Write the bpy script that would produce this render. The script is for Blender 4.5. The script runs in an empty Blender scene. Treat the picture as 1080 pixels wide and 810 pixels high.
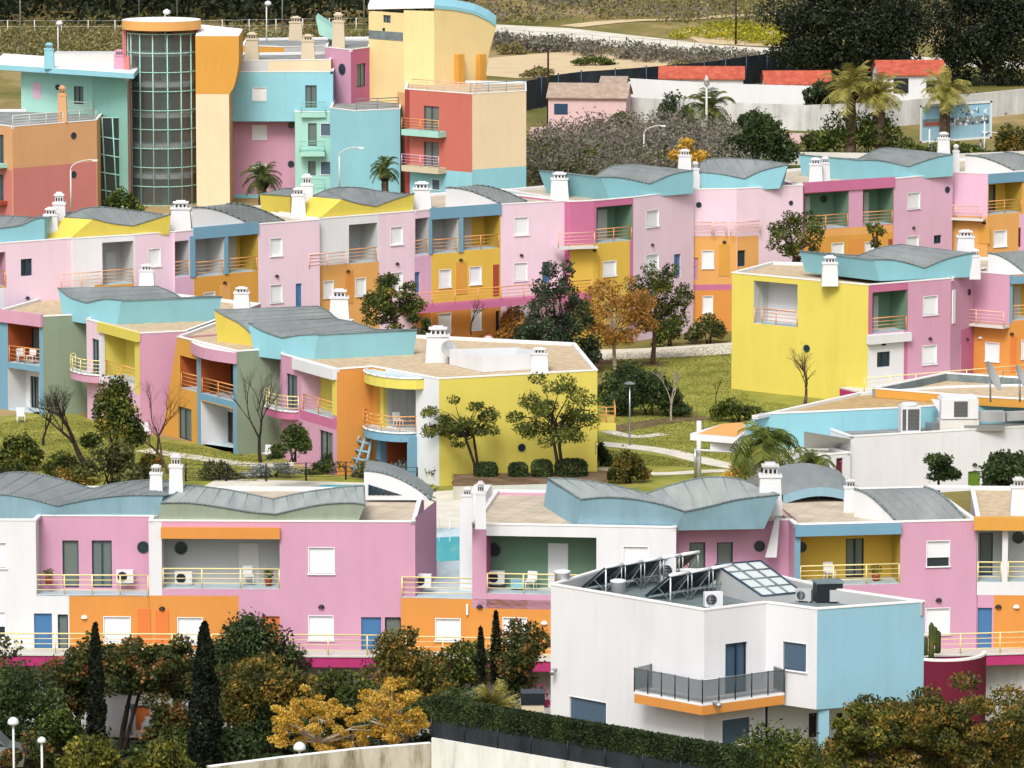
import bpy, math, random
import numpy as np
from mathutils import Vector
random.seed(7); RNG = np.random.default_rng(11)
SC = bpy.context.scene; COL = SC.collection
# ------------------------------------------------------------------ camera maths
F, CX, CY, ZC = 5500.0, 540.0, 405.0, 50.0
TH = math.atan(793.0 / F); CT, ST = math.cos(TH), math.sin(TH)
def ray(x, y):
    a = (x - CX) / F; b = (CY - y) / F
    return Vector((a, CT + b * ST, -ST + b * CT))
def at_z(x, y, z):
    r = ray(x, y); t = (z - ZC) / r.z; return Vector((r.x * t, r.y * t, z))
def at_d(x, y, d):
    r = ray(x, y); t = d / r.y; return Vector((r.x * t, d, ZC + r.z * t))
def terrain(x, y):
    if y < 258: return -3.0
    if y < 266: return -3.0 + 3.0 * (y - 258) / 8
    if y < 620: return 0.0
    return (y - 620) * 0.03 + 0.6 * math.sin(x * .03) * min(1, (y - 620) / 60)
def at_g(x, y):
    p = at_z(x, y, 0)
    for _ in range(12): p = at_z(x, y, terrain(p.x, p.y))
    return p
def scale_at(d): return F / d
# ------------------------------------------------------------------ materials
def lin(h):
    h = h.lstrip('#'); c = [int(h[i:i+2], 16) / 255 for i in (0, 2, 4)]
    return tuple((v / 12.92 if v <= .04045 else ((v + .055) / 1.055) ** 2.4) for v in c) + (1,)
def sc(c, k): return (c[0] * k, c[1] * k, c[2] * k, 1)
MATS = {}
def newmat(n):
    m = bpy.data.materials.new(n); m.use_nodes = True; nt = m.node_tree
    return m, nt, nt.nodes['Principled BSDF']
def mat_paint(n, hexc, rough=.85, dirt=.16, bump=.15, k=.88):
    m, nt, p = newmat(n); N = nt.nodes; L = nt.links
    c = lin(hexc); g_ = c[0] * .3 + c[1] * .59 + c[2] * .11; c = tuple((v + (g_ - v) * .14) * k for v in c[:3]) + (1,)
    geo = N.new('ShaderNodeNewGeometry')
    mp = N.new('ShaderNodeMapping'); mp.inputs['Scale'].default_value = (1.3, 1.3, .18); L.new(geo.outputs['Position'], mp.inputs[0])
    n1 = N.new('ShaderNodeTexNoise'); n1.inputs['Scale'].default_value = 1.1; n1.inputs['Detail'].default_value = 6; n1.inputs['Roughness'].default_value = .65; L.new(mp.outputs[0], n1.inputs['Vector'])
    n2 = N.new('ShaderNodeTexNoise'); n2.inputs['Scale'].default_value = .35; n2.inputs['Detail'].default_value = 5; L.new(geo.outputs['Position'], n2.inputs['Vector'])
    r1 = N.new('ShaderNodeMapRange'); r1.inputs[1].default_value = .42; r1.inputs[2].default_value = .75; r1.inputs[3].default_value = 0; r1.inputs[4].default_value = dirt * 1.5; L.new(n1.outputs['Fac'], r1.inputs[0])
    mx = N.new('ShaderNodeMix'); mx.data_type = 'RGBA'; mx.inputs[6].default_value = c; mx.inputs[7].default_value = (c[0] * .62, c[1] * .6, c[2] * .56, 1); mq = N.new('ShaderNodeMapping'); mq.inputs['Scale'].default_value = (5, 5, .22); L.new(geo.outputs['Position'], mq.inputs[0]); n4 = N.new('ShaderNodeTexNoise'); n4.inputs['Scale'].default_value = 1.0; n4.inputs['Detail'].default_value = 4; L.new(mq.outputs[0], n4.inputs['Vector'])
    r4 = N.new('ShaderNodeMapRange'); r4.inputs[1].default_value = .56; r4.inputs[2].default_value = .78; r4.inputs[4].default_value = .06 + dirt * .5; L.new(n4.outputs['Fac'], r4.inputs[0]); ad = N.new('ShaderNodeMath'); ad.operation = 'ADD'; ad.use_clamp = True; L.new(r1.outputs[0], ad.inputs[0]); L.new(r4.outputs[0], ad.inputs[1]); L.new(ad.outputs[0], mx.inputs[0])
    hs = N.new('ShaderNodeHueSaturation'); r2 = N.new('ShaderNodeMapRange'); r2.inputs[1].default_value = .3; r2.inputs[2].default_value = .7; r2.inputs[3].default_value = 1 - dirt * .45; r2.inputs[4].default_value = 1 + dirt * .25
    L.new(n2.outputs['Fac'], r2.inputs[0]); L.new(r2.outputs[0], hs.inputs['Value']); L.new(mx.outputs[2], hs.inputs['Color']); L.new(hs.outputs[0], p.inputs['Base Color'])
    p.inputs['Roughness'].default_value = rough; p.inputs['Specular IOR Level'].default_value = .25
    n3 = N.new('ShaderNodeTexNoise'); n3.inputs['Scale'].default_value = 9; n3.inputs['Detail'].default_value = 4; L.new(geo.outputs['Position'], n3.inputs['Vector'])
    b = N.new('ShaderNodeBump'); b.inputs['Strength'].default_value = bump; b.inputs['Distance'].default_value = .03; L.new(n3.outputs['Fac'], b.inputs['Height']); L.new(b.outputs[0], p.inputs['Normal'])
    MATS[n] = m
def mat_plain(n, hexc, rough=.6, metal=0, spec=.4, k=1.0):
    m, nt, p = newmat(n); p.inputs['Base Color'].default_value = sc(lin(hexc), k); p.inputs['Roughness'].default_value = rough
    p.inputs['Metallic'].default_value = metal; p.inputs['Specular IOR Level'].default_value = spec; MATS[n] = m
def mat_noise(n, stops, scale=1.0, rough=.9, detail=8, bump=.3, stretch=(1, 1, 1), dist=.08, spec=.2):
    m, nt, p = newmat(n); N = nt.nodes; L = nt.links
    geo = N.new('ShaderNodeNewGeometry'); mp = N.new('ShaderNodeMapping'); mp.inputs['Scale'].default_value = stretch; L.new(geo.outputs['Position'], mp.inputs[0])
    n1 = N.new('ShaderNodeTexNoise'); n1.inputs['Scale'].default_value = scale; n1.inputs['Detail'].default_value = detail; n1.inputs['Roughness'].default_value = .68; L.new(mp.outputs[0], n1.inputs['Vector'])
    cr = N.new('ShaderNodeValToRGB'); e = cr.color_ramp.elements
    while len(e) > 1: e.remove(e[-1])
    e[0].position = stops[0][0]; e[0].color = lin(stops[0][1])
    for s, c in stops[1:]: q = e.new(s); q.color = lin(c)
    L.new(n1.outputs['Fac'], cr.inputs[0]); L.new(cr.outputs[0], p.inputs['Base Color']); p.inputs['Roughness'].default_value = rough; p.inputs['Specular IOR Level'].default_value = spec
    b = N.new('ShaderNodeBump'); b.inputs['Strength'].default_value = bump; b.inputs['Distance'].default_value = dist; L.new(n1.outputs['Fac'], b.inputs['Height']); L.new(b.outputs[0], p.inputs['Normal'])
    MATS[n] = m; return m
def mat_wavebands(n, hexc, hex2, scale, axis='Z', rough=.5, bump=.4):
    m, nt, p = newmat(n); N = nt.nodes; L = nt.links
    geo = N.new('ShaderNodeNewGeometry'); w = N.new('ShaderNodeTexWave'); w.bands_direction = axis; w.inputs['Scale'].default_value = scale; L.new(geo.outputs['Position'], w.inputs['Vector'])
    cr = N.new('ShaderNodeValToRGB'); cr.color_ramp.elements[0].color = lin(hex2); cr.color_ramp.elements[1].color = lin(hexc); cr.color_ramp.elements[1].position = .35
    L.new(w.outputs['Fac'], cr.inputs[0]); L.new(cr.outputs[0], p.inputs['Base Color']); p.inputs['Roughness'].default_value = rough
    b = N.new('ShaderNodeBump'); b.inputs['Strength'].default_value = bump; b.inputs['Distance'].default_value = .02; L.new(w.outputs['Fac'], b.inputs['Height']); L.new(b.outputs[0], p.inputs['Normal'])
    MATS[n] = m
def mat_tiles(n, c1, c2, mortar, size=.6, rough=.85):
    m, nt, p = newmat(n); N = nt.nodes; L = nt.links
    geo = N.new('ShaderNodeNewGeometry'); mp = N.new('ShaderNodeMapping'); mp.inputs['Rotation'].default_value = (0, 0, .35); L.new(geo.outputs['Position'], mp.inputs[0])
    b = N.new('ShaderNodeTexBrick'); b.offset = 0; b.inputs['Scale'].default_value = 1; b.inputs['Brick Width'].default_value = size; b.inputs['Row Height'].default_value = size; b.inputs['Mortar Size'].default_value = .02
    b.inputs['Color1'].default_value = lin(c1); b.inputs['Color2'].default_value = lin(c2); b.inputs['Mortar'].default_value = lin(mortar); L.new(mp.outputs[0], b.inputs['Vector'])
    n1 = N.new('ShaderNodeTexNoise'); n1.inputs['Scale'].default_value = .7; n1.inputs['Detail'].default_value = 7; L.new(geo.outputs['Position'], n1.inputs['Vector'])
    r = N.new('ShaderNodeMapRange'); r.inputs[1].default_value = .3; r.inputs[2].default_value = .7; r.inputs[3].default_value = .8; r.inputs[4].default_value = 1.1; L.new(n1.outputs['Fac'], r.inputs[0])
    hs = N.new('ShaderNodeHueSaturation'); L.new(r.outputs[0], hs.inputs['Value']); L.new(b.outputs['Color'], hs.inputs['Color']); L.new(hs.outputs[0], p.inputs['Base Color']); p.inputs['Roughness'].default_value = rough
    p.inputs['Specular IOR Level'].default_value = .2
    MATS[n] = m
def mat_leaf(n, stops, trans=.25, nscale=.9):
    m, nt, p = newmat(n); N = nt.nodes; L = nt.links
    geo = N.new('ShaderNodeNewGeometry'); n1 = N.new('ShaderNodeTexNoise'); n1.inputs['Scale'].default_value = nscale; n1.inputs['Detail'].default_value = 3; L.new(geo.outputs['Position'], n1.inputs['Vector'])
    ma = N.new('ShaderNodeMath'); ma.operation = 'MULTIPLY_ADD'; ma.inputs[1].default_value = .5; L.new(geo.outputs['Random Per Island'], ma.inputs[0])
    mb = N.new('ShaderNodeMath'); mb.operation = 'MULTIPLY_ADD'; mb.inputs[1].default_value = 1.5; mb.inputs[2].default_value = -.5; L.new(n1.outputs['Fac'], mb.inputs[0]); L.new(mb.outputs[0], ma.inputs[2])
    cr = N.new('ShaderNodeValToRGB'); e = cr.color_ramp.elements
    while len(e) > 1: e.remove(e[-1])
    e[0].position = stops[0][0]; e[0].color = lin(stops[0][1])
    for s, c in stops[1:]: q = e.new(s); q.color = lin(c)
    L.new(ma.outputs[0], cr.inputs[0]); L.new(cr.outputs[0], p.inputs['Base Color']); p.inputs['Roughness'].default_value = .6; p.inputs['Specular IOR Level'].default_value = .25
    tr = N.new('ShaderNodeBsdfTranslucent'); L.new(cr.outputs[0], tr.inputs[0]); mx = N.new('ShaderNodeMixShader'); mx.inputs[0].default_value = trans
    L.new(p.outputs[0], mx.inputs[1]); L.new(tr.outputs[0], mx.inputs[2]); L.new(mx.outputs[0], N['Material Output'].inputs[0])
    MATS[n] = m
PAINTS = dict(white='#e2e2e4', offwhite='#d9d6cc', pink='#d59ab6', pinkl='#e6b4cf', pinkp='#efcfdf', pinkd='#cd6c97', magenta='#c22372', orange='#e2901f', orangel='#e9a64a',
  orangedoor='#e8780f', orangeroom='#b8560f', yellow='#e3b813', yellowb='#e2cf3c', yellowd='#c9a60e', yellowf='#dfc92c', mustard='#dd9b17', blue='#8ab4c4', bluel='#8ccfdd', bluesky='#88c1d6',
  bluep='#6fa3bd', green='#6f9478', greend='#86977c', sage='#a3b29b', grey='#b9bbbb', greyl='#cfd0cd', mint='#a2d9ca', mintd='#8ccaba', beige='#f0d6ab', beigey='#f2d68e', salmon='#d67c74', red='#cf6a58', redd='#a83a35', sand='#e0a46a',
  wine='#701030', lightblue='#8fc3d6', cobalt='#8abbd2', concrete='#c9c4b4', rust='#a8442c', pinkwall='#dfb9ba', purple='#b58bb4', bcap='#d5c3a2')
for k_, v_ in PAINTS.items(): mat_paint(k_, v_, dirt=.26 if k_ in ('concrete', 'blue', 'sage') else .1)
mat_paint('whited', '#dad9d6', dirt=.5)
mat_plain('coping', '#e6e4e0', .7); mat_plain('trim', '#e8e8e8', .5)
mat_plain('rail', '#e9d79a', .45); mat_plain('railo', '#d99a5b', .45); mat_plain('railw', '#cfcfc9', .4); mat_plain('railp', '#e3b39a', .5)
mat_plain('frame', '#274057', .4); mat_plain('framed', '#1b2228', .4); mat_plain('doorblue', '#42709c', .45); mat_plain('black', '#141414', .5); mat_plain('metal', '#a9adb0', .35, .7)
mat_plain('doorwhite', '#d4d6d6', .5); mat_plain('doorgreen', '#5b7a22', .5); mat_plain('shade', '#3d5569', .45)
mat_plain('panel', '#2f3d48', .3, 0, .5); mat_plain('glass', '#26343a', .08, 0, .8); mat_plain('glassc', '#65706c', .1, 0, .8); mat_plain('water', '#57bcc8', .06, 0, .6)
mat_wavebands('shutter', '#e9e9ea', '#c4c6c8', 7.0); mat_wavebands('shutterd', '#475c70', '#35495a', 7.0)
mat_wavebands('louver', '#5b5d5e', '#222426', 4.0)
mat_noise('roofgrey', [(.3, '#6d7272'), (.5, '#7c8180'), (.7, '#8b908e')], .5, .7, bump=.08, stretch=(1, .3, 1))
mat_noise('roofmetal', [(.3, '#858c89'), (.5, '#979d98'), (.7, '#a6aba4')], .6, .5, stretch=(3, .3, 1), bump=.1)
mat_noise('slate', [(.3, '#5f6a6c'), (.5, '#6f7b7c'), (.7, '#818c8c')], 1.0, .7, bump=.1)
mat_tiles('rooftile', '#c4b5a0', '#bcae9a', '#a2947f', 1.0)
mat_noise('gravel', [(.3, '#a89376'), (.5, '#bda88a'), (.7, '#cdbb9f')], 2.5, .95, bump=.3)
mat_noise('gravelb', [(.3, '#a1865c'), (.5, '#b2976a'), (.7, '#c0a67a')], 1.5, .95, bump=.3)
mat_noise('tar', [(.3, '#6f7271'), (.5, '#868988'), (.7, '#a09f9a')], .8, .85, bump=.1)
mat_noise('deck', [(.3, '#a9bcc4'), (.5, '#b8c8ce'), (.7, '#c8d2d4')], 1.0, .7, bump=.1)
mat_noise('lawn', [(.28, '#5c5c2a'), (.42, '#7c7f35'), (.55, '#918f42'), (.72, '#a89c58')], .3, .95, 10, .4, dist=.1)
mat_noise('roofstreak', [(.3, '#687074'), (.5, '#7d8480'), (.7, '#8f9693')], .8, .7, stretch=(2.5, .25, 1), bump=.1)
mat_noise('ground', [(.25, '#3f431d'), (.4, '#5f5f2b'), (.52, '#7d7140'), (.62, '#a48c63'), (.75, '#8a8648')], .05, .95, 12, .5, (1, .6, 1), dist=.3)
mat_noise('soil', [(.3, '#4d3c2e'), (.5, '#6b5642'), (.7, '#84705a')], .8, .95)
mat_noise('dirt', [(.3, '#b39a78'), (.5, '#cbb590'), (.7, '#b9a985')], .15, .95, bump=.2)
mat_noise('track', [(.3, '#bdb4a2'), (.5, '#cfc8b8'), (.7, '#dad4c8')], .4, .95, bump=.1)
mat_noise('path', [(.3, '#bfb8a8'), (.5, '#cfc9bb'), (.7, '#dbd6ca')], .8, .9, bump=.1)
mat_noise('asphalt', [(.3, '#4b4b4b'), (.5, '#5a5a58'), (.7, '#6c6a66')], .6, .95, bump=.2)
mat_noise('stained', [(.3, '#3d3a30'), (.42, '#8d8672'), (.55, '#b5ae9c'), (.8, '#cbc5b6')], .9, .9, 8, .15, (1.4, 1.4, .35))
mat_noise('stainedwhite', [(.28, '#a9a79c'), (.42, '#cfcdc6'), (.6, '#dddbd6')], .8, .9, 8, .1, (1.2, 1.2, .3))
mat_noise('terracotta', [(.3, '#8f4636'), (.5, '#ad5340'), (.7, '#bd6a55')], 1.5, .9)
mat_noise('oldtile', [(.3, '#8d7b6d'), (.5, '#a08d7d'), (.7, '#b19f90')], 1.5, .9)
mat_noise('bark', [(.3, '#3b3028'), (.5, '#5b4a3c'), (.7, '#7a6857')], 3, .95); mat_noise('barkl', [(.3, '#7d7264'), (.5, '#a39685'), (.7, '#bfb4a4')], 3, .95)
mat_noise('barkd', [(.3, '#1f1a17'), (.5, '#312924'), (.7, '#463a32')], 3, .95)
mat_noise('fabric', [(.35, '#1a1f22'), (.6, '#2b3337')], 1.2, .6, stretch=(1, 1, .4))
LEAF = dict(leafdark=[(.1, '#1d2a14'), (.5, '#374828'), (.9, '#5a6a38')], leafmid=[(.1, '#232f12'), (.5, '#465424'), (.9, '#7d8438')], leafolive=[(.1, '#2c3018'), (.5, '#565a30'), (.9, '#8b8a56')],
  leafconifer=[(.1, '#1c281b'), (.5, '#35452f'), (.9, '#5d6d4c')], leaflawn=[(.1, '#6b6f30'), (.5, '#83853c'), (.9, '#99954a')], leaforange=[(.1, '#6d5526'), (.45, '#a27436'), (.8, '#c08f48'), (.97, '#8f8a44')], leafyellow=[(.1, '#8a7826'), (.45, '#c49a38'), (.8, '#dcb95c'), (.97, '#a8a048')], leafautumn=[(.1, '#2a3114'), (.4, '#4a5022'), (.6, '#6b6228'), (.8, '#95702f'), (.95, '#b68a45')],
  leafmix=[(.1, '#1f2a16'), (.5, '#3d4822'), (.7, '#5a5a2a'), (.84, '#8f5433'), (.95, '#ad7348')], leafcyp=[(.1, '#0c120b'), (.5, '#1a2214'), (.9, '#2c3620')], leafpalm=[(.1, '#3a4a1e'), (.5, '#66742f'), (.9, '#97964a')],
  leafpalmy=[(.1, '#6b6a2e'), (.5, '#999448'), (.9, '#bfb166')], leafgrey=[(.1, '#6a6f66'), (.5, '#8d928a'), (.9, '#aeb1ab')], leafyg=[(.1, '#262c12'), (.45, '#4a501f'), (.7, '#77762c'), (.95, '#a89c3e')], leafbrush=[(.1, '#4b463c'), (.4, '#6d665a'), (.7, '#8a8478'), (.9, '#77784f')],
  leafeuc=[(.1, '#12190f'), (.5, '#242e1d'), (.9, '#4a5336')], leafsummer=[(.1, '#1d2610'), (.42, '#3f4a1d'), (.68, '#66702f'), (.85, '#8a8538'), (.97, '#a58a40')], leafscrub=[(.1, '#4a4a2a'), (.4, '#6f6a3c'), (.6, '#8a7f52'), (.8, '#9c8f68'), (.95, '#8a9048')], leafhedge=[(.1, '#1c2714'), (.5, '#2d3a1e'), (.9, '#4d5a30')], leafyelg=[(.1, '#5c6a1c'), (.5, '#8c8d22'), (.9, '#cdb62c')])
for k_, v_ in LEAF.items(): mat_leaf(k_, v_)
# window glass you can look a little into: glossy over dim
def mat_clear(n, hexc, a):
    m, nt, p = newmat(n); p.inputs['Base Color'].default_value = lin(hexc); p.inputs['Roughness'].default_value = .08; p.inputs['Alpha'].default_value = a; MATS[n] = m
mat_clear('railglass', '#5c676b', .55); mat_clear('towerglass', '#5a6666', .5); mat_clear('skyglass', '#cfd6d3', .9)
# ------------------------------------------------------------------ mesh builder
def tag(o, label=None, cat=None, group=None, kind=None):
    if label: o['label'] = label
    if cat: o['category'] = cat
    if group: o['group'] = group
    if kind: o['kind'] = kind
    return o
class MB:
    def __init__(s): s.v = []; s.f = []; s.m = []; s.mats = []; s.smooth = []
    def mi(s, mat):
        if mat not in s.mats: s.mats.append(mat)
        return s.mats.index(mat)
    def poly(s, pts, mat, smooth=False):
        b = len(s.v); s.v.extend([tuple(p) for p in pts]); s.f.append(list(range(b, b + len(pts)))); s.m.append(s.mi(mat)); s.smooth.append(smooth)
    def faces(s, pts, faces, mat, smooth=False):
        b = len(s.v); s.v.extend([tuple(p) for p in pts]); k = s.mi(mat)
        for f in faces: s.f.append([b + i for i in f]); s.m.append(k); s.smooth.append(smooth)
    def prism(s, base, top, mat, mtop=None):
        n = len(base)
        # orientation fix
        a = sum(base[i][0] * base[(i + 1) % n][1] - base[(i + 1) % n][0] * base[i][1] for i in range(n))
        if a < 0: base = base[::-1]; top = top[::-1]
        s.faces(list(base) + list(top), [[i, (i + 1) % n, n + (i + 1) % n, n + i] for i in range(n)] + [list(range(n))[::-1]], mat)
        s.poly(top, mtop or mat)
    def vprism(s, xy, z0, z1, mat, mtop=None):
        s.prism([(p[0], p[1], z0) for p in xy], [(p[0], p[1], z1) for p in xy], mat, mtop)
    def box(s, o, ex, ey, ez, mat):
        """o: corner, ex/ey/ez: edge vectors"""
        o = Vector(o); P = [o, o + ex, o + ex + ey, o + ey]; Q = [p + ez for p in P]
        if ex.cross(ey).dot(ez) < 0: P = P[::-1]; Q = Q[::-1]
        s.faces(P + Q, [[0, 1, 5, 4], [1, 2, 6, 5], [2, 3, 7, 6], [3, 0, 4, 7], [3, 2, 1, 0], [4, 5, 6, 7]], mat)
    def cbox(s, c, sx, sy, sz, mat, rz=0):
        """box standing on c (bottom centre)"""
        ex = Vector((math.cos(rz), math.sin(rz), 0)); ey = Vector((-ex.y, ex.x, 0))
        s.box(Vector(c) - ex * sx / 2 - ey * sy / 2, ex * sx, ey * sy, Vector((0, 0, sz)), mat)
    def tube(s, a, b, r0, r1, mat, n=6, smooth=True, cap=True):
        a = Vector(a); b = Vector(b); d = b - a
        if d.length < 1e-6: return
        d.normalize(); u = d.orthogonal().normalized(); w = d.cross(u)
        ring = lambda c, r: [c + (u * math.cos(2 * math.pi * i / n) + w * math.sin(2 * math.pi * i / n)) * r for i in range(n)]
        fs = [[i, (i + 1) % n, n + (i + 1) % n, n + i] for i in range(n)]
        if cap: fs += [list(range(n))[::-1], list(range(n, 2 * n))]
        s.faces(ring(a, r0) + ring(b, r1), fs, mat, smooth)
    def lathe(s, c, prof, mat, n=16, smooth=True):
        c = Vector(c); pts = []
        for r, z in prof:
            for i in range(n): t = 2 * math.pi * i / n; pts.append(c + Vector((r * math.cos(t), r * math.sin(t), z)))
        fs = [[k * n + i, k * n + (i + 1) % n, (k + 1) * n + (i + 1) % n, (k + 1) * n + i] for k in range(len(prof) - 1) for i in range(n)]
        fs += [list(range(n))[::-1], [(len(prof) - 1) * n + i for i in range(n)]]
        s.faces(pts, fs, mat, smooth)
    def build(s, name, parent=None, **kw):
        me = bpy.data.meshes.new(name); me.from_pydata([tuple(v) for v in s.v], [], s.f)
        for m in s.mats: me.materials.append(MATS[m])
        me.polygons.foreach_set('material_index', s.m); me.polygons.foreach_set('use_smooth', s.smooth); me.update()
        o = bpy.data.objects.new(name, me); COL.objects.link(o)
        if parent: o.parent = parent; o.matrix_parent_inverse = parent.matrix_world.inverted() if False else o.matrix_parent_inverse
        if parent and parent.type == 'EMPTY': o.location = -parent.location
        elif parent and parent.parent is not None or (parent and parent.type == 'MESH'): pass
        return tag(o, **kw)
def empty(name, loc, label, cat, group=None):
    o = bpy.data.objects.new(name, None); o.empty_display_size = .5; COL.objects.link(o); o.location = loc
    return tag(o, label, cat, group)
def solo(mb, name, label, cat, group=None): return mb.build(name, None, label=label, cat=cat, group=group)
# ------------------------------------------------------------------ facade
class Face:
    def __init__(s, A, B):
        s.A = Vector((A[0], A[1])); s.B = Vector((B[0], B[1])); s.e = (s.B - s.A); s.L = s.e.length; s.e.normalize(); s.n = Vector((s.e.y, -s.e.x))
    def hit(s, x, y):
        r = ray(x, y); k = r.x * s.n.x + r.y * s.n.y; t = (s.A.x * s.n.x + s.A.y * s.n.y) / k
        P = Vector((r.x * t, r.y * t)); return (P - s.A).dot(s.e), ZC + r.z * t
    def P(s, u, z, o=0):
        q = s.A + s.e * u + s.n * o; return Vector((q.x, q.y, z))
    def off(s, o): return Face(s.A + s.n * o, s.B + s.n * o)
    def shift(s, v): return Face(s.A + Vector(v[:2]), s.B + Vector(v[:2]))
    def rect(s, x0, x1, y0, y1):
        ym = (y0 + y1) / 2; xm = (x0 + x1) / 2
        u0 = s.hit(x0, ym)[0]; u1 = s.hit(x1, ym)[0]; z1 = s.hit(xm, y0)[1]; z0 = s.hit(xm, y1)[1]
        return u0, u1, z0, z1
    def box(s, mb, u0, u1, z0, z1, o0, o1, mat):
        mb.box(s.P(u0, z0, o0), Vector((s.e.x, s.e.y, 0)) * (u1 - u0), Vector((s.n.x, s.n.y, 0)) * (o1 - o0), Vector((0, 0, z1 - z0)), mat)
def pface(p, q, z): return Face(at_z(p[0], p[1], z), at_z(q[0], q[1], z))
def rail(f, u0, u1, z0, h=.95, o=0, mat='rail', mb=None, bars=4, posts=None):
    mb = mb or MB(); n = posts or max(1, round((u1 - u0) / 1.9))
    for k in range(n + 1):
        u = u0 + (u1 - u0) * k / n; mb.tube(f.P(u, z0, o), f.P(u, z0 + h, o), .035, .035, mat, 6)
    for k in range(bars):
        z = z0 + h * (1 - k / bars); r = .04 if k == 0 else .022
        mb.tube(f.P(u0, z, o), f.P(u1, z, o), r, r, mat, 5)
    return mb
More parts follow.
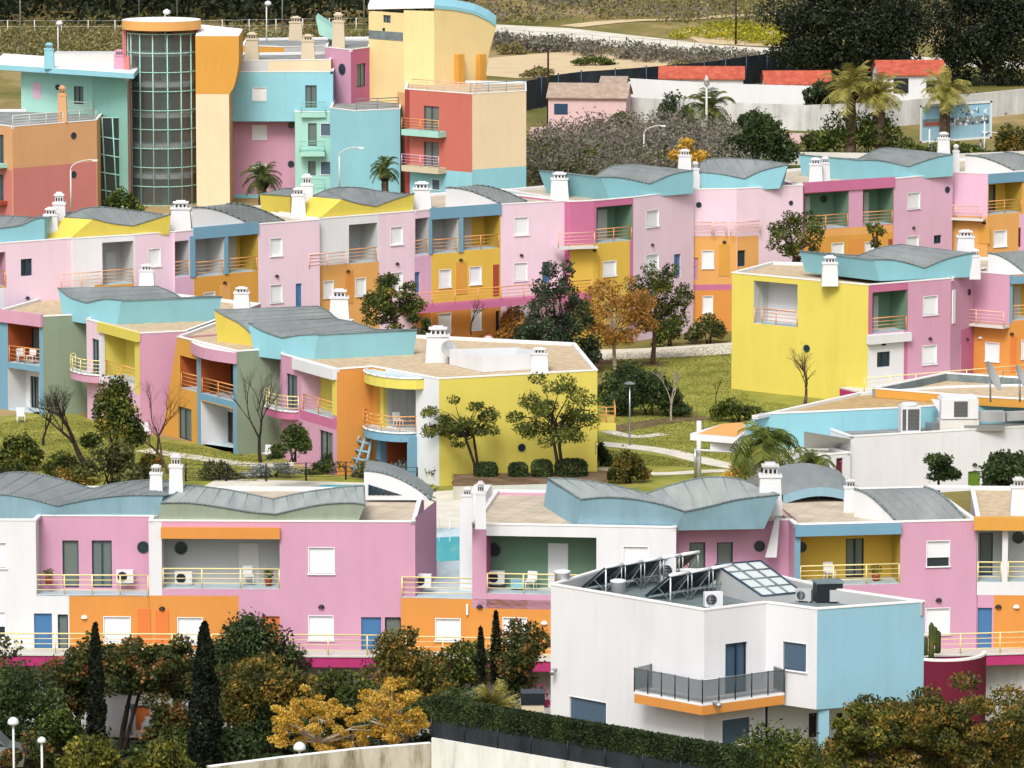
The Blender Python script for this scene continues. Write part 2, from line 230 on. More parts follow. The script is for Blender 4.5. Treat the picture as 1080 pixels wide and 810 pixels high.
class House:
    def __init__(s, name, label, cat='house', group=None, loc=(0, 0, 0)):
        s.root = empty(name, loc, label, cat, group); s.wall = MB(); s.sub = {}
    def bld(s, mb, name, parent=None, **kw):
        if parent is None: o = mb.build(name, s.root, **kw); return o
        o = mb.build(name, None, **kw); o.parent = parent; return o
    def facade(s, f, z0, z1, base, zones=(), items=(), u0=0, u1=None):
        """wall sheet with openings; zones/items in photo pixels"""
        u1 = f.L if u1 is None else u1
        zn = [(m,) + f.rect(*r) for m, *r in zones]
        holes = []
        for it in items:
            k = it[0]
            if k in ('sh', 'gl', 'dr', 'wd', 'lo', 'hole'):
                a, b, c, d = f.rect(*it[1:5]); a = max(a, u0 + .01); b = min(b, u1 - .01); c = max(c, z0 + .01); d = min(d, z1 - .01)
                if b - a < .05 or d - c < .05: continue
                holes.append((a, b, c, d, it))
        us = sorted({round(x, 3) for x in [u0, u1] + [q for h in holes for q in h[:2]] + [min(max(q, u0), u1) for h in zn for q in h[1:3]]})
        zs = sorted({round(x, 3) for x in [z0, z1] + [q for h in holes for q in h[2:4]] + [min(max(q, z0), z1) for h in zn for q in h[3:5]]})
        for i in range(len(us) - 1):
            for j in range(len(zs) - 1):
                a, b, c, d = us[i], us[i + 1], zs[j], zs[j + 1]; um, zm = (a + b) / 2, (c + d) / 2
                if b - a < .004 or d - c < .004: continue
                if any(h[0] < um < h[1] and h[2] < zm < h[3] for h in holes): continue
                mat = base
                for z in zn:
                    if z[1] <= um <= z[2] and z[3] <= zm <= z[4]: mat = z[0]
                s.wall.poly([f.P(a, c), f.P(b, c), f.P(b, d), f.P(a, d)], mat)
        def wmat(um, zm):
            m = base
            for z in zn:
                if z[1] <= um <= z[2] and z[3] <= zm <= z[4]: m = z[0]
            return m
        for a, b, c, d, it in holes:
            k = it[0]
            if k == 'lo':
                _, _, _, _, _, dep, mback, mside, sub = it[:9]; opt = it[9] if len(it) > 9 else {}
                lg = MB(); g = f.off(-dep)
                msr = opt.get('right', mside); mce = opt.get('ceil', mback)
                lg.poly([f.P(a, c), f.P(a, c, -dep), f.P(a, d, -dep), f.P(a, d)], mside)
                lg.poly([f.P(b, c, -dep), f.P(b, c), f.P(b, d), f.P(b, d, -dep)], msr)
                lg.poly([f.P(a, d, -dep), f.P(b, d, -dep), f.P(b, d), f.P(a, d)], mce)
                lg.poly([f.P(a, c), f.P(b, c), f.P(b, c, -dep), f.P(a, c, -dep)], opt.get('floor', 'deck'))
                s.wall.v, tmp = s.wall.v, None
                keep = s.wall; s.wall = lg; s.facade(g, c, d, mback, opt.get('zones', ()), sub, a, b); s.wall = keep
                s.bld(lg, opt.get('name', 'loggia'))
                if opt.get('rail', True):
                    s.bld(rail(f, a + .03, b - .03, c + .02, opt.get('rh', .95), -.08, opt.get('rmat', 'rail')), 'railing')
            else:
                dep = .2 if k != 'hole' else .3; rv = MB(); m = wmat((a + b) / 2, d + .05)
                if k == 'sh': m = 'trim'
                for q in ([f.P(a, c), f.P(a, c, -dep), f.P(a, d, -dep), f.P(a, d)], [f.P(b, c, -dep), f.P(b, c), f.P(b, d), f.P(b, d, -dep)], [f.P(a, d, -dep), f.P(b, d, -dep), f.P(b, d), f.P(a, d)], [f.P(a, c), f.P(b, c), f.P(b, c, -dep), f.P(a, c, -dep)]):
                    s.wall.poly(q, m)
                if k in ('sh',):
                    frac = it[5] if len(it) > 5 else 1; mm = it[6] if len(it) > 6 else 'shutter'
                    w = MB(); f.box(w, a - .04, b + .04, c - .06, c, -.18, .08, 'trim')
                    e = .035
                    for q in ((a, a + e, c, d), (b - e, b, c, d), (a + e, b - e, d - e, d)): f.box(w, *q, -.16, .012, 'trim')
                    fo = s.bld(w, 'window'); zz = d - (d - c) * frac
                    t = MB(); f.box(t, a + e, b - e, zz, d - e, -.18, -.1, mm); s.bld(t, 'shutter', fo)
                    if frac < 1: t = MB(); t.poly([f.P(a, c, -.17), f.P(b, c, -.17), f.P(b, zz, -.17), f.P(a, zz, -.17)], 'glass'); s.bld(t, 'pane', fo)
                elif k in ('gl', 'wd'):
                    fm = it[5] if len(it) > 5 else 'frame'; w = MB(); e = .06
                    for q in ((a, a + e, c, d), (b - e, b, c, d), (a + e, b - e, d - e, d), (a + e, b - e, c, c + e)): f.box(w, *q, -.18, -.1, fm)
                    mid = (a + b) / 2
                    if b - a > .8: f.box(w, mid - .03, mid + .03, c + e, d - e, -.1, -.03, fm)
                    fo = s.bld(w, 'window' if k == 'gl' else 'balcony_door'); t = MB()
                    gm = it[6] if len(it) > 6 else 'glassc'
                    t.poly([f.P(a, c, -.17), f.P(b, c, -.17), f.P(b, d, -.17), f.P(a, d, -.17)], 'glass' if k == 'gl' else gm)
                    s.bld(t, 'pane', fo)
                elif k == 'dr':
                    w = MB(); f.box(w, a, b, c, d, -.2, -.12, it[5] if len(it) > 5 else 'doorblue'); fo = s.bld(w, 'door')
                    for zz0, zz1 in ((.1, .45), (.52, .92)): 
                        t = None
                    t = MB(); t.tube(f.P(b - .14, c + 1.0, -.12), f.P(b - .14, c + 1.0, -.04), .035, .035, 'metal'); s.bld(t, 'handle', fo)
        for it in items:
            k = it[0]
            if k == 'po':
                u, z = f.hit(it[1], it[2]); r = it[3] * (it[4] if len(it) > 4 else 1) / scale_at(f.P(u, z).y); w = MB(); n = 20
                P = lambda rr, o: [f.P(u + rr * math.cos(2 * math.pi * i / n), z + rr * math.sin(2 * math.pi * i / n), o) for i in range(n)]
                ring = [[i, (i + 1) % n, n + (i + 1) % n, n + i] for i in range(n)]
                w.faces(P(r, .0) + P(r, .05), ring, 'frame'); w.faces(P(r, .05) + P(r * .84, .05), ring, 'frame'); w.faces(P(r * .84, .05) + P(r * .84, .015), ring, 'framed')
                fo = s.bld(w, 'porthole_window'); t = MB(); t.poly(P(r * .84, .015), 'glass'); s.bld(t, 'pane', fo)
            elif k == 'la':
                u, z = f.hit(it[1], it[2]); w = MB(); R = .16
                for j in range(4):
                    a0 = math.pi / 2 * j / 4; a1 = math.pi / 2 * (j + 1) / 4
                    for i in range(8):
                        b0 = math.pi * i / 8; b1 = math.pi * (i + 1) / 8
                        q = lambda a, b: f.P(u + R * math.cos(a) * math.cos(b), z + R * math.sin(a), R * math.cos(a) * math.sin(b))
                        w.poly([q(a0, b0), q(a0, b1), q(a1, b1), q(a1, b0)], it[3] if len(it) > 3 else 'black', True)
                w.poly([f.P(u + R * math.cos(math.pi * i / 8), z, R * math.sin(math.pi * i / 8)) for i in range(8, -1, -1)], it[3] if len(it) > 3 else 'black')
                s.bld(w, 'wall_lamp')
            elif k == 'bx':   # solid box on the wall: x0,x1,y0,y1,mat,proj,name
                a, b, c, d = f.rect(*it[1:5]); w = MB(); f.box(w, a, b, c, d, it[8] if len(it) > 8 else -.02, it[6], it[5]); s.bld(w, it[7])
            elif k == 'ra':   # railing: x0,x1,ytop,ybot,offset,mat
                g = f.off(it[5]); a, b, c, d = g.rect(*it[1:5]); s.bld(rail(g, a, b, c, d - c, 0, it[6] if len(it) > 6 else 'rail'), 'railing')
                if it[5] > .5 or it[5] < -.5: pass
    def roof(s, pts, z, mat='rooftile', cop='coping', cw=.22, drop=.12, name='roof', inner='white'):
        """flat roof inside a coping ring; pts: plan points"""
        mb = MB(); P = [Vector((p[0], p[1])) for p in pts]; n = len(P)
        a = sum(P[i].x * P[(i + 1) % n].y - P[(i + 1) % n].x * P[i].y for i in range(n))
        if a < 0: P = P[::-1]
        mb.poly([(p.x, p.y, z - drop) for p in P], mat)
        for i in range(n):
            p, q = P[i], P[(i + 1) % n]; e = (q - p)
            if e.length < .05: continue
            L = e.length; e.normalize(); nn = Vector((-e.y, e.x))
            zj = .003 * (i % 2); o = p + nn * .01
            mb.box((o.x, o.y, z - drop - .02), Vector((e.x, e.y, 0)) * L, Vector((nn.x, nn.y, 0)) * (cw - .03), Vector((0, 0, drop + .015)), inner)
            o = p - nn * .03 - e * .03
            mb.box((o.x, o.y, z), Vector((e.x, e.y, 0)) * (L + .06), Vector((nn.x, nn.y, 0)) * cw, Vector((0, 0, .07 + zj)), cop)
        s.bld(mb, name)
    def chimney(s, x, yb, yt, w, z, mat='white', cap='white', d=None, style=0, slim=.5):
        """tapered chimney whose foot is seen at (x,yb) at height z"""
        p = at_z(x, yb, z) if d is None else at_d(x, yb, d); k = scale_at(p.y); H = (yb - yt) / k; W = w / k; mb = MB()
        def ring(hw, zz, hd=None):
            hd = hd or hw * .8; return [(p.x - hw, p.y - hd, zz), (p.x + hw, p.y - hd, zz), (p.x + hw, p.y + hd, zz), (p.x - hw, p.y + hd, zz)]
        z0 = p.z - .2; hb = H * .7
        mb.prism(ring(W * .5, z0), ring(W * .42, p.z + hb), mat)
        mb.prism(ring(W * .48, p.z + hb + .002), ring(W * .48, p.z + hb + H * .05), mat)
        body = s.bld(mb, 'chimney'); mb = MB()
        mb.prism(ring(W * .3, p.z + hb + H * .05 + .003), ring(W * .27, p.z + hb + H * .21), cap)
        mb.prism(ring(W * .36, p.z + hb + H * .21 + .002), ring(W * .36, p.z + hb + H * .25), cap)
        for sx in (-.18, .0, .18):
            mb.box((p.x + W * sx - W * .05, p.y - W * .27, p.z + hb + H * .09), Vector((W * .1, 0, 0)), Vector((0, .05, 0)), Vector((0, 0, H * .08)), 'black')
        mb.prism(ring(W * .25, p.z + hb + H * .25 + .002), ring(W * .2, p.z + H), cap)
        s.bld(mb, 'chimney_cap', body)
    def done(s, name='wall'):
        s.bld(s.wall, name)
def volume(h, tops, zt, zb, back, faces, roofmat='rooftile', roof=True, backvec=None, cop='coping', drop=.12, mats='white'):
    """tops: photo pixels of the visible top edge (left to right) at height zt; faces[i]: (base, zones, items) between tops i and i+1"""
    T = [at_z(p[0], p[1], zt) for p in tops]; pts = [Vector((t.x, t.y)) for t in T]
    ch = pts[-1] - pts[0]; nb = Vector((-ch.y, ch.x)).normalized() if backvec is None else Vector(backvec).normalized()
    for i, fc in enumerate(faces):
        if fc is None: continue
        f = Face(pts[i], pts[i + 1]); h.facade(f, zb, zt, *fc)
    bl = pts[0] + nb * back; br = pts[-1] + nb * back
    m0 = faces[0][0] if faces[0] else mats; m1 = faces[-1][0] if faces[-1] else mats
    for a, b, m in ((bl, pts[0], m0), (pts[-1], br, m1), (br, bl, m0)):
        h.wall.poly([(a.x, a.y, zb), (b.x, b.y, zb), (b.x, b.y, zt), (a.x, a.y, zt)], m)
    if roof: h.roof(pts + [br, bl], zt, roofmat, cop, drop=drop)
    return [Face(pts[i], pts[i + 1]) for i in range(len(pts) - 1)]
def smooth_curve(sections, n=7):
    out = []
    for sec in sections:
        m = len(sec)
        for i in range(m - 1):
            p0 = sec[max(i - 1, 0)]; p1 = sec[i]; p2 = sec[i + 1]; p3 = sec[min(i + 2, m - 1)]
            for k in range(n):
                t = k / n; q = []
                for c in (0, 1):
                    a = 2 * p1[c]; b = p2[c] - p0[c]; cc = 2 * p0[c] - 5 * p1[c] + 4 * p2[c] - p3[c]; d = -p0[c] + 3 * p1[c] - 3 * p2[c] + p3[c]
                    q.append(.5 * (a + b * t + cc * t * t + d * t ** 3))
                out.append(q)
        last = sec[-1]
    out.append(list(last)); return out
def wavy(h, f, bottom, front, ref, back, fascia, top='roofgrey', end=None, lean=.25, zb=None, name='wavy_roof', skirt=.4):
    """crown roof. bottom: ((x0,y0),(x1,y1)) on the facade plane f; front: sections of photo points of the fascia's top edge;
    ref: (front px, back px) same height -> depth vector; back: sections of photo points of the rear edge"""
    fo = f.off(lean); fc = smooth_curve(front); bc = smooth_curve(back); n = len(fc)
    if len(bc) != n:
        bc = [bc[min(len(bc) - 1, round(i * (len(bc) - 1) / (n - 1)))] for i in range(n)]
    u, z = fo.hit(*ref[0]); p = fo.P(u, z); q = at_z(ref[1][0], ref[1][1], z); V = q - p; g = fo.shift(V)
    ub0, zb0 = f.hit(*bottom[0]); ub1, zb1 = f.hit(*bottom[1]); zb0 = zb if zb is not None else zb0; zb1 = zb if zb is not None else zb1
    A, B, C, D = [], [], [], []
    for i in range(n):
        t = (fc[i][0] - fc[0][0]) / (fc[-1][0] - fc[0][0]) if fc[-1][0] != fc[0][0] else i / (n - 1)
        A.append(f.P(ub0 + (ub1 - ub0) * t, zb0 + (zb1 - zb0) * t - skirt, .02))
        u, z = fo.hit(*fc[i]); B.append(fo.P(u, z)); u, z = g.hit(*bc[i]); C.append(g.P(u, z)); D.append(A[-1] + Vector((V.x, V.y, 0)))
    a = MB(); b = MB()
    for i in range(n - 1):
        a.poly([A[i], A[i + 1], B[i + 1], B[i]], fascia)
        b.poly([B[i], B[i + 1], C[i + 1], C[i]], top, True); a.poly([D[i + 1], D[i], C[i], C[i + 1]], end or fascia)
        if i and i % 4 == 0: b.tube(B[i] + Vector((0, 0, .006)), C[i] + Vector((0, 0, .006)), .016, .016, top, 3)
    a.poly([A[0], B[0], C[0], D[0]], end or fascia); a.poly([B[-1], A[-1], D[-1], C[-1]], end or fascia)
    o = h.bld(a, 'roof_fascia'); h.bld(b, name)
    lip = MB()
    for i in range(n - 1):
        for e0, e1 in ((B[i], B[i + 1]), (C[i], C[i + 1])): lip.tube(e0 + Vector((0, 0, .03)), e1 + Vector((0, 0, .03)), .05, .05, 'metal' if False else 'slate', 4)
    lip.tube(B[0], C[0], .05, .05, 'slate', 4); lip.tube(B[-1], C[-1], .05, .05, 'slate', 4)
    h.bld(lip, 'roof_edge', o)
def archroof(h, fl, fr, bl, z, rise, side='white', top='roofgrey', pw=1.0):
    """quarter-vault: front edge pixels fl, fr at height z; back-left pixel bl at height z+rise"""
    L = at_z(*fl, z); R = at_z(*fr, z); K = at_z(*bl, z + rise); V = Vector((K.x - L.x, K.y - L.y, 0)); n = 10; a = MB(); b = MB()
    prof = [(i / n, rise * math.sin(math.pi / 2 * i / n) ** pw) for i in range(n + 1)]
    l = [L + V * t + Vector((0, 0, q)) for t, q in prof]; r = [R + V * t + Vector((0, 0, q)) for t, q in prof]
    for i in range(n): b.poly([l[i], r[i], r[i + 1], l[i + 1]], top, True)
    for k_ in range(1, 6): a_ = k_ / 6; [b.tube(l[i].lerp(r[i], a_), l[i + 1].lerp(r[i + 1], a_), .016, .016, top, 3) for i in range(n)]
    z0 = z - .3
    a.poly([L + V * 0 + Vector((0, 0, -.3))] + l + [Vector((l[-1].x, l[-1].y, z0))], side); a.poly([Vector((r[-1].x, r[-1].y, z0))] + r[::-1] + [R + Vector((0, 0, -.3))], side)
    a.poly([Vector((l[-1].x, l[-1].y, z0)), l[-1], r[-1], Vector((r[-1].x, r[-1].y, z0))], side)
    for i in range(n): a.tube(l[i] + Vector((0, 0, .03)), l[i + 1] + Vector((0, 0, .03)), .07, .07, 'slate', 4); a.tube(r[i] + Vector((0, 0, .03)), r[i + 1] + Vector((0, 0, .03)), .07, .07, 'slate', 4)
    o = h.bld(b, 'vaulted_roof'); h.bld(a, 'gable', o)
def slab(h, pts, z0, z1, mat, name, mtop=None, parent=None):
    mb = MB(); mb.vprism([(p[0], p[1]) for p in pts], z0, z1, mat, mtop); return h.bld(mb, name, parent)
# ================================================================== FRONT ROW (top 7.45, upper deck 3.8, walkway 1.1, ground -3)
ZT, ZD, ZW, ZG = 7.45, 3.8, 1.1, -3.0
FRONT = 'terraced houses in the front row'
ff = Face(at_z(0, 549, ZT), at_z(457, 551, ZT))
def loc_of(x, y, z, zb): p = at_z(x, y, z); return (p.x, p.y, zb)
def block(h, f, x0, x1, ys, zt, zb, back, face, roof='rooftile', mats=None, doroof=True, ytop=None):
    """box volume whose front lies on facade line f between photo columns x0, x1 (read at row ys)"""
    u0 = f.hit(x0, ys)[0]; u1 = f.hit(x1, ys)[0]
    g = Face(f.P(u0, 0).xy, f.P(u1, 0).xy); h.facade(g, zb, zt, *face)
    nb = -f.n; a = g.A; b = g.B; c = b + nb * back; d = a + nb * back; ml, mr = mats or (face[0], face[0])
    for p, q, m in ((d, a, ml), (b, c, mr), (c, d, mr)): h.wall.poly([(p.x, p.y, zb), (q.x, q.y, zb), (q.x, q.y, zt), (p.x, p.y, zt)], m)
    if doroof: h.roof([a, b, c, d], zt, roof)
    return g
BK = 10.0
# --- house A
h = House('terraced_house', 'white and pink house at the left end of the front row, open terrace above', 'house', FRONT, loc_of(40, 549, ZT, ZG))
block(h, ff, -60, 157, 590, ZD, ZG, BK, ('white', [('orange', 73, 170, 600, 692), ('white', -60, 300, 692, 800)], [
    ('sh', -15, 6, 645, 672, .6), ('dr', 36, 55, 647, 690), ('wd', 61, 72, 648, 690), ('sh', 109, 138, 650, 677), ('bx', 145, 159, 642, 678, 'orangedoor', .04, 'door'), ('la', 89, 652, 'trim'),
    ('sh', 20, 40, 735, 760), ('gl', 60, 72, 738, 762), ('dr', 143, 158, 744, 776, 'orangedoor')]), doroof=False)
g0 = block(h, ff, -60, 38, 580, ZT, ZD, BK, ('white', [], [('sh', -14, 7, 572, 599)]), doroof=False)
rec = ff.off(-1.35)
block(h, rec, 38.5, 163, 585, ZT, ZD, BK - 1.35, ('pink', [], [('wd', 66, 83, 570, 620), ('wd', 97, 118, 570, 620), ('po', 151, 577, 6.5)]), doroof=False, mats=('pinkd', 'pink'))
u0, u1 = ff.hit(38, 600)[0], ff.hit(157, 600)[0]
slab(h, [ff.P(u0, 0), ff.P(u1, 0), ff.P(u1, 0, -1.4), ff.P(u0, 0, -1.4)], ZD - .05, ZD + .012, 'deck', 'terrace_floor')
h.bld(rail(ff, u0, u1 - .05, ZD, .98, -.06, 'rail', posts=4), 'railing')
up = lambda x: ff.hit(x, 549)[0]
h.roof([ff.P(up(-60), 0), ff.P(up(38), 0), ff.P(up(40), 0, -1.35), ff.P(up(163), 0, -1.35), ff.P(up(163), 0, -BK), ff.P(up(-60), 0, -BK)], ZT, 'rooftile')
wavy(h, ff.off(-1.5), ((-60, 547), (165, 547)), [[(-60, 534), (-30, 525), (0, 522), (30, 526), (60, 534)], [(60, 534), (95, 527), (130, 523), (172, 523)]], ((60, 534), (97, 516)),
      [[(-20, 516), (0, 501), (30, 499), (60, 505), (97, 516)], [(97, 516), (125, 510), (158, 507), (185, 510), (205, 518)]], 'blue', 'roofgrey', lean=.3)
h.chimney(165, 523, 489, 15, ZT + .6, 'white', 'whited'); h.chimney(186, 526, 477, 16, ZT + .6, 'white', 'whited')
h.done()
# --- house B
h = House('terraced_house', 'pink and orange front row house with grey loggia, orange beam and sage green roof', 'house', FRONT, loc_of(300, 555, ZT, ZG))
block(h, ff, 157, 423, 660, ZD, ZG, BK, ('pink', [('orange', 157, 252, 600, 692), ('whited', 157, 423, 692, 800)], [
    ('sh', 187, 214, 651, 679), ('bx', 164, 178, 643, 680, 'orangedoor', .04, 'door'), ('la', 171, 643), ('la', 339, 641), ('sh', 325, 352, 649, 675), ('dr', 381, 402, 651, 694), ('wd', 406, 423, 651, 690, 'framed'),
    ('dr', 163, 176, 744, 776, 'orangedoor'), ('sh', 190, 215, 735, 762), ('gl', 255, 268, 650, 675, 'framed'), ('dr', 276, 295, 650, 690, 'orangedoor')]), doroof=False)
g0 = block(h, ff, 157, 438, 590, ZT, ZD, BK, ('pink', [('white', 157, 170.5, 530, 640)], [
    ('lo', 171, 295, 566, 621, 1.6, 'grey', 'greyl', [('po', 191, 578, 7), ('bx', 252, 273, 573, 624, 'greyl', .03, 'door')]),
    ('bx', 170, 295.5, 556, 567.5, 'orange', .25, 'beam'), ('sh', 325, 353, 577, 605)]), doroof=False, mats=('pink', 'pink'))
h.roof([ff.P(up(157), 0), ff.P(up(438), 0), ff.P(up(438), 0, -BK), ff.P(up(157), 0, -BK)], ZT, 'rooftile')
p0, p1 = ff.P(up(438), 0).xy, at_z(457, 551, ZT).xy
h.facade(Face(p0, p0 + (-ff.n * 5 + ff.e * .82)), ZD, ZT + .25, 'pink')
wavy(h, ff.off(-.3), ((163, 555), (372, 555)), [[(170, 531), (200, 531), (230, 535), (260, 540), (290, 543)], [(290, 543), (320, 536), (345, 532), (372, 531), (385, 533)]], ((290, 543), (289, 527)),
      [[(197, 512), (215, 514), (240, 517), (265, 522), (288, 527)], [(288, 527), (315, 521), (340, 517), (365, 514), (384, 513)]], 'sage', 'roofmetal', lean=.35)
# white arched gable behind the flat roof
mb = MB(); f2 = ff.off(-6.5); uu = [f2.hit(x, 530) for x in (384, 455)]; zb_ = ZT; n = 14; L_ = uu[1][0] - uu[0][0]
arc = lambda R_, o: [f2.P(uu[0][0] + L_ * i / n, ZT + R_ * math.cos(math.pi / 2 * i / n) ** .8 if i < n else ZT, o) for i in range(n + 1)]
A_ = arc(1.5, 0); B_ = arc(1.5, -3)
for i in range(n): mb.poly([f2.P(uu[0][0] + L_ * i / n, ZT), f2.P(uu[0][0] + L_ * (i + 1) / n, ZT), A_[i + 1], A_[i]], 'white')
gb = h.bld(mb, 'arched_gable'); mb = MB()
for i in range(n): mb.poly([A_[i], A_[i + 1], B_[i + 1], B_[i]], 'roofgrey', True); mb.tube(A_[i], A_[i + 1], .07, .07, 'slate', 4)
h.bld(mb, 'vaulted_roof', gb); mb = MB()
for i in range(1, 8):
    a, b = f2.P(uu[0][0] + L_ * i / n, ZT + .25, .03), f2.P(uu[0][0] + L_ * (i + 1) / n, ZT + .25, .03)
    mb.poly([a, b, b + Vector((0, 0, .6 - .075 * (i + 1))), a + Vector((0, 0, .6 - .075 * i))], 'glass'); mb.tube(a, a + Vector((0, 0, .6 - .075 * i)), .04, .04, 'frame', 4)
h.bld(mb, 'fanlight', gb)
h.done()
# --- house C
fc = Face(at_z(498, 553, ZT), at_z(713, 557, ZT))
h = House('terraced_house', 'white front row house with a dark green loggia framed in pink', 'house', FRONT, loc_of(560, 555, ZT, ZG))
block(h, fc, 423, 713, 660, ZD, ZG, BK, ('orange', [('white', 629, 713, 600, 692), ('whited', 400, 720, 692, 800)], [('sh', 459, 486, 652, 676), ('sh', 530, 556, 651, 678), ('la', 506, 641), ('la', 574, 658, 'trim'), ('bx', 492, 494, 637, 648, 'trim', .15, 'meter_box')]), doroof=False)
a = fc.P(fc.hit(423, 628)[0], 0); b = fc.P(fc.hit(500, 628)[0], 0)
slab(h, [a, b, fc.P(fc.hit(500, 628)[0], 0, -9.9), fc.P(fc.hit(423, 628)[0], 0, -9.9)], ZD - .02, ZD + .015, 'deck', 'terrace_floor')
h.bld(rail(fc, fc.hit(424, 628)[0], fc.hit(501, 628)[0], ZD, 1.0, -.05, 'rail', posts=1), 'railing')
block(h, fc, 498, 713, 590, ZT, ZD - .45, 9.5, ('white', [('pink', 498, 513, 500, 660), ('pink', 513, 629, 627, 660), ('white', 629, 720, 500, 660)], [
    ('lo', 513, 629, 566, 627, 1.9, 'green', 'pinkd', [('po', 521, 580, 7.5), ('bx', 578, 599, 573, 631, 'doorwhite', .03, 'door')], dict(ceil='green')), ('sh', 657, 684, 576, 600)]), doroof=False, mats=('white', 'pink'))
q = lambda x, o=0: fc.P(fc.hit(x, 555)[0], 0, o)
h.roof([q(498), q(713), q(713, -10), q(498, -10)], ZT, 'rooftile')
# tall white flank with chimneys
mb = MB(); mb.vprism([q(479, -2.2).xy, q(497.5, -2.2).xy, q(497.5, -8.5).xy, q(479, -8.5).xy], ZD, ZT + .55, 'white'); h.bld(mb, 'flank_wall')
h.chimney(493, 545, 513, 14, ZT + .5, 'white', 'whited'); h.chimney(507, 553, 506, 12, ZT + .3, 'white', 'whited')
wavy(h, fc.off(-.4), ((608, 553), (806, 549)), [[(614, 527), (640, 525), (670, 527), (700, 533), (722, 540)], [(722, 540), (750, 534), (780, 527), (822, 522)]], ((614, 527), (578, 505)),
      [[(578, 505), (605, 506), (640, 511), (663, 516), (683, 521)], [(683, 521), (712, 511), (745, 504), (775, 505), (797, 512)]], 'blue', 'roofmetal', lean=.4)
h.done()
# --- house D
fd = Face(at_z(713, 557, ZT), at_z(1030, 549, ZT))
h = House('terraced_house', 'pink terraced house with a bright yellow loggia framed in blue, behind the white villa', 'house', FRONT, loc_of(900, 553, ZT, ZG))
block(h, fd, 713, 1030, 660, ZD, ZG, BK, ('pink', [('mustard', 838, 918, 600, 692), ('whited', 700, 1030, 692, 800)], [('la', 990, 634), ('sh', 976, 1002, 641, 669, 1), ('sh', 860, 885, 648, 674)]), doroof=False)
rd = fd.off(-1.4)
block(h, rd, 713, 840, 590, ZT, ZD, BK - 1.4, ('pink', [], [('wd', 727, 744, 572, 620), ('wd', 756, 773, 572, 620), ('po', 801, 576, 6)]), doroof=False)
u0, u1 = fd.hit(713, 620)[0], fd.hit(838, 620)[0]
slab(h, [fd.P(u0, 0), fd.P(u1, 0), fd.P(u1, 0, -1.4), fd.P(u0, 0, -1.4)], ZD - .05, ZD + .012, 'deck', 'terrace_floor'); h.bld(rail(fd, u0, u1 - .05, ZD, .98, -.06, 'rail'), 'railing')
block(h, fd, 838, 1030, 590, ZT, ZD, BK, ('pink', [('bluep', 838, 844, 500, 640)], [
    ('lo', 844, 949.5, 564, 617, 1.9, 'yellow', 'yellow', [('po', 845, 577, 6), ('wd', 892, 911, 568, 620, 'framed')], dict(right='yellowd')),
    ('bx', 838, 950, 553, 564, 'bluep', .2, 'beam'), ('sh', 977, 1002, 570, 597, .68)]), doroof=False, mats=('pink', 'pink'))
q = lambda x, o=0: fd.P(fd.hit(x, 553)[0], 0, o)
h.roof([q(838), q(1030), q(1030, -BK), q(713, -BK), q(713, -1.4), q(838, -1.4)], ZT, 'rooftile')
archroof(h, (944, 549), (1018, 547), (901, 516), ZT, 1.25)
h.chimney(812, 538, 486, 26, ZT + .6, 'white', 'whited'); h.chimney(897, 537, 504, 16, ZT, 'white', 'whited')
# blue arched shade behind flat roof
mb = MB(); f2 = fd.off(-7); U0 = f2.hit(826, 530)[0]; U1 = f2.hit(905, 530)[0]; n = 12
top_ = lambda i, o, dz=0: f2.P(U0 + (U1 - U0) * i / n, ZT + .05 + .6 * math.sin(math.pi * (.12 + .8 * i / n)) + dz, o)
for i in range(n):
    mb.poly([top_(i, 0), top_(i + 1, 0), top_(i + 1, -4.5, .5), top_(i, -4.5, .5)], 'roofgrey', True); mb.poly([top_(i, 0, -.45), top_(i + 1, 0, -.45), top_(i + 1, 0), top_(i, 0)], 'blue')
    mb.poly([top_(i, 0, -.45), top_(i, -4.5, -.1), top_(i + 1, -4.5, -.1), top_(i + 1, 0, -.45)], 'slate')
gb = h.bld(mb, 'arched_canopy'); mb = MB()
f2.box(mb, U0 + (U1 - U0) * .55, U1, ZT - .1, ZT + .45, -3, -2.8, 'mustard'); h.bld(mb, 'back_panel', gb)
for x in (868, 893): mb = MB(); p = f2.P(f2.hit(x, 540)[0], ZT - .1, -1); mb.tube(p, p + Vector((0, 0, .8)), .06, .06, 'slate'); h.bld(mb, 'post', gb)
mb = MB(); p = rd.P(rd.hit(815, 565)[0], 0).xy; P_ = at_d(807, 588, p.y - .9)
mb.faces([P_, P_ + Vector((.55, 0, 0)), P_ + Vector((.75, .2, 2.6)), P_ + Vector((.45, .1, 1.8)), P_ + Vector((0, .35, 0)), P_ + Vector((.55, .35, 0)), P_ + Vector((.75, .45, 2.6)), P_ + Vector((.45, .4, 1.8))], [[0, 1, 2, 3], [7, 6, 5, 4], [0, 4, 5, 1], [1, 5, 6, 2], [2, 6, 7, 3], [3, 7, 4, 0]], 'white')
h.bld(mb, 'sail_shade')
h.done()
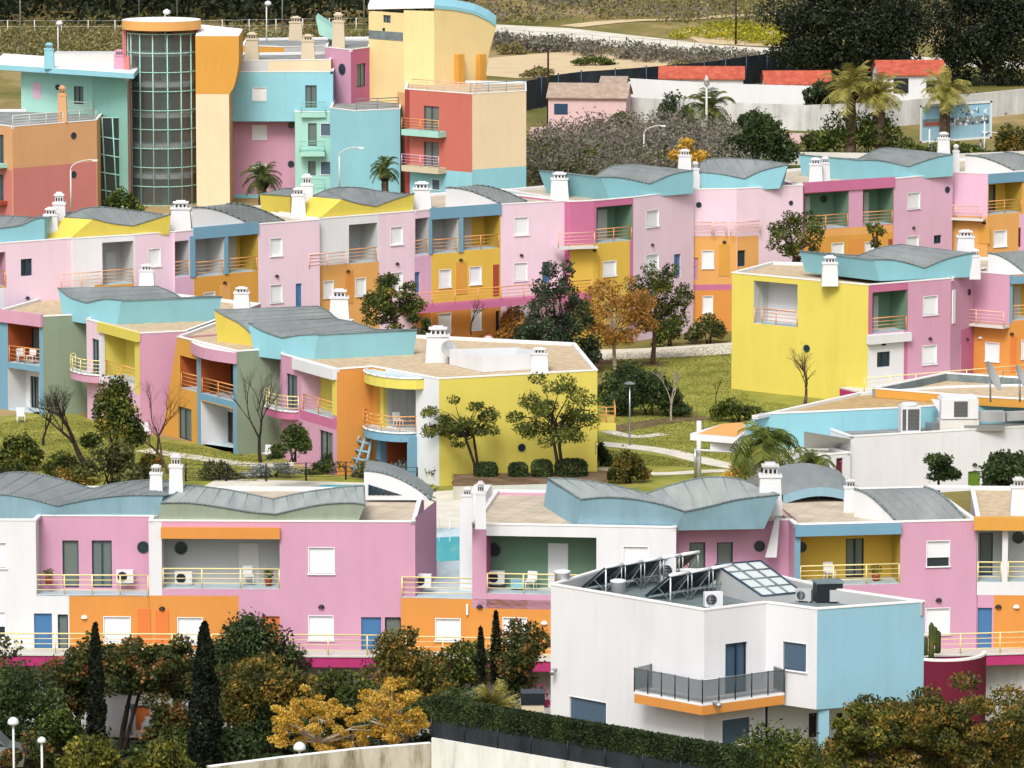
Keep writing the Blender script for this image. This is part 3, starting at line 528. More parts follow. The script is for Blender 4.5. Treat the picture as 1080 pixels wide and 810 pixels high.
# --- house E
fe = Face(at_z(1027, 549, ZT), at_z(1135, 550, ZT))
h = House('terraced_house', 'orange and white terraced house at the right edge of the front row, blue front door', 'house', FRONT, loc_of(1070, 549, ZT, ZG))
fe2 = fe.off(.02)
block(h, fe2, 1030.5, 1135, 660, ZD, ZG, BK, ('orange', [('pink', 1030, 1048, 600, 692), ('whited', 1030, 1135, 692, 800)], [('dr', 1031, 1046, 641, 690), ('la', 1053, 641), ('la', 1072, 641, 'trim')]), doroof=False)
block(h, fe2, 1030.5, 1135, 590, ZT, ZD, BK, ('white', [], [
    ('lo', 1031, 1057, 558, 614, 1.8, 'greyl', 'white', [('wd', 1033, 1047, 562, 614)], dict(name='loggia')), ('lo', 1063, 1130, 558, 614, 1.8, 'greyl', 'white', [('po', 1074, 567, 6.5)]),
    ('bx', 1027, 1135, 545, 558, 'mustard', .5, 'beam')]), doroof=False)
q = lambda x, o=0: fe2.P(fe2.hit(x, 549)[0], 0, o)
h.roof([q(1030.5), q(1135), q(1135, -BK), q(985, -BK), q(1030.5, -BK + .1)], ZT, 'gravel')
h.chimney(1074, 540, 502, 18, ZT, 'white', 'whited')
h.done()
# gallery walkway in front of the row
w = empty('walkway', loc_of(300, 700, ZW, ZW), 'raised walkway with a magenta edge and cream railing along the front row of houses', 'walkway')
def walk(f, xa, xb, o, name_off):
    a, b = f.hit(xa, 697)[0], f.hit(xb, 697)[0]
    mb = MB(); f.box(mb, a, b, ZW - .5, ZW, .01, o, 'magenta'); mb.build('slab', w); mb = MB(); f.box(mb, a, b, ZW + .002, ZW + .08, .01, o + .06, 'offwhite'); mb.build('edge', w)
    rail(f, a, b, ZW + .08, 1.0, o - .05, 'rail').build('railing', w)
walk(ff, -60, 430, 1.5, 0); walk(fc, 432, 705, 1.5, 0); walk(fd, 880, 1130, 1.5, 0)
# ================================================================== WHITE VILLA
ZV = 8.7
PV = [at_z(581, 617, ZV).xy, at_z(743, 644, ZV).xy, at_z(808, 636, ZV).xy, at_z(862, 643, ZV).xy, at_z(975, 635, ZV).xy]
h = House('villa', 'white flat roofed villa with a sky blue end wall and solar panels, nearest house', 'villa', None, (PV[1].x, PV[1].y, ZG))
F1, F2, F3, F4 = [Face(PV[i], PV[i + 1]) for i in range(4)]
h.facade(F1, ZG, ZV, 'white', [], [('sh', 600, 640, 737, 775, 1, 'shutterd')])
h.facade(F2, ZG, ZV, 'white', [], [('wd', 765, 788, 678, 731, 'framed', 'shade'), ('sh', 761, 792, 757, 785, 1, 'shutterd')])
ZO = 4.35
h.facade(F3, ZO, ZV, 'white', [], [('sh', 825, 851, 677, 707, 1, 'shutterd')]); h.facade(F4, ZO, ZV, 'lightblue')
bkv = (-F2.n); bkv = Vector((.25, 1)).normalized()
bl_, bm_, br_ = at_z(640, 599, ZV).xy, at_z(800, 603, ZV).xy, at_z(884, 622, ZV).xy
for a, b, m in ((bl_, PV[0], 'white'), (PV[4], br_, 'lightblue'), (br_, bm_, 'white'), (bm_, bl_, 'white')): h.wall.poly([(a.x, a.y, ZO if m == 'lightblue' else ZG), (b.x, b.y, ZO if m == 'lightblue' else ZG), (b.x, b.y, ZV), (a.x, a.y, ZV)], m)
h.wall.poly([(p.x, p.y, ZO) for p in (PV[3], PV[2], br_, PV[4])], 'white')
h.facade(Face(PV[2] + bkv * .5, PV[2] + bkv * .8 + F4.e * 5.5), ZG, ZO, 'white', [], [('dr', 853, 862, 752, 778, 'black'), ('gl', 882, 889, 752, 778, 'framed')])
h.roof(PV + [br_, bm_, bl_], ZV, 'slate', cw=.2, drop=.55, inner='grey')
mb = MB(); c = PV[3] + (PV[4] - PV[3]) * .05 + bkv * .35; mb.cbox((c.x, c.y, ZG), .45, .35, ZO - ZG, 'lightblue', .1); h.bld(mb, 'column')
# balcony
ZBk = 4.95; o = 1.15
def along(f, x, y, off): u, z = f.hit(x, y); return f.P(u, ZBk, off)
def isect(A, d, B, e):
    k = d.x * e.y - d.y * e.x; t = ((B.x - A.x) * e.y - (B.y - A.y) * e.x) / k; return A + d * t
c0 = F1.off(o); c1 = F2.off(o); corner = isect(c0.A, c0.e, c1.A, c1.e)
u_s = F1.off(o).hit(669, 732)[0]; e1 = c0.A + c0.e * u_s; u_e = c1.hit(827, 735)[0]; e2 = c1.A + c1.e * u_e
base = [e1 - F1.n * (o - .01), e1, corner, e2, e2 - F2.n * (o - .01), PV[1]]
sl = slab(h, base, ZBk - .5, ZBk - .1, 'orange', 'balcony'); slab(h, [p + (p - PV[1]) * .002 for p in base], ZBk - .098, ZBk, 'coping', 'balcony_edge', None, sl)
gm = MB(); pm = MB()
for a, b, n in ((e1 - F1.n * (o - .05), e1, 1), (e1, corner, 5), (corner, e2, 5), (e2, e2 - F2.n * (o - .05), 1)):
    for i in range(n):
        p = a.lerp(b, i / n); q_ = a.lerp(b, (i + 1) / n)
        gm.box((p.x, p.y, ZBk + .08), Vector(((q_ - p).x, (q_ - p).y, 0)), Vector((-(q_ - p).y, (q_ - p).x, 0)).normalized() * .015, Vector((0, 0, .92)), 'railglass'); pm.tube((p.x, p.y, ZBk), (p.x, p.y, ZBk + 1.05), .028, .028, 'framed')
    pm.tube((a.x, a.y, ZBk + 1.02), (b.x, b.y, ZBk + 1.02), .02, .02, 'metal')
go = h.bld(gm, 'glass_balustrade', sl); h.bld(pm, 'baluster', sl)
for f, x, y in ((F1, 587, 706), (c1, 752, 741)):
    u, z = f.hit(x, y); mb = MB(); mb.tube(f.P(u, z, 0), f.P(u, z, .25), .05, .05, 'metal'); mb.tube(f.P(u, z, .2), f.P(u + .1, z - .1, .42), .09, .12, 'metal', 8); h.bld(mb, 'spotlight')
# skylight
ZR = ZV - .55
S = [at_z(750, 644, ZR), at_z(846, 634, ZR)]
def lantern():
    zl, zh = ZR + .4, ZR + 1.25; H0, H1, L1, L0 = at_z(755, 596, zh), at_z(802, 592, zh), at_z(846, 625, zl), at_z(804, 629, zl); d = lambda p: Vector((p.x, p.y, ZR))
    mb = MB()
    for a, b in ((L0, L1), (H0, L0), (L1, H1), (H1, H0)): mb.poly([d(a), d(b), b, a], 'grey')
    o = h.bld(mb, 'skylight'); g = MB(); g.poly([L0, L1, H1, H0], 'skyglass'); h.bld(g, 'pane', o); b = MB(); up = Vector((0, 0, .03))
    for i in range(4): t = i / 3; b.tube(L0.lerp(L1, t) + up, H0.lerp(H1, t) + up, .045, .045, 'frame' if i in (0, 3) else 'slate', 4)
    for j in range(5): t = j / 4; b.tube(L0.lerp(H0, t) + up, L1.lerp(H1, t) + up, .045, .045, 'frame' if j in (0, 4) else 'slate', 4)
    g2 = MB(); c = L0.lerp(H0, .62).lerp(L1.lerp(H1, .62), .5) + up; h.bld(b, 'glazing_bar', o)
lantern()
for x, yb, yt, w_ in ((593, 619, 602, 17), (652, 629, 613, 16)):
    p = at_z(x, yb, ZV - .3); mb = MB(); k = 25; R = w_ / 2 / k; mb.lathe(p, [(R, 0), (R * .97, .62), (R * 1.1, .64), (R * 1.1, .72), (R * .6, .76)], 'white', 14); h.bld(mb, 'chimney')
h.done()
def solar(label, x, y, x2, y2, n):
    p = at_z(x, y, ZR); q = at_z(x2, y2, ZR); root = empty('solar_panel', p, label, 'solar panel', 'solar panels on the villa roof')
    e = (q - p); L = e.length; e.normalize(); nb = Vector((-e.y, e.x, 0)); H = 1.2; D = 1.5; up = Vector((0, 0, 1))
    for i in range(n):
        a = p + e * (L * i / n + .05); b = p + e * (L * (i + 1) / n - .05); mb = MB(); th = (nb * H + up * D).normalized() * .06
        mb.box(a + nb * D + up * .12, b - a, -nb * D + up * (H - .12), th, 'panel'); mb.build('panel', root); mb = MB()
        for t in (.06, .94):
            c = a.lerp(b, t); mb.tube(c, c + up * H, .045 if i == 0 and t < .1 else .028, .03, 'trim' if i == 0 and t < .1 else 'metal', 5); mb.tube(c + up * H - th * .6, c + nb * D + up * .1 - th * .6, .03, .03, 'metal', 5); mb.tube(c + up * .1, c + nb * D * .5 + up * H * .5, .02, .02, 'slate', 5)
        mb.tube(a + up * .1, b + up * H * .9, .02, .02, 'slate', 5); mb.tube(a + up * .5, b + up * .5, .02, .02, 'slate', 5); mb.build('frame', root)
        mb = MB(); mb.tube(a + up * (H + .05), b + up * (H + .05), .075, .075, 'trim', 10); mb.build('water_tube', root)
solar('rear run of tilted solar panels nearest the left chimney of the villa', 637, 628, 738, 611, 5); solar('front run of tilted solar panels beside the skylight', 705, 637, 772, 625, 3)
def acunit(x, y, z, w_, hh, dd, rz, label, group=None, mat='white', d=None):
    p = at_z(x, y, z) if d is None else at_d(x, y, d); root = empty('air_conditioner', p, label, 'air conditioner', group)
    mb = MB(); ex = Vector((math.cos(rz), math.sin(rz), 0)); ey = Vector((-ex.y, ex.x, 0))
    mb.cbox(p + Vector((0, 0, .08)), w_, dd, hh, mat, rz)
    for s in (-.35, .35): mb.cbox(p + ex * w_ * s, .08, dd, .079, 'metal', rz)
    mb.build('casing', root); g = MB(); c = p - ey * (dd / 2 + .012) + Vector((0, 0, .08 + hh / 2)) - ex * w_ * .14; R = min(w_, hh) * .38; n = 16
    g.poly([c + ex * math.cos(2 * math.pi * i / n) * R + Vector((0, 0, math.sin(2 * math.pi * i / n) * R)) for i in range(n)], 'framed')
    for i in range(-3, 4): zz = i * R * .28; hw = math.sqrt(R * R - zz * zz); g.tube(c - ex * hw + Vector((0, 0, zz)) - ey * .02, c + ex * hw + Vector((0, 0, zz)) - ey * .02, .012, .012, 'metal', 4)
    g.build('fan_grille', root)
acunit(752, 641, ZR, .8, .62, .35, .17, 'small white air conditioner on the villa roof in front of the skylight')
acunit(704, 616, ZR, .7, 1.1, .35, .17, 'upright white air conditioner between the solar panels')
def tank(x, y, label):
    p = at_z(x, y, ZR); root = empty('roof_ventilator', p, label, 'ventilator'); mb = MB(); mb.cbox(p, 1.15, .9, .85, 'framed', .15); mb.build('cabinet', root); mb = MB(); mb.cbox(p + Vector((.35, -.5, .08)), .6, .12, .5, 'grey', .15); mb.build('hatch', root); mb = MB(); mb.cbox(p + Vector((0, 0, .852)), 1.25, 1.0, .06, 'slate', .15); mb.build('lid', root)
tank(873, 634, 'dark square ventilator cabinet on the villa roof behind the blue wall')
acunit(848, 635, ZR, .7, .5, .35, -.3, 'grey air conditioner between the skylight and the dark ventilator cabinet', None, 'grey')
for x, y, f, lab in ((388 / 3 + 0, 0, None, None),): pass
def deck_ac(f, x, y, off, label, mat='white'):
    u, z = f.hit(x, y); p = f.P(u, z, off); rz = math.atan2(f.e.y, f.e.x); 
    root = empty('air_conditioner', p, label, 'air conditioner'); mb = MB(); f.box(mb, u - .42, u + .42, z + .06, z + .68, off - .3, off, mat); f.box(mb, u - .3, u + .3, z, z + .06, off - .28, off - .02, 'metal'); mb.build('casing', root)
    mb = MB(); n = 16; mb.poly([f.P(u - .12 + .24 * math.cos(2 * math.pi * i / n), z + .37 + .24 * math.sin(2 * math.pi * i / n), off + .012) for i in range(n)], 'framed'); mb.build('fan_grille', root)
deck_ac(ff, 130, 619, -.75, 'air conditioner on the pink open terrace of the leftmost front-row house')
deck_ac(ff, 192, 621, -.8, 'air conditioner standing in the grey loggia')
deck_ac(fc, 443, 624, -.9, 'air conditioner on the terrace between the front-row blocks')
deck_ac(fc, 520, 622, -1.2, 'air conditioner in the green loggia')
# storage crate / pool toy in green loggia
u, z = fc.hit(543, 624); mb = MB(); fc.box(mb, u - .3, u + .3, z, z + .35, -1.3, -.9, 'bluel'); fc.box(mb, u - .33, u + .33, z + .351, z + .42, -1.33, -.87, 'cobalt'); solo(mb, 'storage_box', 'pale blue storage box in the green loggia', 'box')
# wine-red curved planter with cactus
pl = empty('planter', at_d(1005, 690, 240), 'wine red curved planter wall with a white rim at the right edge', 'planter')
zc = at_d(1005, 665, 243.5); cc = at_d(992, 690, 246.2); n = 16; R = 2.2; mb = MB(); rm = MB()
arcp = [(cc.x + R * 1.0 * math.cos(a), cc.y + R * 1.0 * math.sin(a)) for a in [math.pi * (1.0 + 1.0 * i / n) for i in range(n + 1)]]
zt_ = ZW + .35
for i in range(n):
    a, b = arcp[i], arcp[i + 1]; mb.poly([(a[0], a[1], ZG), (b[0], b[1], ZG), (b[0], b[1], zt_), (a[0], a[1], zt_)], 'wine')
    ia = (cc.x + (a[0] - cc.x) * .9, cc.y + (a[1] - cc.y) * .9); ib = (cc.x + (b[0] - cc.x) * .9, cc.y + (b[1] - cc.y) * .9)
    rm.prism([(*a, zt_), (*b, zt_), (*ib, zt_), (*ia, zt_)], [(*a, zt_ + .1), (*b, zt_ + .1), (*ib, zt_ + .1), (*ia, zt_ + .1)], 'coping'); mb.poly([(ib[0], ib[1], zt_ - .5), (ia[0], ia[1], zt_ - .5), (ia[0], ia[1], zt_), (ib[0], ib[1], zt_)], 'wine')
mb.poly([(p[0], p[1], zt_ - .4) for p in arcp], 'soil'); mb.build('wall', pl); rm.build('rim', pl)
mb = MB(); cp = Vector((cc.x - .5, cc.y - .6, zt_ - .4))
for dx, dz0, hh in ((0, 0, 2.0), (.32, .5, 1.1), (-.3, .4, .9), (.15, .9, .9)):
    mb.lathe(cp + Vector((dx, 0, dz0)), [(.09, 0), (.14, .1), (.14, hh * .9), (.04, hh)], 'leafmid', 9)
    if dx: mb.tube(cp + Vector((0, 0, dz0 + .1)), cp + Vector((dx, 0, dz0 + .1)), .09, .1, 'leafmid', 8)
solo(mb, 'cactus', 'columnar cactus growing in the wine red planter', 'cactus')
# ================================================================== BACK ROW (top 10.3)
ZB, ZBD, ZBW = 10.3, 7.2, 4.1
BACK = 'terraced houses in the back row'
def bh(label, x, y): return House('terraced_house', label, 'house', BACK, loc_of(x, y, ZB, 0))
def deckline(h, f, x0, x1, y, o=.12, mat='offwhite'):
    a, b, c, d = f.rect(x0, x1, y - 1.2, y + 1.2); w = MB(); f.box(w, a, b, c, d, -.02, o, mat); h.bld(w, 'sill')
R = dict(rmat='railo'); NR = dict(rail=False)
# 1 leftmost pink
h = bh('pale pink house at the left end of the back row under a blue wavy roof', 40, 254)
f, = volume(h, [(-40, 260), (77, 251.5)], ZB, 0, 9, [('pinkp', [('white', -40, 5, 305, 420), ('mustard', -40, 7, 292, 305)], [('lo', -30, 6, 267, 303, 1.8, 'green', 'pink', [], R), ('gl', 22, 34, 273, 291), ('la', 29, 315)])])
wavy(h, f.off(-.3), ((-20, 256), (47, 250.5)), [[(-20, 240), (0, 241), (22, 238)], [(22, 238), (38, 231), (47, 230)]], ((22, 238), (38, 225)), [[(-20, 229), (10, 228), (38, 230)], [(38, 230), (55, 224), (75, 224)]], 'bluel', 'roofgrey', lean=.1)
h.chimney(54, 249, 218, 17, ZB); h.chimney(63, 246, 202, 15, ZB); h.done()
# 2 white + pink with yellow crown
h = bh('white and pink back row house under a yellow wavy roof, left of the blue beams', 140, 247)
f, g = volume(h, [(77, 252), (142, 248), (184, 244.5)], ZB, 0, 9, [('white', [('mustard', 100, 142, 299, 330)], [('lo', 108, 141, 255, 300, 2, 'grey', 'greyl', [('bx', 112, 122, 266, 300, 'greyl', .03, 'door')], R)]),
    ('pinkp', [], [('sh', 156.5, 169.5, 262, 281), ('gl', 190 - 7, 192 - 7, 300, 320), ('sh', 146, 160, 300, 318)])])
h.bld(rail(f.off(.4), f.hit(62, 300)[0], f.hit(104, 300)[0], f.hit(85, 302)[1], .95, 0, 'railp'), 'railing')
wavy(h, f.off(-.3), ((70, 248), (178, 241)), [[(98, 231), (118, 236), (140, 238.5)], [(140, 238.5), (158, 233), (180, 226)]], ((98, 231), (68, 229)), [[(68, 229), (90, 220), (112, 219), (135, 222)], [(135, 222), (155, 224), (172, 227)]], 'yellowf', 'roofgrey', lean=.1)
h.chimney(191, 241, 211, 23, ZB); h.done()
# 3 blue frame loggias
h = bh('back row house with blue beamed loggias, left of the white house with three chimneys', 240, 240)
f1, f, g = volume(h, [(184, 245), (204, 243), (272, 237), (337, 232)], ZB, 0, 9, [
    ('pinkp', [('pinkl', 184, 204, 292, 330)], [('lo', 184.5, 199.5, 254, 291, 1.8, 'grey', 'grey', [('po', 191, 259, 3.5, 1.2)], R)]),
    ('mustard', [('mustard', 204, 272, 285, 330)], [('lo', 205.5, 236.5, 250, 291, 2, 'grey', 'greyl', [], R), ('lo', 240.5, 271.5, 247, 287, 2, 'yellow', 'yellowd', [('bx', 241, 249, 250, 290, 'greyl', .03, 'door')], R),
        ('bx', 203.5, 272, 237, 249.5, 'bluep', .12, 'beam'), ('bx', 200, 205.2, 249, 292, 'bluep', .1, 'post'), ('bx', 236.4, 240, 247.5, 289, 'bluep', .1, 'post'), ('bx', 232, 243, 300, 320, 'orangel', .04, 'door'), ('la', 237, 299), ('sh', 215, 227, 308, 325), ('sh', 247, 262, 306, 325)]),
    ('pinkp', [], [('sh', 285, 298, 251, 270), ('sh', 285, 298, 300, 319), ('la', 292, 292), ('dr', 312, 318.5, 299, 330)])])
archroof(h, (265, 237), (300, 233), (203, 219), ZB, 1.5)
h.done()
# 4 white recess + grey loggia, yellow crown
h = bh('white back row house with grey loggia, yellow wavy roof and three white chimneys', 380, 228)
f, g = volume(h, [(337, 231), (400, 226), (437, 223)], ZB, 0, 9, [('white', [('orangel', 330, 400, 278, 400), ], [('lo', 368, 398, 236, 277, 2, 'grey', 'greyl', [], R), ('sh', 375, 386, 293, 312), ('bx', 364, 372, 285, 320, 'orange', .04, 'door'), ('la', 367, 287), ('sh', 341, 352, 296, 314)]),
    ('pinkp', [], [('sh', 412, 425, 239, 258), ('la', 419, 279), ('sh', 412, 425, 287, 306)])])
h.bld(rail(f.off(.5), f.hit(322, 280)[0], f.hit(360, 280)[0], f.hit(340, 281)[1], .95, 0, 'railp'), 'railing')
wavy(h, f.off(-.3), ((330, 230), (435, 222)), [[(361, 210), (378, 215), (396, 218)], [(396, 218), (415, 211), (437, 204)]], ((361, 210), (330, 207)), [[(330, 207), (350, 199), (375, 198), (395, 201)], [(395, 201), (410, 203), (430, 205)]], 'yellowf', 'roofgrey', lean=.1)
wavy(h, f.off(-5), ((276, 225), (306, 226)), [[(274, 205), (290, 206)], [(290, 206), (306, 207)]], ((274, 205), (300, 198)), [[(300, 199), (315, 199)], [(315, 199), (330, 200)]], 'yellowf', 'roofgrey', lean=.1)
h.chimney(315, 228, 197, 16, ZB); h.chimney(324, 224, 183, 15, ZB); h.chimney(445, 219, 191, 21, ZB); h.done()
# 5 blue frame 2
h = bh('back row house with blue beamed loggias above a deep yellow storey and railed walkway', 490, 218)
f1, f, g = volume(h, [(437, 223), (455, 221), (528, 216), (601, 212)], ZB, 0, 9, [
    ('pinkp', [('pinkl', 437, 455, 270, 330), ('orange', 437, 455, 325, 400)], [('lo', 438, 452, 230, 268, 1.8, 'grey', 'grey', [('po', 445, 237, 3.5, 1.2)], R), ('dr', 437.5, 443, 287, 312)]),
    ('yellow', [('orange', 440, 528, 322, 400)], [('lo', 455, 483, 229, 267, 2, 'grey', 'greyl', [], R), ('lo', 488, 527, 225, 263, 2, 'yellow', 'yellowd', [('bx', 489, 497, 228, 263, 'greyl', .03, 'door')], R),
        ('bx', 453, 528, 217, 229, 'bluep', .12, 'beam'), ('bx', 451.5, 455, 229, 268, 'bluep', .1, 'post'), ('bx', 483.6, 488, 226, 266, 'bluep', .1, 'post'), ('bx', 481, 492, 276, 310, 'mustard', .04, 'door'), ('la', 486, 275), ('sh', 463, 476, 284, 303), ('sh', 495, 508, 281, 300),
        ('sh', 462, 476, 330, 350), ('sh', 497, 508, 326, 348), ('bx', 520, 526, 279, 312, 'rust', .04, 'door'), ('gl', 523, 527, 328, 350)]),
    ('pinkp', [], [('sh', 542.5, 557.5, 229, 248), ('sh', 542, 556.5, 277, 296), ('la', 550, 270), ('dr', 572, 580, 276, 312), ('sh', 541, 556, 322, 340)])])
archroof(h, (528, 215), (556, 212.5), (470, 198), ZB, 1.3)
h.done()
# walkway slab of the middle
w = empty('walkway', loc_of(520, 312, ZBW, ZBW), 'pink edged walkway with orange railing along the back row of houses', 'walkway'); mb = MB()
gw = Face(f1.A, g.B); u0_, z0_ = gw.hit(420, 318); u1_, z1_ = gw.hit(612, 308); zz_ = (z0_ + z1_) / 2
gw.box(mb, u0_, u1_, zz_ - .55, zz_ - .1, .3, 1.5, 'pinkd'); mb.build('slab', w); rail(gw, u0_, u1_, zz_ - .1, .95, 1.45, 'railo').build('railing', w)
# 6 dark pink + green loggia with blue crown
h = bh('pink back row house with a deep pink recess and one green loggia', 650, 210)
f, f2, g = volume(h, [(601, 213), (626, 212), (668, 208.5), (732, 200.5)], ZB, 0, 9, [('pinkd', [('pinkl', 590, 601, 220, 300), ('yellow', 601, 626, 258, 400)], []),
    ('pinkd', [('yellow', 620, 664, 255, 400)], [('lo', 629, 667, 217, 255, 2, 'green', 'green', [('bx', 630, 640, 221, 255, 'greyl', .03, 'door'), ('bx', 654, 663, 221, 255, 'greyl', .03, 'door')], dict(rmat='railo')), ('sh', 636, 650, 275, 291), ('la', 627, 265), ('bx', 631, 632, 270, 300, 'mustard', .03, 'door')]),
    ('pinkp', [], [('sh', 681.5, 695, 221.5, 239), ('la', 688, 259), ('sh', 681, 695, 268, 285), ('dr', 711, 718, 268, 292)])])
h.bld(rail(f, f.hit(584, 260)[0], f.hit(622, 260)[0], f.hit(605, 259)[1], 1.0, .9, 'railp'), 'railing')
a_, b_ = f.hit(584, 260)[0], f.hit(626, 260)[0]; mb = MB(); f.box(mb, a_, b_, f.hit(605, 259)[1] - .15, f.hit(605, 259)[1], .02, .95, 'offwhite'); h.bld(mb, 'balcony')
wavy(h, f2.off(-.6), ((643, 206), (731, 198)), [[(634, 187), (655, 188), (685, 194)], [(685, 194), (710, 184), (731, 180)]], ((634, 187), (568, 180)), [[(568, 180), (600, 183), (628, 186)], [(628, 186), (645, 176), (668, 173)]], 'bluel', 'roofgrey', lean=.1)
h.chimney(590, 207, 181, 20, ZB); h.chimney(722, 182, 157, 15, ZB + 1.2); h.chimney(733, 199, 170, 10, ZB); h.done()
# 7 pink recess + amber lower
h = bh('pale pink back row house with no loggia, amber lower storey and pink railings', 775, 198)
f, g = volume(h, [(732, 200), (777, 199.5), (847, 195.5)], ZB, 0, 9, [('pinkp', [('orangel', 728, 777, 249, 300), ('pinkd', 728, 777, 300, 306), ('orange', 728, 777, 306, 400)], [('dr', 732, 736, 272, 295, 'pink'), ('bx', 758, 769, 257, 291, 'mustard', .04, 'door'), ('la', 764, 256), ('sh', 740, 753, 264, 283), ('po', 737, 216, 3, 1), ('sh', 741, 752, 312, 330)]),
    ('pinkp', [('orangel', 777, 800, 249, 300), ('orange', 777, 800, 306, 400), ('pinkd', 777, 800, 300, 306)], [('gl', 774 + 4, 786, 264, 281), ('po', 834, 214, 2.5, 1)])])
for a_, b_ in ((712, 750), (752, 765), (768, 799)): h.bld(rail(f if b_ < 770 else g, (f if b_ < 770 else g).hit(a_, 247)[0], (f if b_ < 770 else g).hit(b_, 247)[0], (f if b_ < 770 else g).hit(a_, 248)[1], .95, .35, 'railp'), 'railing')
wavy(h, f.off(-.8), ((740, 198), (822, 193)), [[(738, 182), (760, 184), (785, 189)], [(785, 189), (805, 180), (831, 174)]], ((785, 189), (790, 185)), [[(738, 172), (750, 168), (770, 167)], [(770, 167), (800, 169), (829, 173)]], 'bluel', 'roofgrey', lean=.1)
h.done()
# 8 double green loggia
h = bh('back row house with two green loggias under one magenta beam', 890, 192)
f, g = volume(h, [(847, 195), (943, 189), (1005, 183)], ZB, 0, 9, [('pinkd', [('pink', 895, 910, 200, 245), ('orangel', 847, 942, 240, 248), ('mustard', 847, 942, 248, 400)], [
    ('lo', 848, 895, 203, 241, 2, 'green', 'green', [('po', 868.5, 210, 4.5, .9), ('bx', 849, 854, 207, 241, 'greyl', .03, 'door')], R), ('lo', 910, 942, 199, 237, 2, 'green', 'green', [('bx', 911, 916, 203, 238, 'greyl', .03, 'door'), ('bx', 929, 938, 203, 238, 'greyl', .03, 'door')], R),
    ('bx', 847, 943, 189.5, 200.5, 'pinkd', .12, 'beam'), ('sh', 877, 890, 256, 275), ('bx', 895, 911, 252, 285, 'orange', .04, 'door'), ('sh', 912, 922, 255, 275), ('bx', 937, 941, 252, 262, 'rust', .03, 'door')]),
    ('pinkl', [], [('sh', 957, 970.5, 203, 220), ('la', 963.5, 241), ('sh', 956, 969, 249, 266), ('po', 999, 200, 3.5, 1), ('gl', 985, 993, 248, 257)])])
wavy(h, f.off(-.6), ((914, 187), (1005, 180)), [[(910, 169), (930, 170), (958, 176)], [(958, 176), (985, 167), (1005, 163)]], ((910, 169), (842, 163)), [[(842, 163), (870, 166), (905, 168)], [(905, 168), (925, 158), (940, 156)]], 'bluel', 'roofgrey', lean=.1)
h.chimney(860, 192, 166, 15, ZB); h.chimney(870, 191, 165, 11, ZB); h.chimney(995, 164, 139, 14, ZB + 1.2); h.chimney(1008, 179, 152, 8, ZB); h.done()
# 9 right edge
h = bh('pink house at the right end of the back row, yellow loggia under blue beam', 1040, 183)
f, g = volume(h, [(1005, 182), (1042, 183.5), (1120, 178)], ZB, 0, 9, [('pinkl', [('orangel', 1003, 1042, 228, 400)], [('bx', 1032, 1044, 239, 257, 'mustard', .04, 'door'), ('la', 1038, 236), ('sh', 1012, 1022, 245, 260)]),
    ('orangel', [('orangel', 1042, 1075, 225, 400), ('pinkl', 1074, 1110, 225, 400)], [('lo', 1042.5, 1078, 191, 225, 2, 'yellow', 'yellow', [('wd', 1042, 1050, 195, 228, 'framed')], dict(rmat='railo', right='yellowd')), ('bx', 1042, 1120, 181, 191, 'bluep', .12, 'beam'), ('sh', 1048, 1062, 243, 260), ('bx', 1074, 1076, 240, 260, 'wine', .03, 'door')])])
h.bld(rail(f, f.hit(985, 230)[0], f.hit(1037, 230)[0], f.hit(1010, 229)[1], .95, .7, 'railp'), 'railing'); a_, b_ = f.hit(986, 230)[0], f.hit(1040, 230)[0]; mb = MB(); f.box(mb, a_, b_, f.hit(1010, 229)[1] - .15, f.hit(1010, 229)[1], .02, .75, 'offwhite'); h.bld(mb, 'balcony')
archroof(h, (1070, 180), (1110, 177), (1018, 164), ZB, 1.2); h.done()
# ================================================================== RIGHT MIDDLE BLOCK (top 7.8)
Z7 = 7.8
h = House('terraced_house', 'big house with a blank lemon yellow side wall, one white loggia cut into it', 'house', 'houses beside the lawn', loc_of(916, 301, Z7, 0))
f, g, g2 = volume(h, [(772, 288), (916, 301), (958, 297.5), (1003, 294)], Z7, 0, 6.5, [
    ('yellowb', [], [('lo', 795, 841, 298, 343, 1.7, 'white', 'whited', [], dict(rmat='railp', rh=.98, ceil='white')), ('po', 851, 367.5, 4.5, .9)]),
    ('pinkd', [('white', 900, 953, 352, 440)], [('lo', 920, 957, 307, 350, 1.9, 'green', 'green', [('bx', 921, 926, 312, 350, 'greyl', .03, 'door'), ('bx', 941, 952, 312, 350, 'greyl', .03, 'door')], dict(rmat='railo')), ('bx', 914, 958.5, 352, 361, 'white', .35, 'balcony_slab'), ('gl', 925, 939, 371, 387), ('la', 932, 364)]),
    ('pink', [], [('sh', 973.5, 989, 312, 332), ('la', 981, 358), ('sh', 972.5, 988, 364, 384)])], backvec=(.5, 1), roofmat='gravel')
h.bld(rail(f, f.hit(804, 342)[0], f.hit(841, 342)[0], f.hit(820, 342)[1], .98, .04, 'railp'), 'railing')
wavy(h, g2.off(-.4), ((928, 290), (1022, 286)), [[(922, 274), (945, 275), (975, 283)], [(975, 283), (1000, 273), (1027, 267)]], ((922, 274), (843, 265)), [[(843, 265), (880, 268), (905, 270)], [(905, 270), (930, 261), (952, 258)]], 'bluel', 'roofgrey', lean=.1)
h.chimney(875, 298, 269, 18, Z7); h.chimney(1018, 268, 242, 20, Z7 + 1.2); h.chimney(1028, 291, 262, 12, Z7); h.done()
h = House('terraced_house', 'pink house right of the blank lemon yellow wall, orange below, behind satellite dishes', 'house', 'houses beside the lawn', loc_of(1040, 289, Z7, 0))
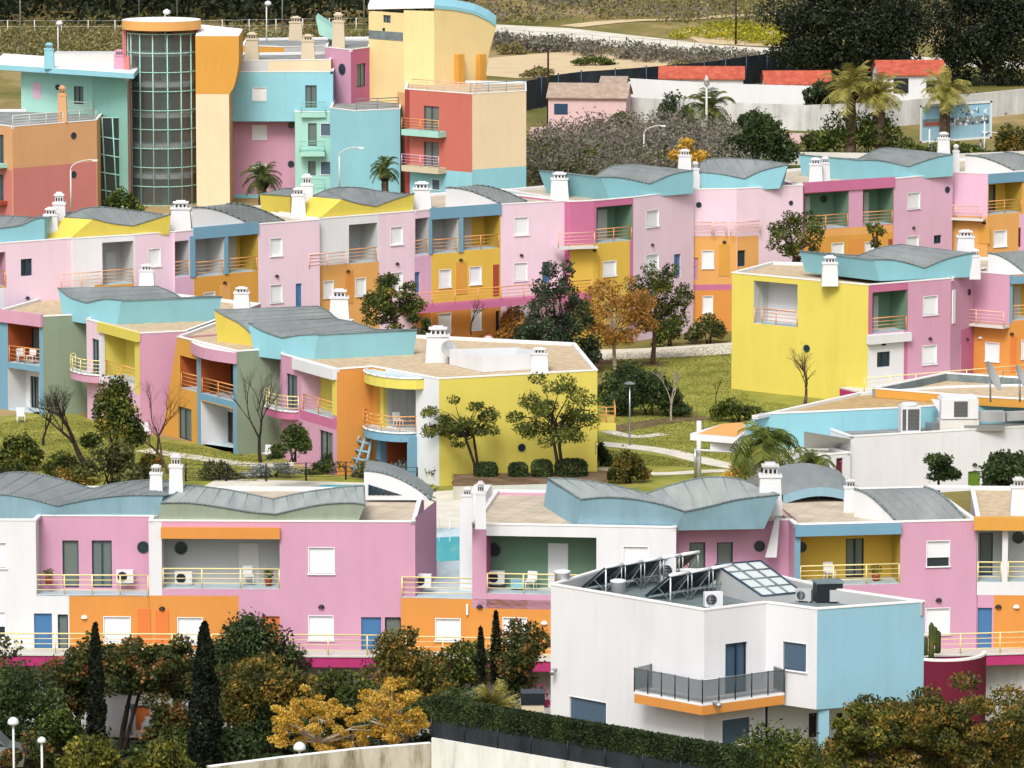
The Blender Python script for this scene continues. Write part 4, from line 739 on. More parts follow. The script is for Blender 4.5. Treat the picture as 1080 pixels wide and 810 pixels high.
f, g, g2 = volume(h, [(1003, 294), (1028, 287), (1065, 290), (1120, 287)], Z7, 0, 9, [('pink', [('pinkd', 1013, 1027, 346, 440)], [('bx', 1004, 1007, 306, 341, 'trim', .06, 'shutter'), ('po', 1022, 308, 4, .9), ('dr', 1005.5, 1013.5, 363, 393), ('la', 1020, 359)]),
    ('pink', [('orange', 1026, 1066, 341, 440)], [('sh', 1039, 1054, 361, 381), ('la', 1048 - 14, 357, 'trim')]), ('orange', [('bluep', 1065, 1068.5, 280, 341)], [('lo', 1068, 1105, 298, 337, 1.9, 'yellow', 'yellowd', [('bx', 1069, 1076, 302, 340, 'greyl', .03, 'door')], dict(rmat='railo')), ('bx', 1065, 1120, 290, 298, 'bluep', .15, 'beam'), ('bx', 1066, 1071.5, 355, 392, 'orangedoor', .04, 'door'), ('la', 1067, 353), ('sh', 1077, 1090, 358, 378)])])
a_, b_ = g.hit(1007, 343)[0], g.hit(1065, 340)[0]; zz = g.hit(1040, 341)[1]; mb = MB(); g.box(mb, a_, b_, zz - .15, zz, .02, .85, 'offwhite'); h.bld(mb, 'balcony'); h.bld(rail(g, a_, b_, zz, .95, .8, 'railp'), 'railing')
archroof(h, (1082, 289), (1120, 286), (1042, 267), Z7, 1.3); h.done()
w = empty('walkway', loc_of(1000, 402, 1.6, 1.6), 'walkway with a thin yellow railing in front of the houses beside the lemon yellow wall', 'walkway'); gw = Face(at_z(912, 416, .9), at_z(1125, 398, .9)); mb = MB(); gw.box(mb, 0, gw.L, 0, .9, -3, 0, 'magenta'); gw.box(mb, 0, gw.L, .903, 1.0, -3, .05, 'offwhite'); mb.build('slab', w); rail(gw, 0, gw.L, 1.0, .95, -.05, 'rail', bars=3).build('railing', w)
# ================================================================== LEFT MIDDLE BLOCKS (top 6.4)
Z6 = 6.4; MID = 'stepped houses above the lawn'
def rear(h, tops, back, m='white'): pass
# M1
h = House('stepped_house', 'stepped house at the left edge, orange loggia framed in blue, sage green side wall', 'house', MID, loc_of(45, 334, Z6, 0))
f, g = volume(h, [(-2, 328), (45, 334), (92, 332)], Z6, 0, 9, [
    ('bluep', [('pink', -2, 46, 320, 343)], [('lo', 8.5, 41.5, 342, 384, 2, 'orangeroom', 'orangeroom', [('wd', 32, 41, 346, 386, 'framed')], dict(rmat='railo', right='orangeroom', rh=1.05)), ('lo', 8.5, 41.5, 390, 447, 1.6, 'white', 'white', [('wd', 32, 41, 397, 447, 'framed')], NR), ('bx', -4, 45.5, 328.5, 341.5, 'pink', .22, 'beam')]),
    ('greend', [], [])], roofmat='gravel', backvec=(.35, 1))
wl = wavy(h, f.off(-9.0) if False else Face(at_z(66, 331, Z6).xy, at_z(123, 340, Z6).xy), ((67, 327), (123, 337)), [[(61, 304), (74, 314), (92, 320)], [(92, 320), (110, 316), (128, 317)]], ((128, 317), (234, 313)), [[(165, 302), (180, 308), (192, 315)], [(192, 315), (212, 313), (234, 313)]], 'bluel', 'roofgrey', lean=.1, zb=Z6)
h.chimney(155, 303, 278, 17, Z6 + .6); h.done()
# M2
h = House('stepped_house', 'pink house with a yellow framed balcony and wide pink side wall behind round bush', 'house', MID, loc_of(147, 351, Z6, 0))
f, g = volume(h, [(91, 337), (147, 352), (197, 349.5)], Z6, 0, 14, [
    ('pinkp', [('yellowb', 106, 148, 335, 356), ('yellowb', 142, 148, 335, 470), ('pinkl', 91, 148, 408, 480)], [('wd', 97, 106.5, 358, 402), ('lo', 110, 142, 354, 401, 1.5, 'pinkp', 'yellowb', [('bx', 128, 142, 356, 400, 'yellowb', .02, 'panel'), ('wd', 133, 142, 364, 404, 'framed')], dict(ceil='yellowb', rmat='railo')),
        ('bx', 106, 147.5, 348 - 3, 355, 'yellowb', .25, 'beam'), ('bx', 107.5, 110.5, 354, 404, 'white', .2, 'post'), ('wd', 112, 124, 420, 450, 'framed')]),
    ('pink', [], [])], roofmat='gravel', backvec=(.3, 1))
def curved_balcony(h, f, x0, x1, ytop, ybot, proj, mat, rmat='rail', hh=None, railh=.95, dorail=True, name='balcony', n=10):
    """half-round slab on facade f; ytop/ybot: slab front edges in the photo"""
    a, b, z0, z1 = f.rect(x0, x1, ytop, ybot); c = (a + b) / 2; r = (b - a) / 2; pts = [f.P(c - r * math.cos(math.pi * i / n), 0, proj * math.sin(math.pi * i / n) + .01) for i in range(n + 1)]
    mb = MB(); mb.vprism([p.xy for p in pts], z0, z1, mat, 'deck'); o = h.bld(mb, name); mb = MB()
    for i in range(n): mb.tube((pts[i].x, pts[i].y, z1 + .02), (pts[i + 1].x, pts[i + 1].y, z1 + .02), .07, .07, 'coping', 4)
    h.bld(mb, 'rim', o)
    if dorail:
        mb = MB()
        for i in range(n + 1):
            if i % 2 == 0: mb.tube((pts[i].x, pts[i].y, z1), (pts[i].x, pts[i].y, z1 + railh), .03, .03, rmat, 5)
            if i < n:
                for k in range(4): mb.tube((pts[i].x, pts[i].y, z1 + railh * (1 - k / 4)), (pts[i + 1].x, pts[i + 1].y, z1 + railh * (1 - k / 4)), .04 if k == 0 else .025, .04 if k == 0 else .025, rmat, 5)
        h.bld(mb, 'railing', o)
    return z0, z1
curved_balcony(h, f, 80, 108, 392, 400, .9, 'pink'); h.done()
# wedge and M3
h = House('stepped_house', 'yellow house with a leaning left edge and orange loggia under a curved pink beam', 'house', MID, loc_of(249, 371, Z6, 0))
f, g = volume(h, [(187, 355.5), (249.5, 371), (297, 368)], Z6, 0, 14, [
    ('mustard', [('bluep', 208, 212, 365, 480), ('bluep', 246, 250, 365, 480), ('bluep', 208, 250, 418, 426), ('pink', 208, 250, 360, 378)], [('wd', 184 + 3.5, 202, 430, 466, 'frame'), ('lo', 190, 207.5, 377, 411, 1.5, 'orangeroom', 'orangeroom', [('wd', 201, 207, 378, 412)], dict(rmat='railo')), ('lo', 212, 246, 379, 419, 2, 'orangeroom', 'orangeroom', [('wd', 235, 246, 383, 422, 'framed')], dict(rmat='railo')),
        ('lo', 212, 246, 427, 474, 1.8, 'white', 'white', [('wd', 236, 246, 434, 474, 'framed')], NR)]),
    ('greend', [], [])], roofmat='gravel', backvec=(.3, 1))
uw, zw_ = f.hit(187, 355.5); ul, _ = f.hit(171, 465); mb = MB(); P3 = [f.P(0, Z6), f.P(0, 0), f.P(ul, 0)]
bk = f.n * -3.5; Q3 = [p + Vector((bk.x, bk.y, 0)) for p in P3]
mb.poly(P3[::-1], 'mustard'); mb.poly([P3[2], P3[0], Q3[0], Q3[2]], 'pink'); mb.poly(Q3, 'pink'); h.bld(mb, 'leaning_wall')
zz0, zz1 = f.rect(203, 250, 366, 378)[2:]; a_, b_ = f.hit(203, 372)[0], f.hit(250, 372)[0]; n = 8
pts = [f.P(a_ + (b_ - a_) * i / n, 0, .12 + .55 * math.sin(math.pi * i / n)).xy for i in range(n + 1)] + [f.P(b_, 0, .01).xy, f.P(a_, 0, .01).xy]
mb = MB(); mb.vprism(pts, zz0, zz1, 'pink', 'coping'); h.bld(mb, 'beam')
Wf = Face(at_z(230, 358, Z6).xy, at_z(262, 362, Z6).xy); wavy(h, Wf, ((230, 350), (266, 356)), [[(226, 327), (238, 334), (250, 340)], [(250, 340), (258, 346), (265, 353)]], ((226, 327), (334, 323)), [[(334, 323), (345, 328), (352, 334)], [(352, 334), (358, 338), (364, 343)]], 'yellowf', 'roofgrey', lean=.1, zb=Z6)
h.chimney(255, 325, 302, 18, Z6 + 1); h.chimney(358, 337, 304, 22, Z6 + 1); h.done()
# M4
h = House('stepped_house', 'lemon yellow and white corner house with an orange side wall and a round blue balcony', 'house', MID, loc_of(463, 399, Z6, 0))
Z4T = [(297, 374), (355, 390), (393, 387), (463, 400), (630, 391)]
fs = volume(h, Z4T, Z6, 0, 12, [
    ('pink', [('pinkd', 316, 356, 436, 448)], [('wd', 302, 313.5, 395, 431, 'frame'), ('lo', 318, 351, 397, 437, 1.3, 'pinkl', 'pinkl', [('bx', 335, 352, 397, 437, 'yellowb', .02, 'panel'), ('wd', 340, 351, 402, 438, 'framed')], dict(ceil='yellowb', rmat='railo')), ('bx', 312.5, 355, 383, 394.5, 'white', .3, 'beam'), ('wd', 337, 351, 455, 490, 'framed'), ('bx', 351, 355, 396, 438, 'yellowb', .04, 'post')]),
    ('orange', [], []),
    ('white', [('mustard', 393, 407, 380, 510)], [('lo', 408, 438.5, 405, 452, 2.2, 'white', 'whited', [('wd', 424, 436, 413, 452, 'framed')], NR), ('lo', 408, 436, 461, 502, 1.8, 'orangeroom', 'orangeroom', [('wd', 425, 435, 466, 502, 'framed')], NR), ('bx', 404.5, 408, 404, 455, 'yellowb', .25, 'post'), ('bx', 403.5, 408, 460, 505, 'bluep', .5, 'post'), ('bx', 436.5, 440, 460, 505, 'bluep', .5, 'post')]),
    ('yellowb', [], [('po', 550, 472, 4.5, .95), ('gl', 631 - 3, 629, 465, 480)])], roofmat='gravel', backvec=(-.1, 1))
f4 = fs[2]
curved_balcony(h, f4, 391, 447, 394, 405, 1.5, 'yellowb', dorail=False, name='balcony_roof'); curved_balcony(h, f4, 391.5, 439, 452, 461, 1.5, 'bluep', 'railo', railh=1.0)
curved_balcony(h, fs[0], 284, 315, 430, 438, .9, 'pinkd', 'rail')
# blue trellis, leaning
mb = MB(); A_ = f4.P(f4.hit(384, 492)[0], 0, 1.7); B_ = f4.P(f4.hit(405, 460)[0], f4.hit(405, 461)[1], .9); C_ = f4.P(f4.hit(405, 492)[0], 0, 1.5); D_ = f4.P(f4.hit(392, 460)[0], B_.z, .9)
for t in (0, .5, 1): mb.tube(A_.lerp(C_, t), D_.lerp(B_, t), .09, .09, 'blue', 5)
for t in (.2, .42, .64, .86): mb.tube(A_.lerp(D_, t), C_.lerp(B_, t), .08, .08, 'blue', 5)
h.bld(mb, 'trellis')
# right side balcony
ge = Face(fs[3].B, fs[3].B + Vector((.9, 2.2))); p = fs[3].B; mb = MB(); zb_ = fs[3].hit(630, 447)[1]; mb.box((p.x + .02, p.y + .3, zb_ - .45), Vector((1.1, 0, 0)), Vector((0, 3.2, 0)), Vector((0, 0, .45)), 'yellowb'); o = h.bld(mb, 'balcony'); mb = MB()
for k in range(4):
    z_ = zb_ + .95 * (1 - k / 4)
    for a, b in (((.02, .35), (1.08, .35)), ((1.08, .35), (1.08, 3.4))): mb.tube((p.x + a[0], p.y + a[1], z_), (p.x + b[0], p.y + b[1], z_), .03, .03, 'railo', 5)
for q_ in ((.55, .35), (1.08, .35), (1.08, 1.9), (1.08, 3.4)): mb.tube((p.x + q_[0], p.y + q_[1], zb_), (p.x + q_[0], p.y + q_[1], zb_ + .95), .035, .035, 'railo', 5)
h.bld(mb, 'railing', o)
# blue crown roofs
Wf = Face(at_z(262, 368, Z6).xy, at_z(332, 377, Z6).xy); wavy(h, Wf, ((269, 366), (331, 374)), [[(262, 341), (278, 350), (298, 357)], [(298, 357), (315, 354), (335, 353)]], ((335, 353), (440, 348)), [[(349, 336), (372, 340), (397, 348)], [(397, 348), (420, 348), (440, 348)]], 'bluel', 'roofgrey', lean=.1, zb=Z6)
h.chimney(462, 379, 343, 27, Z6)
# raised white parapet on the roof, dish
pa = [at_z(474, 383, Z6), at_z(509, 391, Z6), at_z(577, 387, Z6), at_z(545, 381, Z6)]; cen = sum((Vector(p) for p in pa), Vector()) / 4; mb = MB()
for i in range(4):
    a, b = pa[i], pa[(i + 1) % 4]; ia, ib = a.lerp(cen, .06), b.lerp(cen, .06); mb.prism([(a.x, a.y, Z6 - .1), (b.x, b.y, Z6 - .1), (ib.x, ib.y, Z6 - .1), (ia.x, ia.y, Z6 - .1)], [(a.x, a.y, Z6 + .85), (b.x, b.y, Z6 + .85), (ib.x, ib.y, Z6 + .85), (ia.x, ia.y, Z6 + .85)], 'white')
mb.poly([(p.x, p.y, Z6 + .2) for p in pa], 'slate'); h.bld(mb, 'roof_parapet'); h.chimney(569, 389, 366, 19, Z6)
h.done()
def dish(x, y, d, r, label, az=-.3, el=.5, cx=1.0):
    p = at_d(x, y, d); n_ = Vector((math.sin(az) * math.cos(el), -math.cos(az) * math.cos(el), math.sin(el))); u = n_.orthogonal().normalized(); w_ = n_.cross(u); root = empty('satellite_dish', p - Vector((0, 0, r + .5)), label, 'satellite dish', 'satellite dishes'); mb = MB(); N = 20
    rings = [(r * t, .22 * r * t * t) for t in (.02, .35, .7, 1)]
    P = [p + (u * math.cos(2 * math.pi * i / N) + w_ * math.sin(2 * math.pi * i / N)) * rr + n_ * dd for rr, dd in rings for i in range(N)]
    mb.faces(P, [[k * N + i, k * N + (i + 1) % N, (k + 1) * N + (i + 1) % N, (k + 1) * N + i] for k in range(3) for i in range(N)], 'grey', True); mb.build('reflector', root)
    mb = MB(); mb.tube(p - n_ * .05, p - Vector((0, 0, r + .5)), .06, .06, 'metal', 6); mb.build('mast', root); mb = MB(); mb.tube(p - w_ * r * .9 + n_ * .2, p + n_ * r * .9, .02, .02, 'metal', 5); mb.tube(p + n_ * r * .85, p + n_ * r * 1.0, .05, .05, 'metal', 6); mb.build('feed_arm', root)
dish(473, 368, at_z(462, 379, Z6).y - 1.2, .5, 'round grey satellite dish on the white chimney of the lemon yellow corner house', .35, .25)
dish(498, 383, at_z(498, 388, Z6).y + .4, .4, 'thin satellite dish seen nearly edge on, on the flat roof of the corner house', 1.2, .3)
# ================================================================== ground sheets
def sheet(name, px, mat, dz=.02, z=None, kind='structure'):
    """flat or draped sheet given by photo points on the ground (densified so it follows the slope)"""
    P = []
    for i in range(len(px)):
        a, b = px[i], px[(i + 1) % len(px)]; n = 6 if z is None else 1
        for k in range(n): x, y = a[0] + (b[0] - a[0]) * k / n, a[1] + (b[1] - a[1]) * k / n; p = at_g(x, y) if z is None else at_z(x, y, z); P.append((p.x, p.y, p.z + dz))
    mb = MB(); mb.poly(P, mat); o = mb.build(name, None, kind=kind); return o
def strip(name, line, w, mat, dz=.03):
    """ribbon of width w metres along photo points on the ground"""
    P = [at_g(*p) for p in smooth_curve([line], 8)]; mb = MB(); L = []
    for i, p in enumerate(P):
        d = (P[min(i + 1, len(P) - 1)] - P[max(i - 1, 0)]); d.z = 0; d.normalize(); n = Vector((-d.y, d.x, 0)); L.append((p - n * w / 2 + Vector((0, 0, dz)), p + n * w / 2 + Vector((0, 0, dz))))
    for i in range(len(L) - 1): mb.poly([L[i][0], L[i + 1][0], L[i + 1][1], L[i][1]], mat)
    return mb.build(name, None, kind='structure')
sheet('lawn', [(-40, 445), (60, 432), (170, 462), (300, 480), (330, 520), (120, 520), (-40, 515)], 'lawn', .01)
sheet('lawn', [(640, 372), (780, 362), (940, 352), (960, 440), (930, 470), (930, 505), (460, 560), (275, 545), (275, 500), (620, 500), (628, 440)], 'lawn', .012)
sheet('pool_terrace', [(185, 530), (230, 505), (400, 510), (440, 525), (420, 560), (200, 560)], 'path', .03)
sheet('pool_water', [(280, 524), (300, 517), (345, 512), (385, 512), (400, 518), (390, 532), (300, 532)], 'water', .05)
sheet('pool_terrace', [(440, 520), (560, 512), (690, 520), (720, 560), (430, 575)], 'path', .03)
sheet('pool_water', [(505, 523), (540, 518), (600, 517), (640, 520), (650, 530), (600, 530), (520, 530)], 'water', .05)
sheet('pool_terrace', [(430, 560), (520, 555), (540, 600), (440, 605)], 'deck', .045)
sheet('pool_water', [(440, 569), (520, 565), (530, 590), (445, 594)], 'water', .06)
strip('footpath', [(630, 468), (700, 476), (760, 490), (830, 500)], 1.6, 'path'); strip('footpath', [(630, 494), (690, 500), (760, 497), (800, 500)], 1.1, 'path'); strip('footpath', [(640, 455), (670, 461), (700, 458)], 1.0, 'path', .035)
strip('road', [(560, 376), (650, 374), (720, 371), (790, 366)], 5, 'track'); strip('road', [(440, 386), (600, 382), (700, 384)], 2, 'soil', .015)
mb = MB(); q_ = [at_z(x, y, .85).xy for x, y in ((478, 513), (640, 509), (640, 497), (478, 500))]; mb.vprism(q_, -.3, .85, 'concrete', 'soil'); mb.build('planting_bed', None, kind='structure')
strip('planting_bed', [(640, 455), (690, 446), (745, 440)], 2.0, 'soil')
strip('footpath', [(150, 475), (200, 482), (260, 490), (310, 490)], 1.4, 'path')
sheet('street', [(-60, 770), (560, 770), (560, 800), (-60, 800)], 'asphalt', .01); strip('pavement', [(-60, 776), (100, 776), (250, 777), (420, 776)], 1.8, 'path', .12)
sheet('road', [(480, 24), (600, 30), (760, 48), (1000, 62), (1100, 66), (1100, 74), (800, 62), (640, 49), (470, 38)], 'track', .05)
strip('track', [(600, 28), (660, 22), (720, 20), (820, 15), (1100, 12)], 4, 'dirt', .04)
sheet('field', [(510, 62), (600, 54), (760, 66), (800, 70), (700, 84), (560, 84), (510, 80)], 'dirt', .05)
sheet('field', [(715, 34), (770, 30), (840, 34), (830, 50), (740, 46)], 'dirt', .04)
# ================================================================== commercial building (roof 4.0)
h = House('commercial_building', 'low white building with a blue band round its roof terrace, air conditioners on top', 'building', None, loc_of(897, 461, 4.0, 0))
fA, = volume(h, [(897, 461), (1120, 448)], 3.6, 0, 7, [('white', [], [('dr', 1021, 1034, 497, 524, 'doorgreen'), ('la', 1028, 491), ('po', 983, 490, .5, 1)])], roofmat='tar')
for x, y in ((898, 460),): pass
# left lower annex
volume(h, [(848, 482), (897, 478)], 2.7, 0, 7, [('white', [], [('dr', 882, 889, 483, 505, 'wine')])], roofmat='concrete')
# blue upper band
ZU = 4.7
bp = [at_z(p[0], p[1], ZU).xy for p in [(796, 439.5), (808, 437), (830, 436), (855, 435), (960, 430), (1120, 421)]]
for i in range(5):
    f = Face(bp[i], bp[i + 1]); h.facade(f, 2.6, ZU, 'bluel')
bk = [at_z(*q, ZU).xy for q in ((1120, 405), (1000, 408), (905, 415))]
h.roof(bp + bk, ZU, 'gravelb'); mb = MB(); q0 = at_z(774, 459, 3.3); q1 = at_z(798, 461, 3.0); mb.faces([q0, q1, (bp[0].x, bp[0].y, ZU), (bp[0].x, bp[0].y, 2.6), (q0.x, q0.y, 2.6)], [[0, 1, 2], [4, 3, 2, 0]], 'bluel'); h.bld(mb, 'slanting_wall')
h.facade(Face(bp[1] + Vector((0, .3)), bp[3] + Vector((4, .3))), 0, 2.6, 'white')
# yellow rimmed upper roofs
for pts, z_, m in (([(940, 420), (1000, 410), (1130, 425), (1130, 408), (1010, 398), (915, 412)], 5.1, 'gravel'),):
    pp = [at_z(p[0], p[1], z_).xy for p in [(920, 410), (1033, 419), (1130, 424), (1130, 402), (997, 393.5)]]; h.roof(pp, z_, m, drop=.45, inner='slate')
    for i in range(2): h.facade(Face(pp[i], pp[i + 1]), ZU - .1, z_, 'mustard')
# grey sloping roof on the left
mb = MB(); q = [at_z(848, 455, 3.9), at_z(897, 463, 3.6), at_z(897, 473, 2.7), at_z(848, 473, 2.7)]; mb.poly(q, 'greyl'); h.bld(mb, 'sloping_roof')
# entrance canopy
cp = [at_z(p[0], p[1], 3.9).xy for p in [(728, 457), (779, 461), (800, 444), (762, 447)]]; slab(h, cp, 3.5, 3.9, 'white', 'canopy'); mb = MB(); mb.poly([(p.x, p.y, 3.906) for p in [cp[0].lerp(cp[1], .15), cp[1].lerp(cp[0], .05), cp[2], cp[3]]], 'orangel'); h.bld(mb, 'canopy_top')
cp = [at_z(p[0], p[1], 3.4).xy for p in [(749, 467), (792, 467), (806, 458), (760, 460)]]; slab(h, cp, 2.9, 3.49, 'white', 'canopy_beam')
mb = MB(); p = at_z(737, 505, 0); mb.tube(p, p + Vector((0, 0, 3.5)), .15, .15, 'white', 12); h.bld(mb, 'column'); mb = MB(); p = at_z(733, 506, 0); mb.tube(p, p + Vector((0, 0, 1.9)), .07, .07, 'metal'); q = p + Vector((0, 0, 1.8)); mb.tube(q, q + Vector((2.2, -.8, 0)), .07, .07, 'white'); h.bld(mb, 'handrail')
h.done()
p = at_z(959, 457, 3.5); root = empty('air_conditioner', p, 'tall white air conditioner with dark side grilles on the low white building', 'air conditioner'); mb = MB(); mb.cbox(p + Vector((0, 0, .1)), 1.15, 1.0, 1.55, 'white', .1); mb.build('casing', root); mb = MB(); ex = Vector((math.cos(.1), math.sin(.1), 0)); ey = Vector((-ex.y, ex.x, 0))
for a, b in ((-.5, -.28), (-.18, .5)): mb.box(p + ex * a - ey * .52 + Vector((0, 0, .25)), ex * (b - a), ey * .02, Vector((0, 0, 1.25)), 'louver')
mb.build('grille', root); mb = MB(); mb.lathe(p + Vector((0, 0, 1.652)), [(.5, 0), (.5, .12), (.42, .16)], 'white', 14); mb.build('fan_cowl', root)
p = at_z(1010, 453, 3.5); root = empty('cooling_unit', p, 'large white rooftop cooling unit with ducts on the low white building', 'cooling unit'); mb = MB(); mb.cbox(p + Vector((0, 0, 0)), 2.3, 1.6, .7, 'offwhite', .05); mb.build('plinth', root)
mb = MB(); mb.cbox(p + Vector((0, 0, .75)), 2.2, 1.7, 1.15, 'white', .05); mb.cbox(p + Vector((0, 0, 1.905)), 2.0, 1.5, .1, 'white', .05); mb.build('casing', root); mb = MB(); mb.cbox(p + Vector((.1, -.87, .9)), .8, .04, .9, 'louver', .05); mb.build('grille', root)
mb = MB(); a = p + Vector((-1.1, -.3, 1.7)); mb.prism([a, a + Vector((0, .8, 0)), a + Vector((0, .8, -.7)), a + Vector((0, 0, -.7))], [a + Vector((-.45, 0, .05)), a + Vector((-.45, .8, .05)), a + Vector((-.1, .8, -.5)), a + Vector((-.1, 0, -.5))], 'white'); mb.build('intake_hood', root)
mb = MB(); mb.cbox(p + Vector((1.9, .2, .5)), 1.7, .9, .55, 'grey', .05); mb.cbox(p + Vector((3.6, .5, .5)), 1.6, .5, .5, 'grey', .3); mb.cbox(p + Vector((1.5, -.5, .02)), 2.4, .5, .35, 'metal', .05); mb.cbox(p + Vector((-1.4, -.2, .02)), .8, .7, .45, 'metal', .6); mb.build('duct', root)
dish(1045, 398, at_z(1045, 408, 6.4).y, .95, 'large tilted satellite dish on the roof terrace, left of two', 1.25, .45); dish(1076, 400, at_z(1076, 408, 6.4).y, .85, 'large tilted satellite dish on the roof terrace, at the right edge', 1.25, .5)
# ================================================================== FAR COMPLEX
DF = 458.0
class Bld(House): pass
def farblock(h, corners, ytop, zb, faces, back=8, roof='tar', cop='coping', backvec=(0, 1), doroof=True, drop=.15):
    """corners: (x, d) plan points; ytop: photo row of the top edge at the first corner with a face"""
    x, d = corners[0]; zt = at_d(x, ytop, d).z; pts = []
    for x, d in corners: p = at_d(x, ytop, d); pts.append(p.xy)
    nb = Vector(backvec).normalized(); fs = []
    for i, fc in enumerate(faces): f = Face(pts[i], pts[i + 1]); h.facade(f, zb, zt, *fc); fs.append(f)
    bl, br = pts[0] + nb * back, pts[-1] + nb * back
    for a, b, m in ((bl, pts[0], faces[0][0]), (pts[-1], br, faces[-1][0]), (br, bl, faces[0][0])): h.wall.poly([(a.x, a.y, zb), (b.x, b.y, zb), (b.x, b.y, zt), (a.x, a.y, zt)], m)
    if doroof: h.roof(pts + [br, bl], zt, roof, cop, drop=drop)
    return fs, zt, pts, (br, bl)
h = Bld('apartment_block', 'terracotta and orange apartment block at the left edge with a railed roof terrace', 'building', None, (at_d(13, 220, 446).x, 446, 0))
fs, zt, pts, bb = farblock(h, [(-40, 452), (13, 446), (102, 452)], 127, 0, [('sand', [('salmon', -40, 13, 176, 260)], [('wd', -2, 4, 142, 172), ('wd', -2, 4, 184, 212), ('bx', -5, 8, 172, 176, 'mint', .8, 'balcony_slab'), ('bx', -5, 8, 211, 215, 'rust', .8, 'balcony_slab')]), ('sand', [('salmon', 13, 102, 174, 260)], [('po', 77.5, 143, 3.6), ('po', 77.5, 184, 3.6)])], 10)
h.bld(rail(fs[1], .1, fs[1].L, zt, .95, -.1, 'railw'), 'railing'); h.chimney(66, 126, 90, 10, zt, 'sand', 'sand', d=450); h.done()
h = Bld('apartment_block', 'mint green apartment block with a pale blue canopy roof left of the glass tower', 'building', None, (at_d(90, 200, 458).x, 458, 0))
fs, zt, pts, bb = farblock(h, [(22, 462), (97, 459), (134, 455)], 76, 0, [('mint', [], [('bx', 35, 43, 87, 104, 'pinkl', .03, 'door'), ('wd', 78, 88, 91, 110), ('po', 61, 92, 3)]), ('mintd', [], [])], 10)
cv = [at_d(x, y, d) for x, y, d in ((-10, 67, 462), (95, 80, 455), (141, 78, 452))]; z0 = at_d(95, 80, 455).z; slab(h, [cv[0], cv[1], cv[2], cv[2] + Vector((0, 12, 0)), cv[0] + Vector((0, 12, 0))], z0, z0 + .45, 'bluel', 'canopy', 'coping')
mb = MB(); a = at_d(63, 66, 463); mb.cbox(at_d(90, 72, 464), 5.5, 3, 1.4, 'greyl'); h.bld(mb, 'roof_house')
h.chimney(52, 70, 45, 11, z0, 'bluel', 'bluel', d=458); h.chimney(126, 76, 52, 12, z0, 'pink', 'pink', d=457)
h.bld(rail(fs[0].off(.6), fs[0].hit(72, 118)[0], fs[0].hit(100, 118)[0], fs[0].hit(80, 118)[1], .95, 0, 'railw'), 'railing'); h.done()
# slanted glass annex
def glassgrid(h, f, u0, u1, z0, z1, nx, nz, lean=0, barm='mint', wob=0):
    g = MB(); g.poly([f.P(u0, z0), f.P(u1, z0), f.P(u1, z1), f.P(u0, z1)], 'glass'); o = h.bld(g, 'glazing'); b = MB()
    for i in range(nx + 1): t = i / nx; b.tube(f.P(u0 + (u1 - u0) * t, z0, .05), f.P(u0 + (u1 - u0) * min(1, t + lean * (0 if i in (0, nx) else 1)), z1, .05), .07, .07, barm, 4)
    for j in range(nz + 1): t = j / nz; b.tube(f.P(u0, z0 + (z1 - z0) * t, .05), f.P(u1, z0 + (z1 - z0) * max(0, t - wob * (0 if j in (0, nz) else 1)), .05), .07, .07, barm, 4)
    h.bld(b, 'glazing_bar', o)
h = Bld('glass_annex', 'dark glazed stair hall with slanting bars between the terracotta block and the tower', 'building', None, (at_d(118, 215, 456).x, 456, 0))
f = Face(at_d(101, 170, 456).xy, at_d(134, 170, 456).xy); glassgrid(h, f, 0, f.L, 0, f.hit(118, 124)[1], 3, 5, -.12, 'mint', .06); mb = MB(); f.box(mb, 0, f.L, 0, f.hit(118, 124)[1], -4, -.1, 'slate'); h.bld(mb, 'wall')
f.box(h.wall, f.L - .15, f.L + .3, 0, f.hit(118, 60)[1], -1, .12, 'salmon'); h.done('pier')
# glass tower
h = Bld('glass_tower', 'round glazed stair tower with mint glazing bars and a yellow rimmed disc roof', 'tower', None, (at_d(172, 215, 457).x, 457, 0))
c = at_d(172, 200, 459); R_ = 34.5 / scale_at(456); R_ = 2.95; z1 = at_d(172, 37, 456).z; cc = Vector((c.x, c.y, 0)); N = 28
angs = [math.pi * (1.02 + .96 * i / N) for i in range(N + 1)]; P = lambda r, a, z: (cc.x + r * math.cos(a), cc.y + r * .8 * math.sin(a), z)
g = MB()
for i in range(N): g.poly([P(R_, angs[i], 0), P(R_, angs[i + 1], 0), P(R_, angs[i + 1], z1), P(R_, angs[i], z1)], 'towerglass')
go = h.bld(g, 'glazing'); b = MB(); nz = 9
for i in range(0, N + 1, 4): b.tube(P(R_ + .04, angs[i], 0), P(R_ + .04, angs[i], z1), .07, .07, 'mint', 4)
b.tube(P(R_ + .04, angs[-1], 0), P(R_ + .04, angs[-1], z1), .07, .07, 'mint', 4)
for j in range(nz + 1):
    for i in range(N): b.tube(P(R_ + .05, angs[i], z1 * j / nz), P(R_ + .05, angs[i + 1], z1 * j / nz), .06, .06, 'mint', 4)
h.bld(b, 'glazing_bar', go); n = 20
for j in range(1, 6):
    mb = MB(); zz = z1 * (j / 5.6); mb.vprism([(cc.x + (R_ - .15) * math.cos(a), cc.y + (R_ - .15) * .8 * math.sin(a)) for a in angs] + [(cc.x + R_ - .1, cc.y + 3), (cc.x - R_ + .1, cc.y + 3)], zz - .35, zz, 'greyl'); h.bld(mb, 'floor_slab')
mb = MB(); mb.vprism([(cc.x - R_ - .2, cc.y + 1.2), (cc.x + R_ + .2, cc.y + 1.2), (cc.x + R_ + .2, cc.y + 4.5), (cc.x - R_ - .2, cc.y + 4.5)], 0, z1 + .6, 'sand'); mb.cbox((cc.x + .4, cc.y + .2, 0), .8, 1.6, z1, 'slate'); mb.cbox((cc.x - 2.0, cc.y + .5, 0), .35, 1.2, z1, 'slate'); h.bld(mb, 'core_wall')
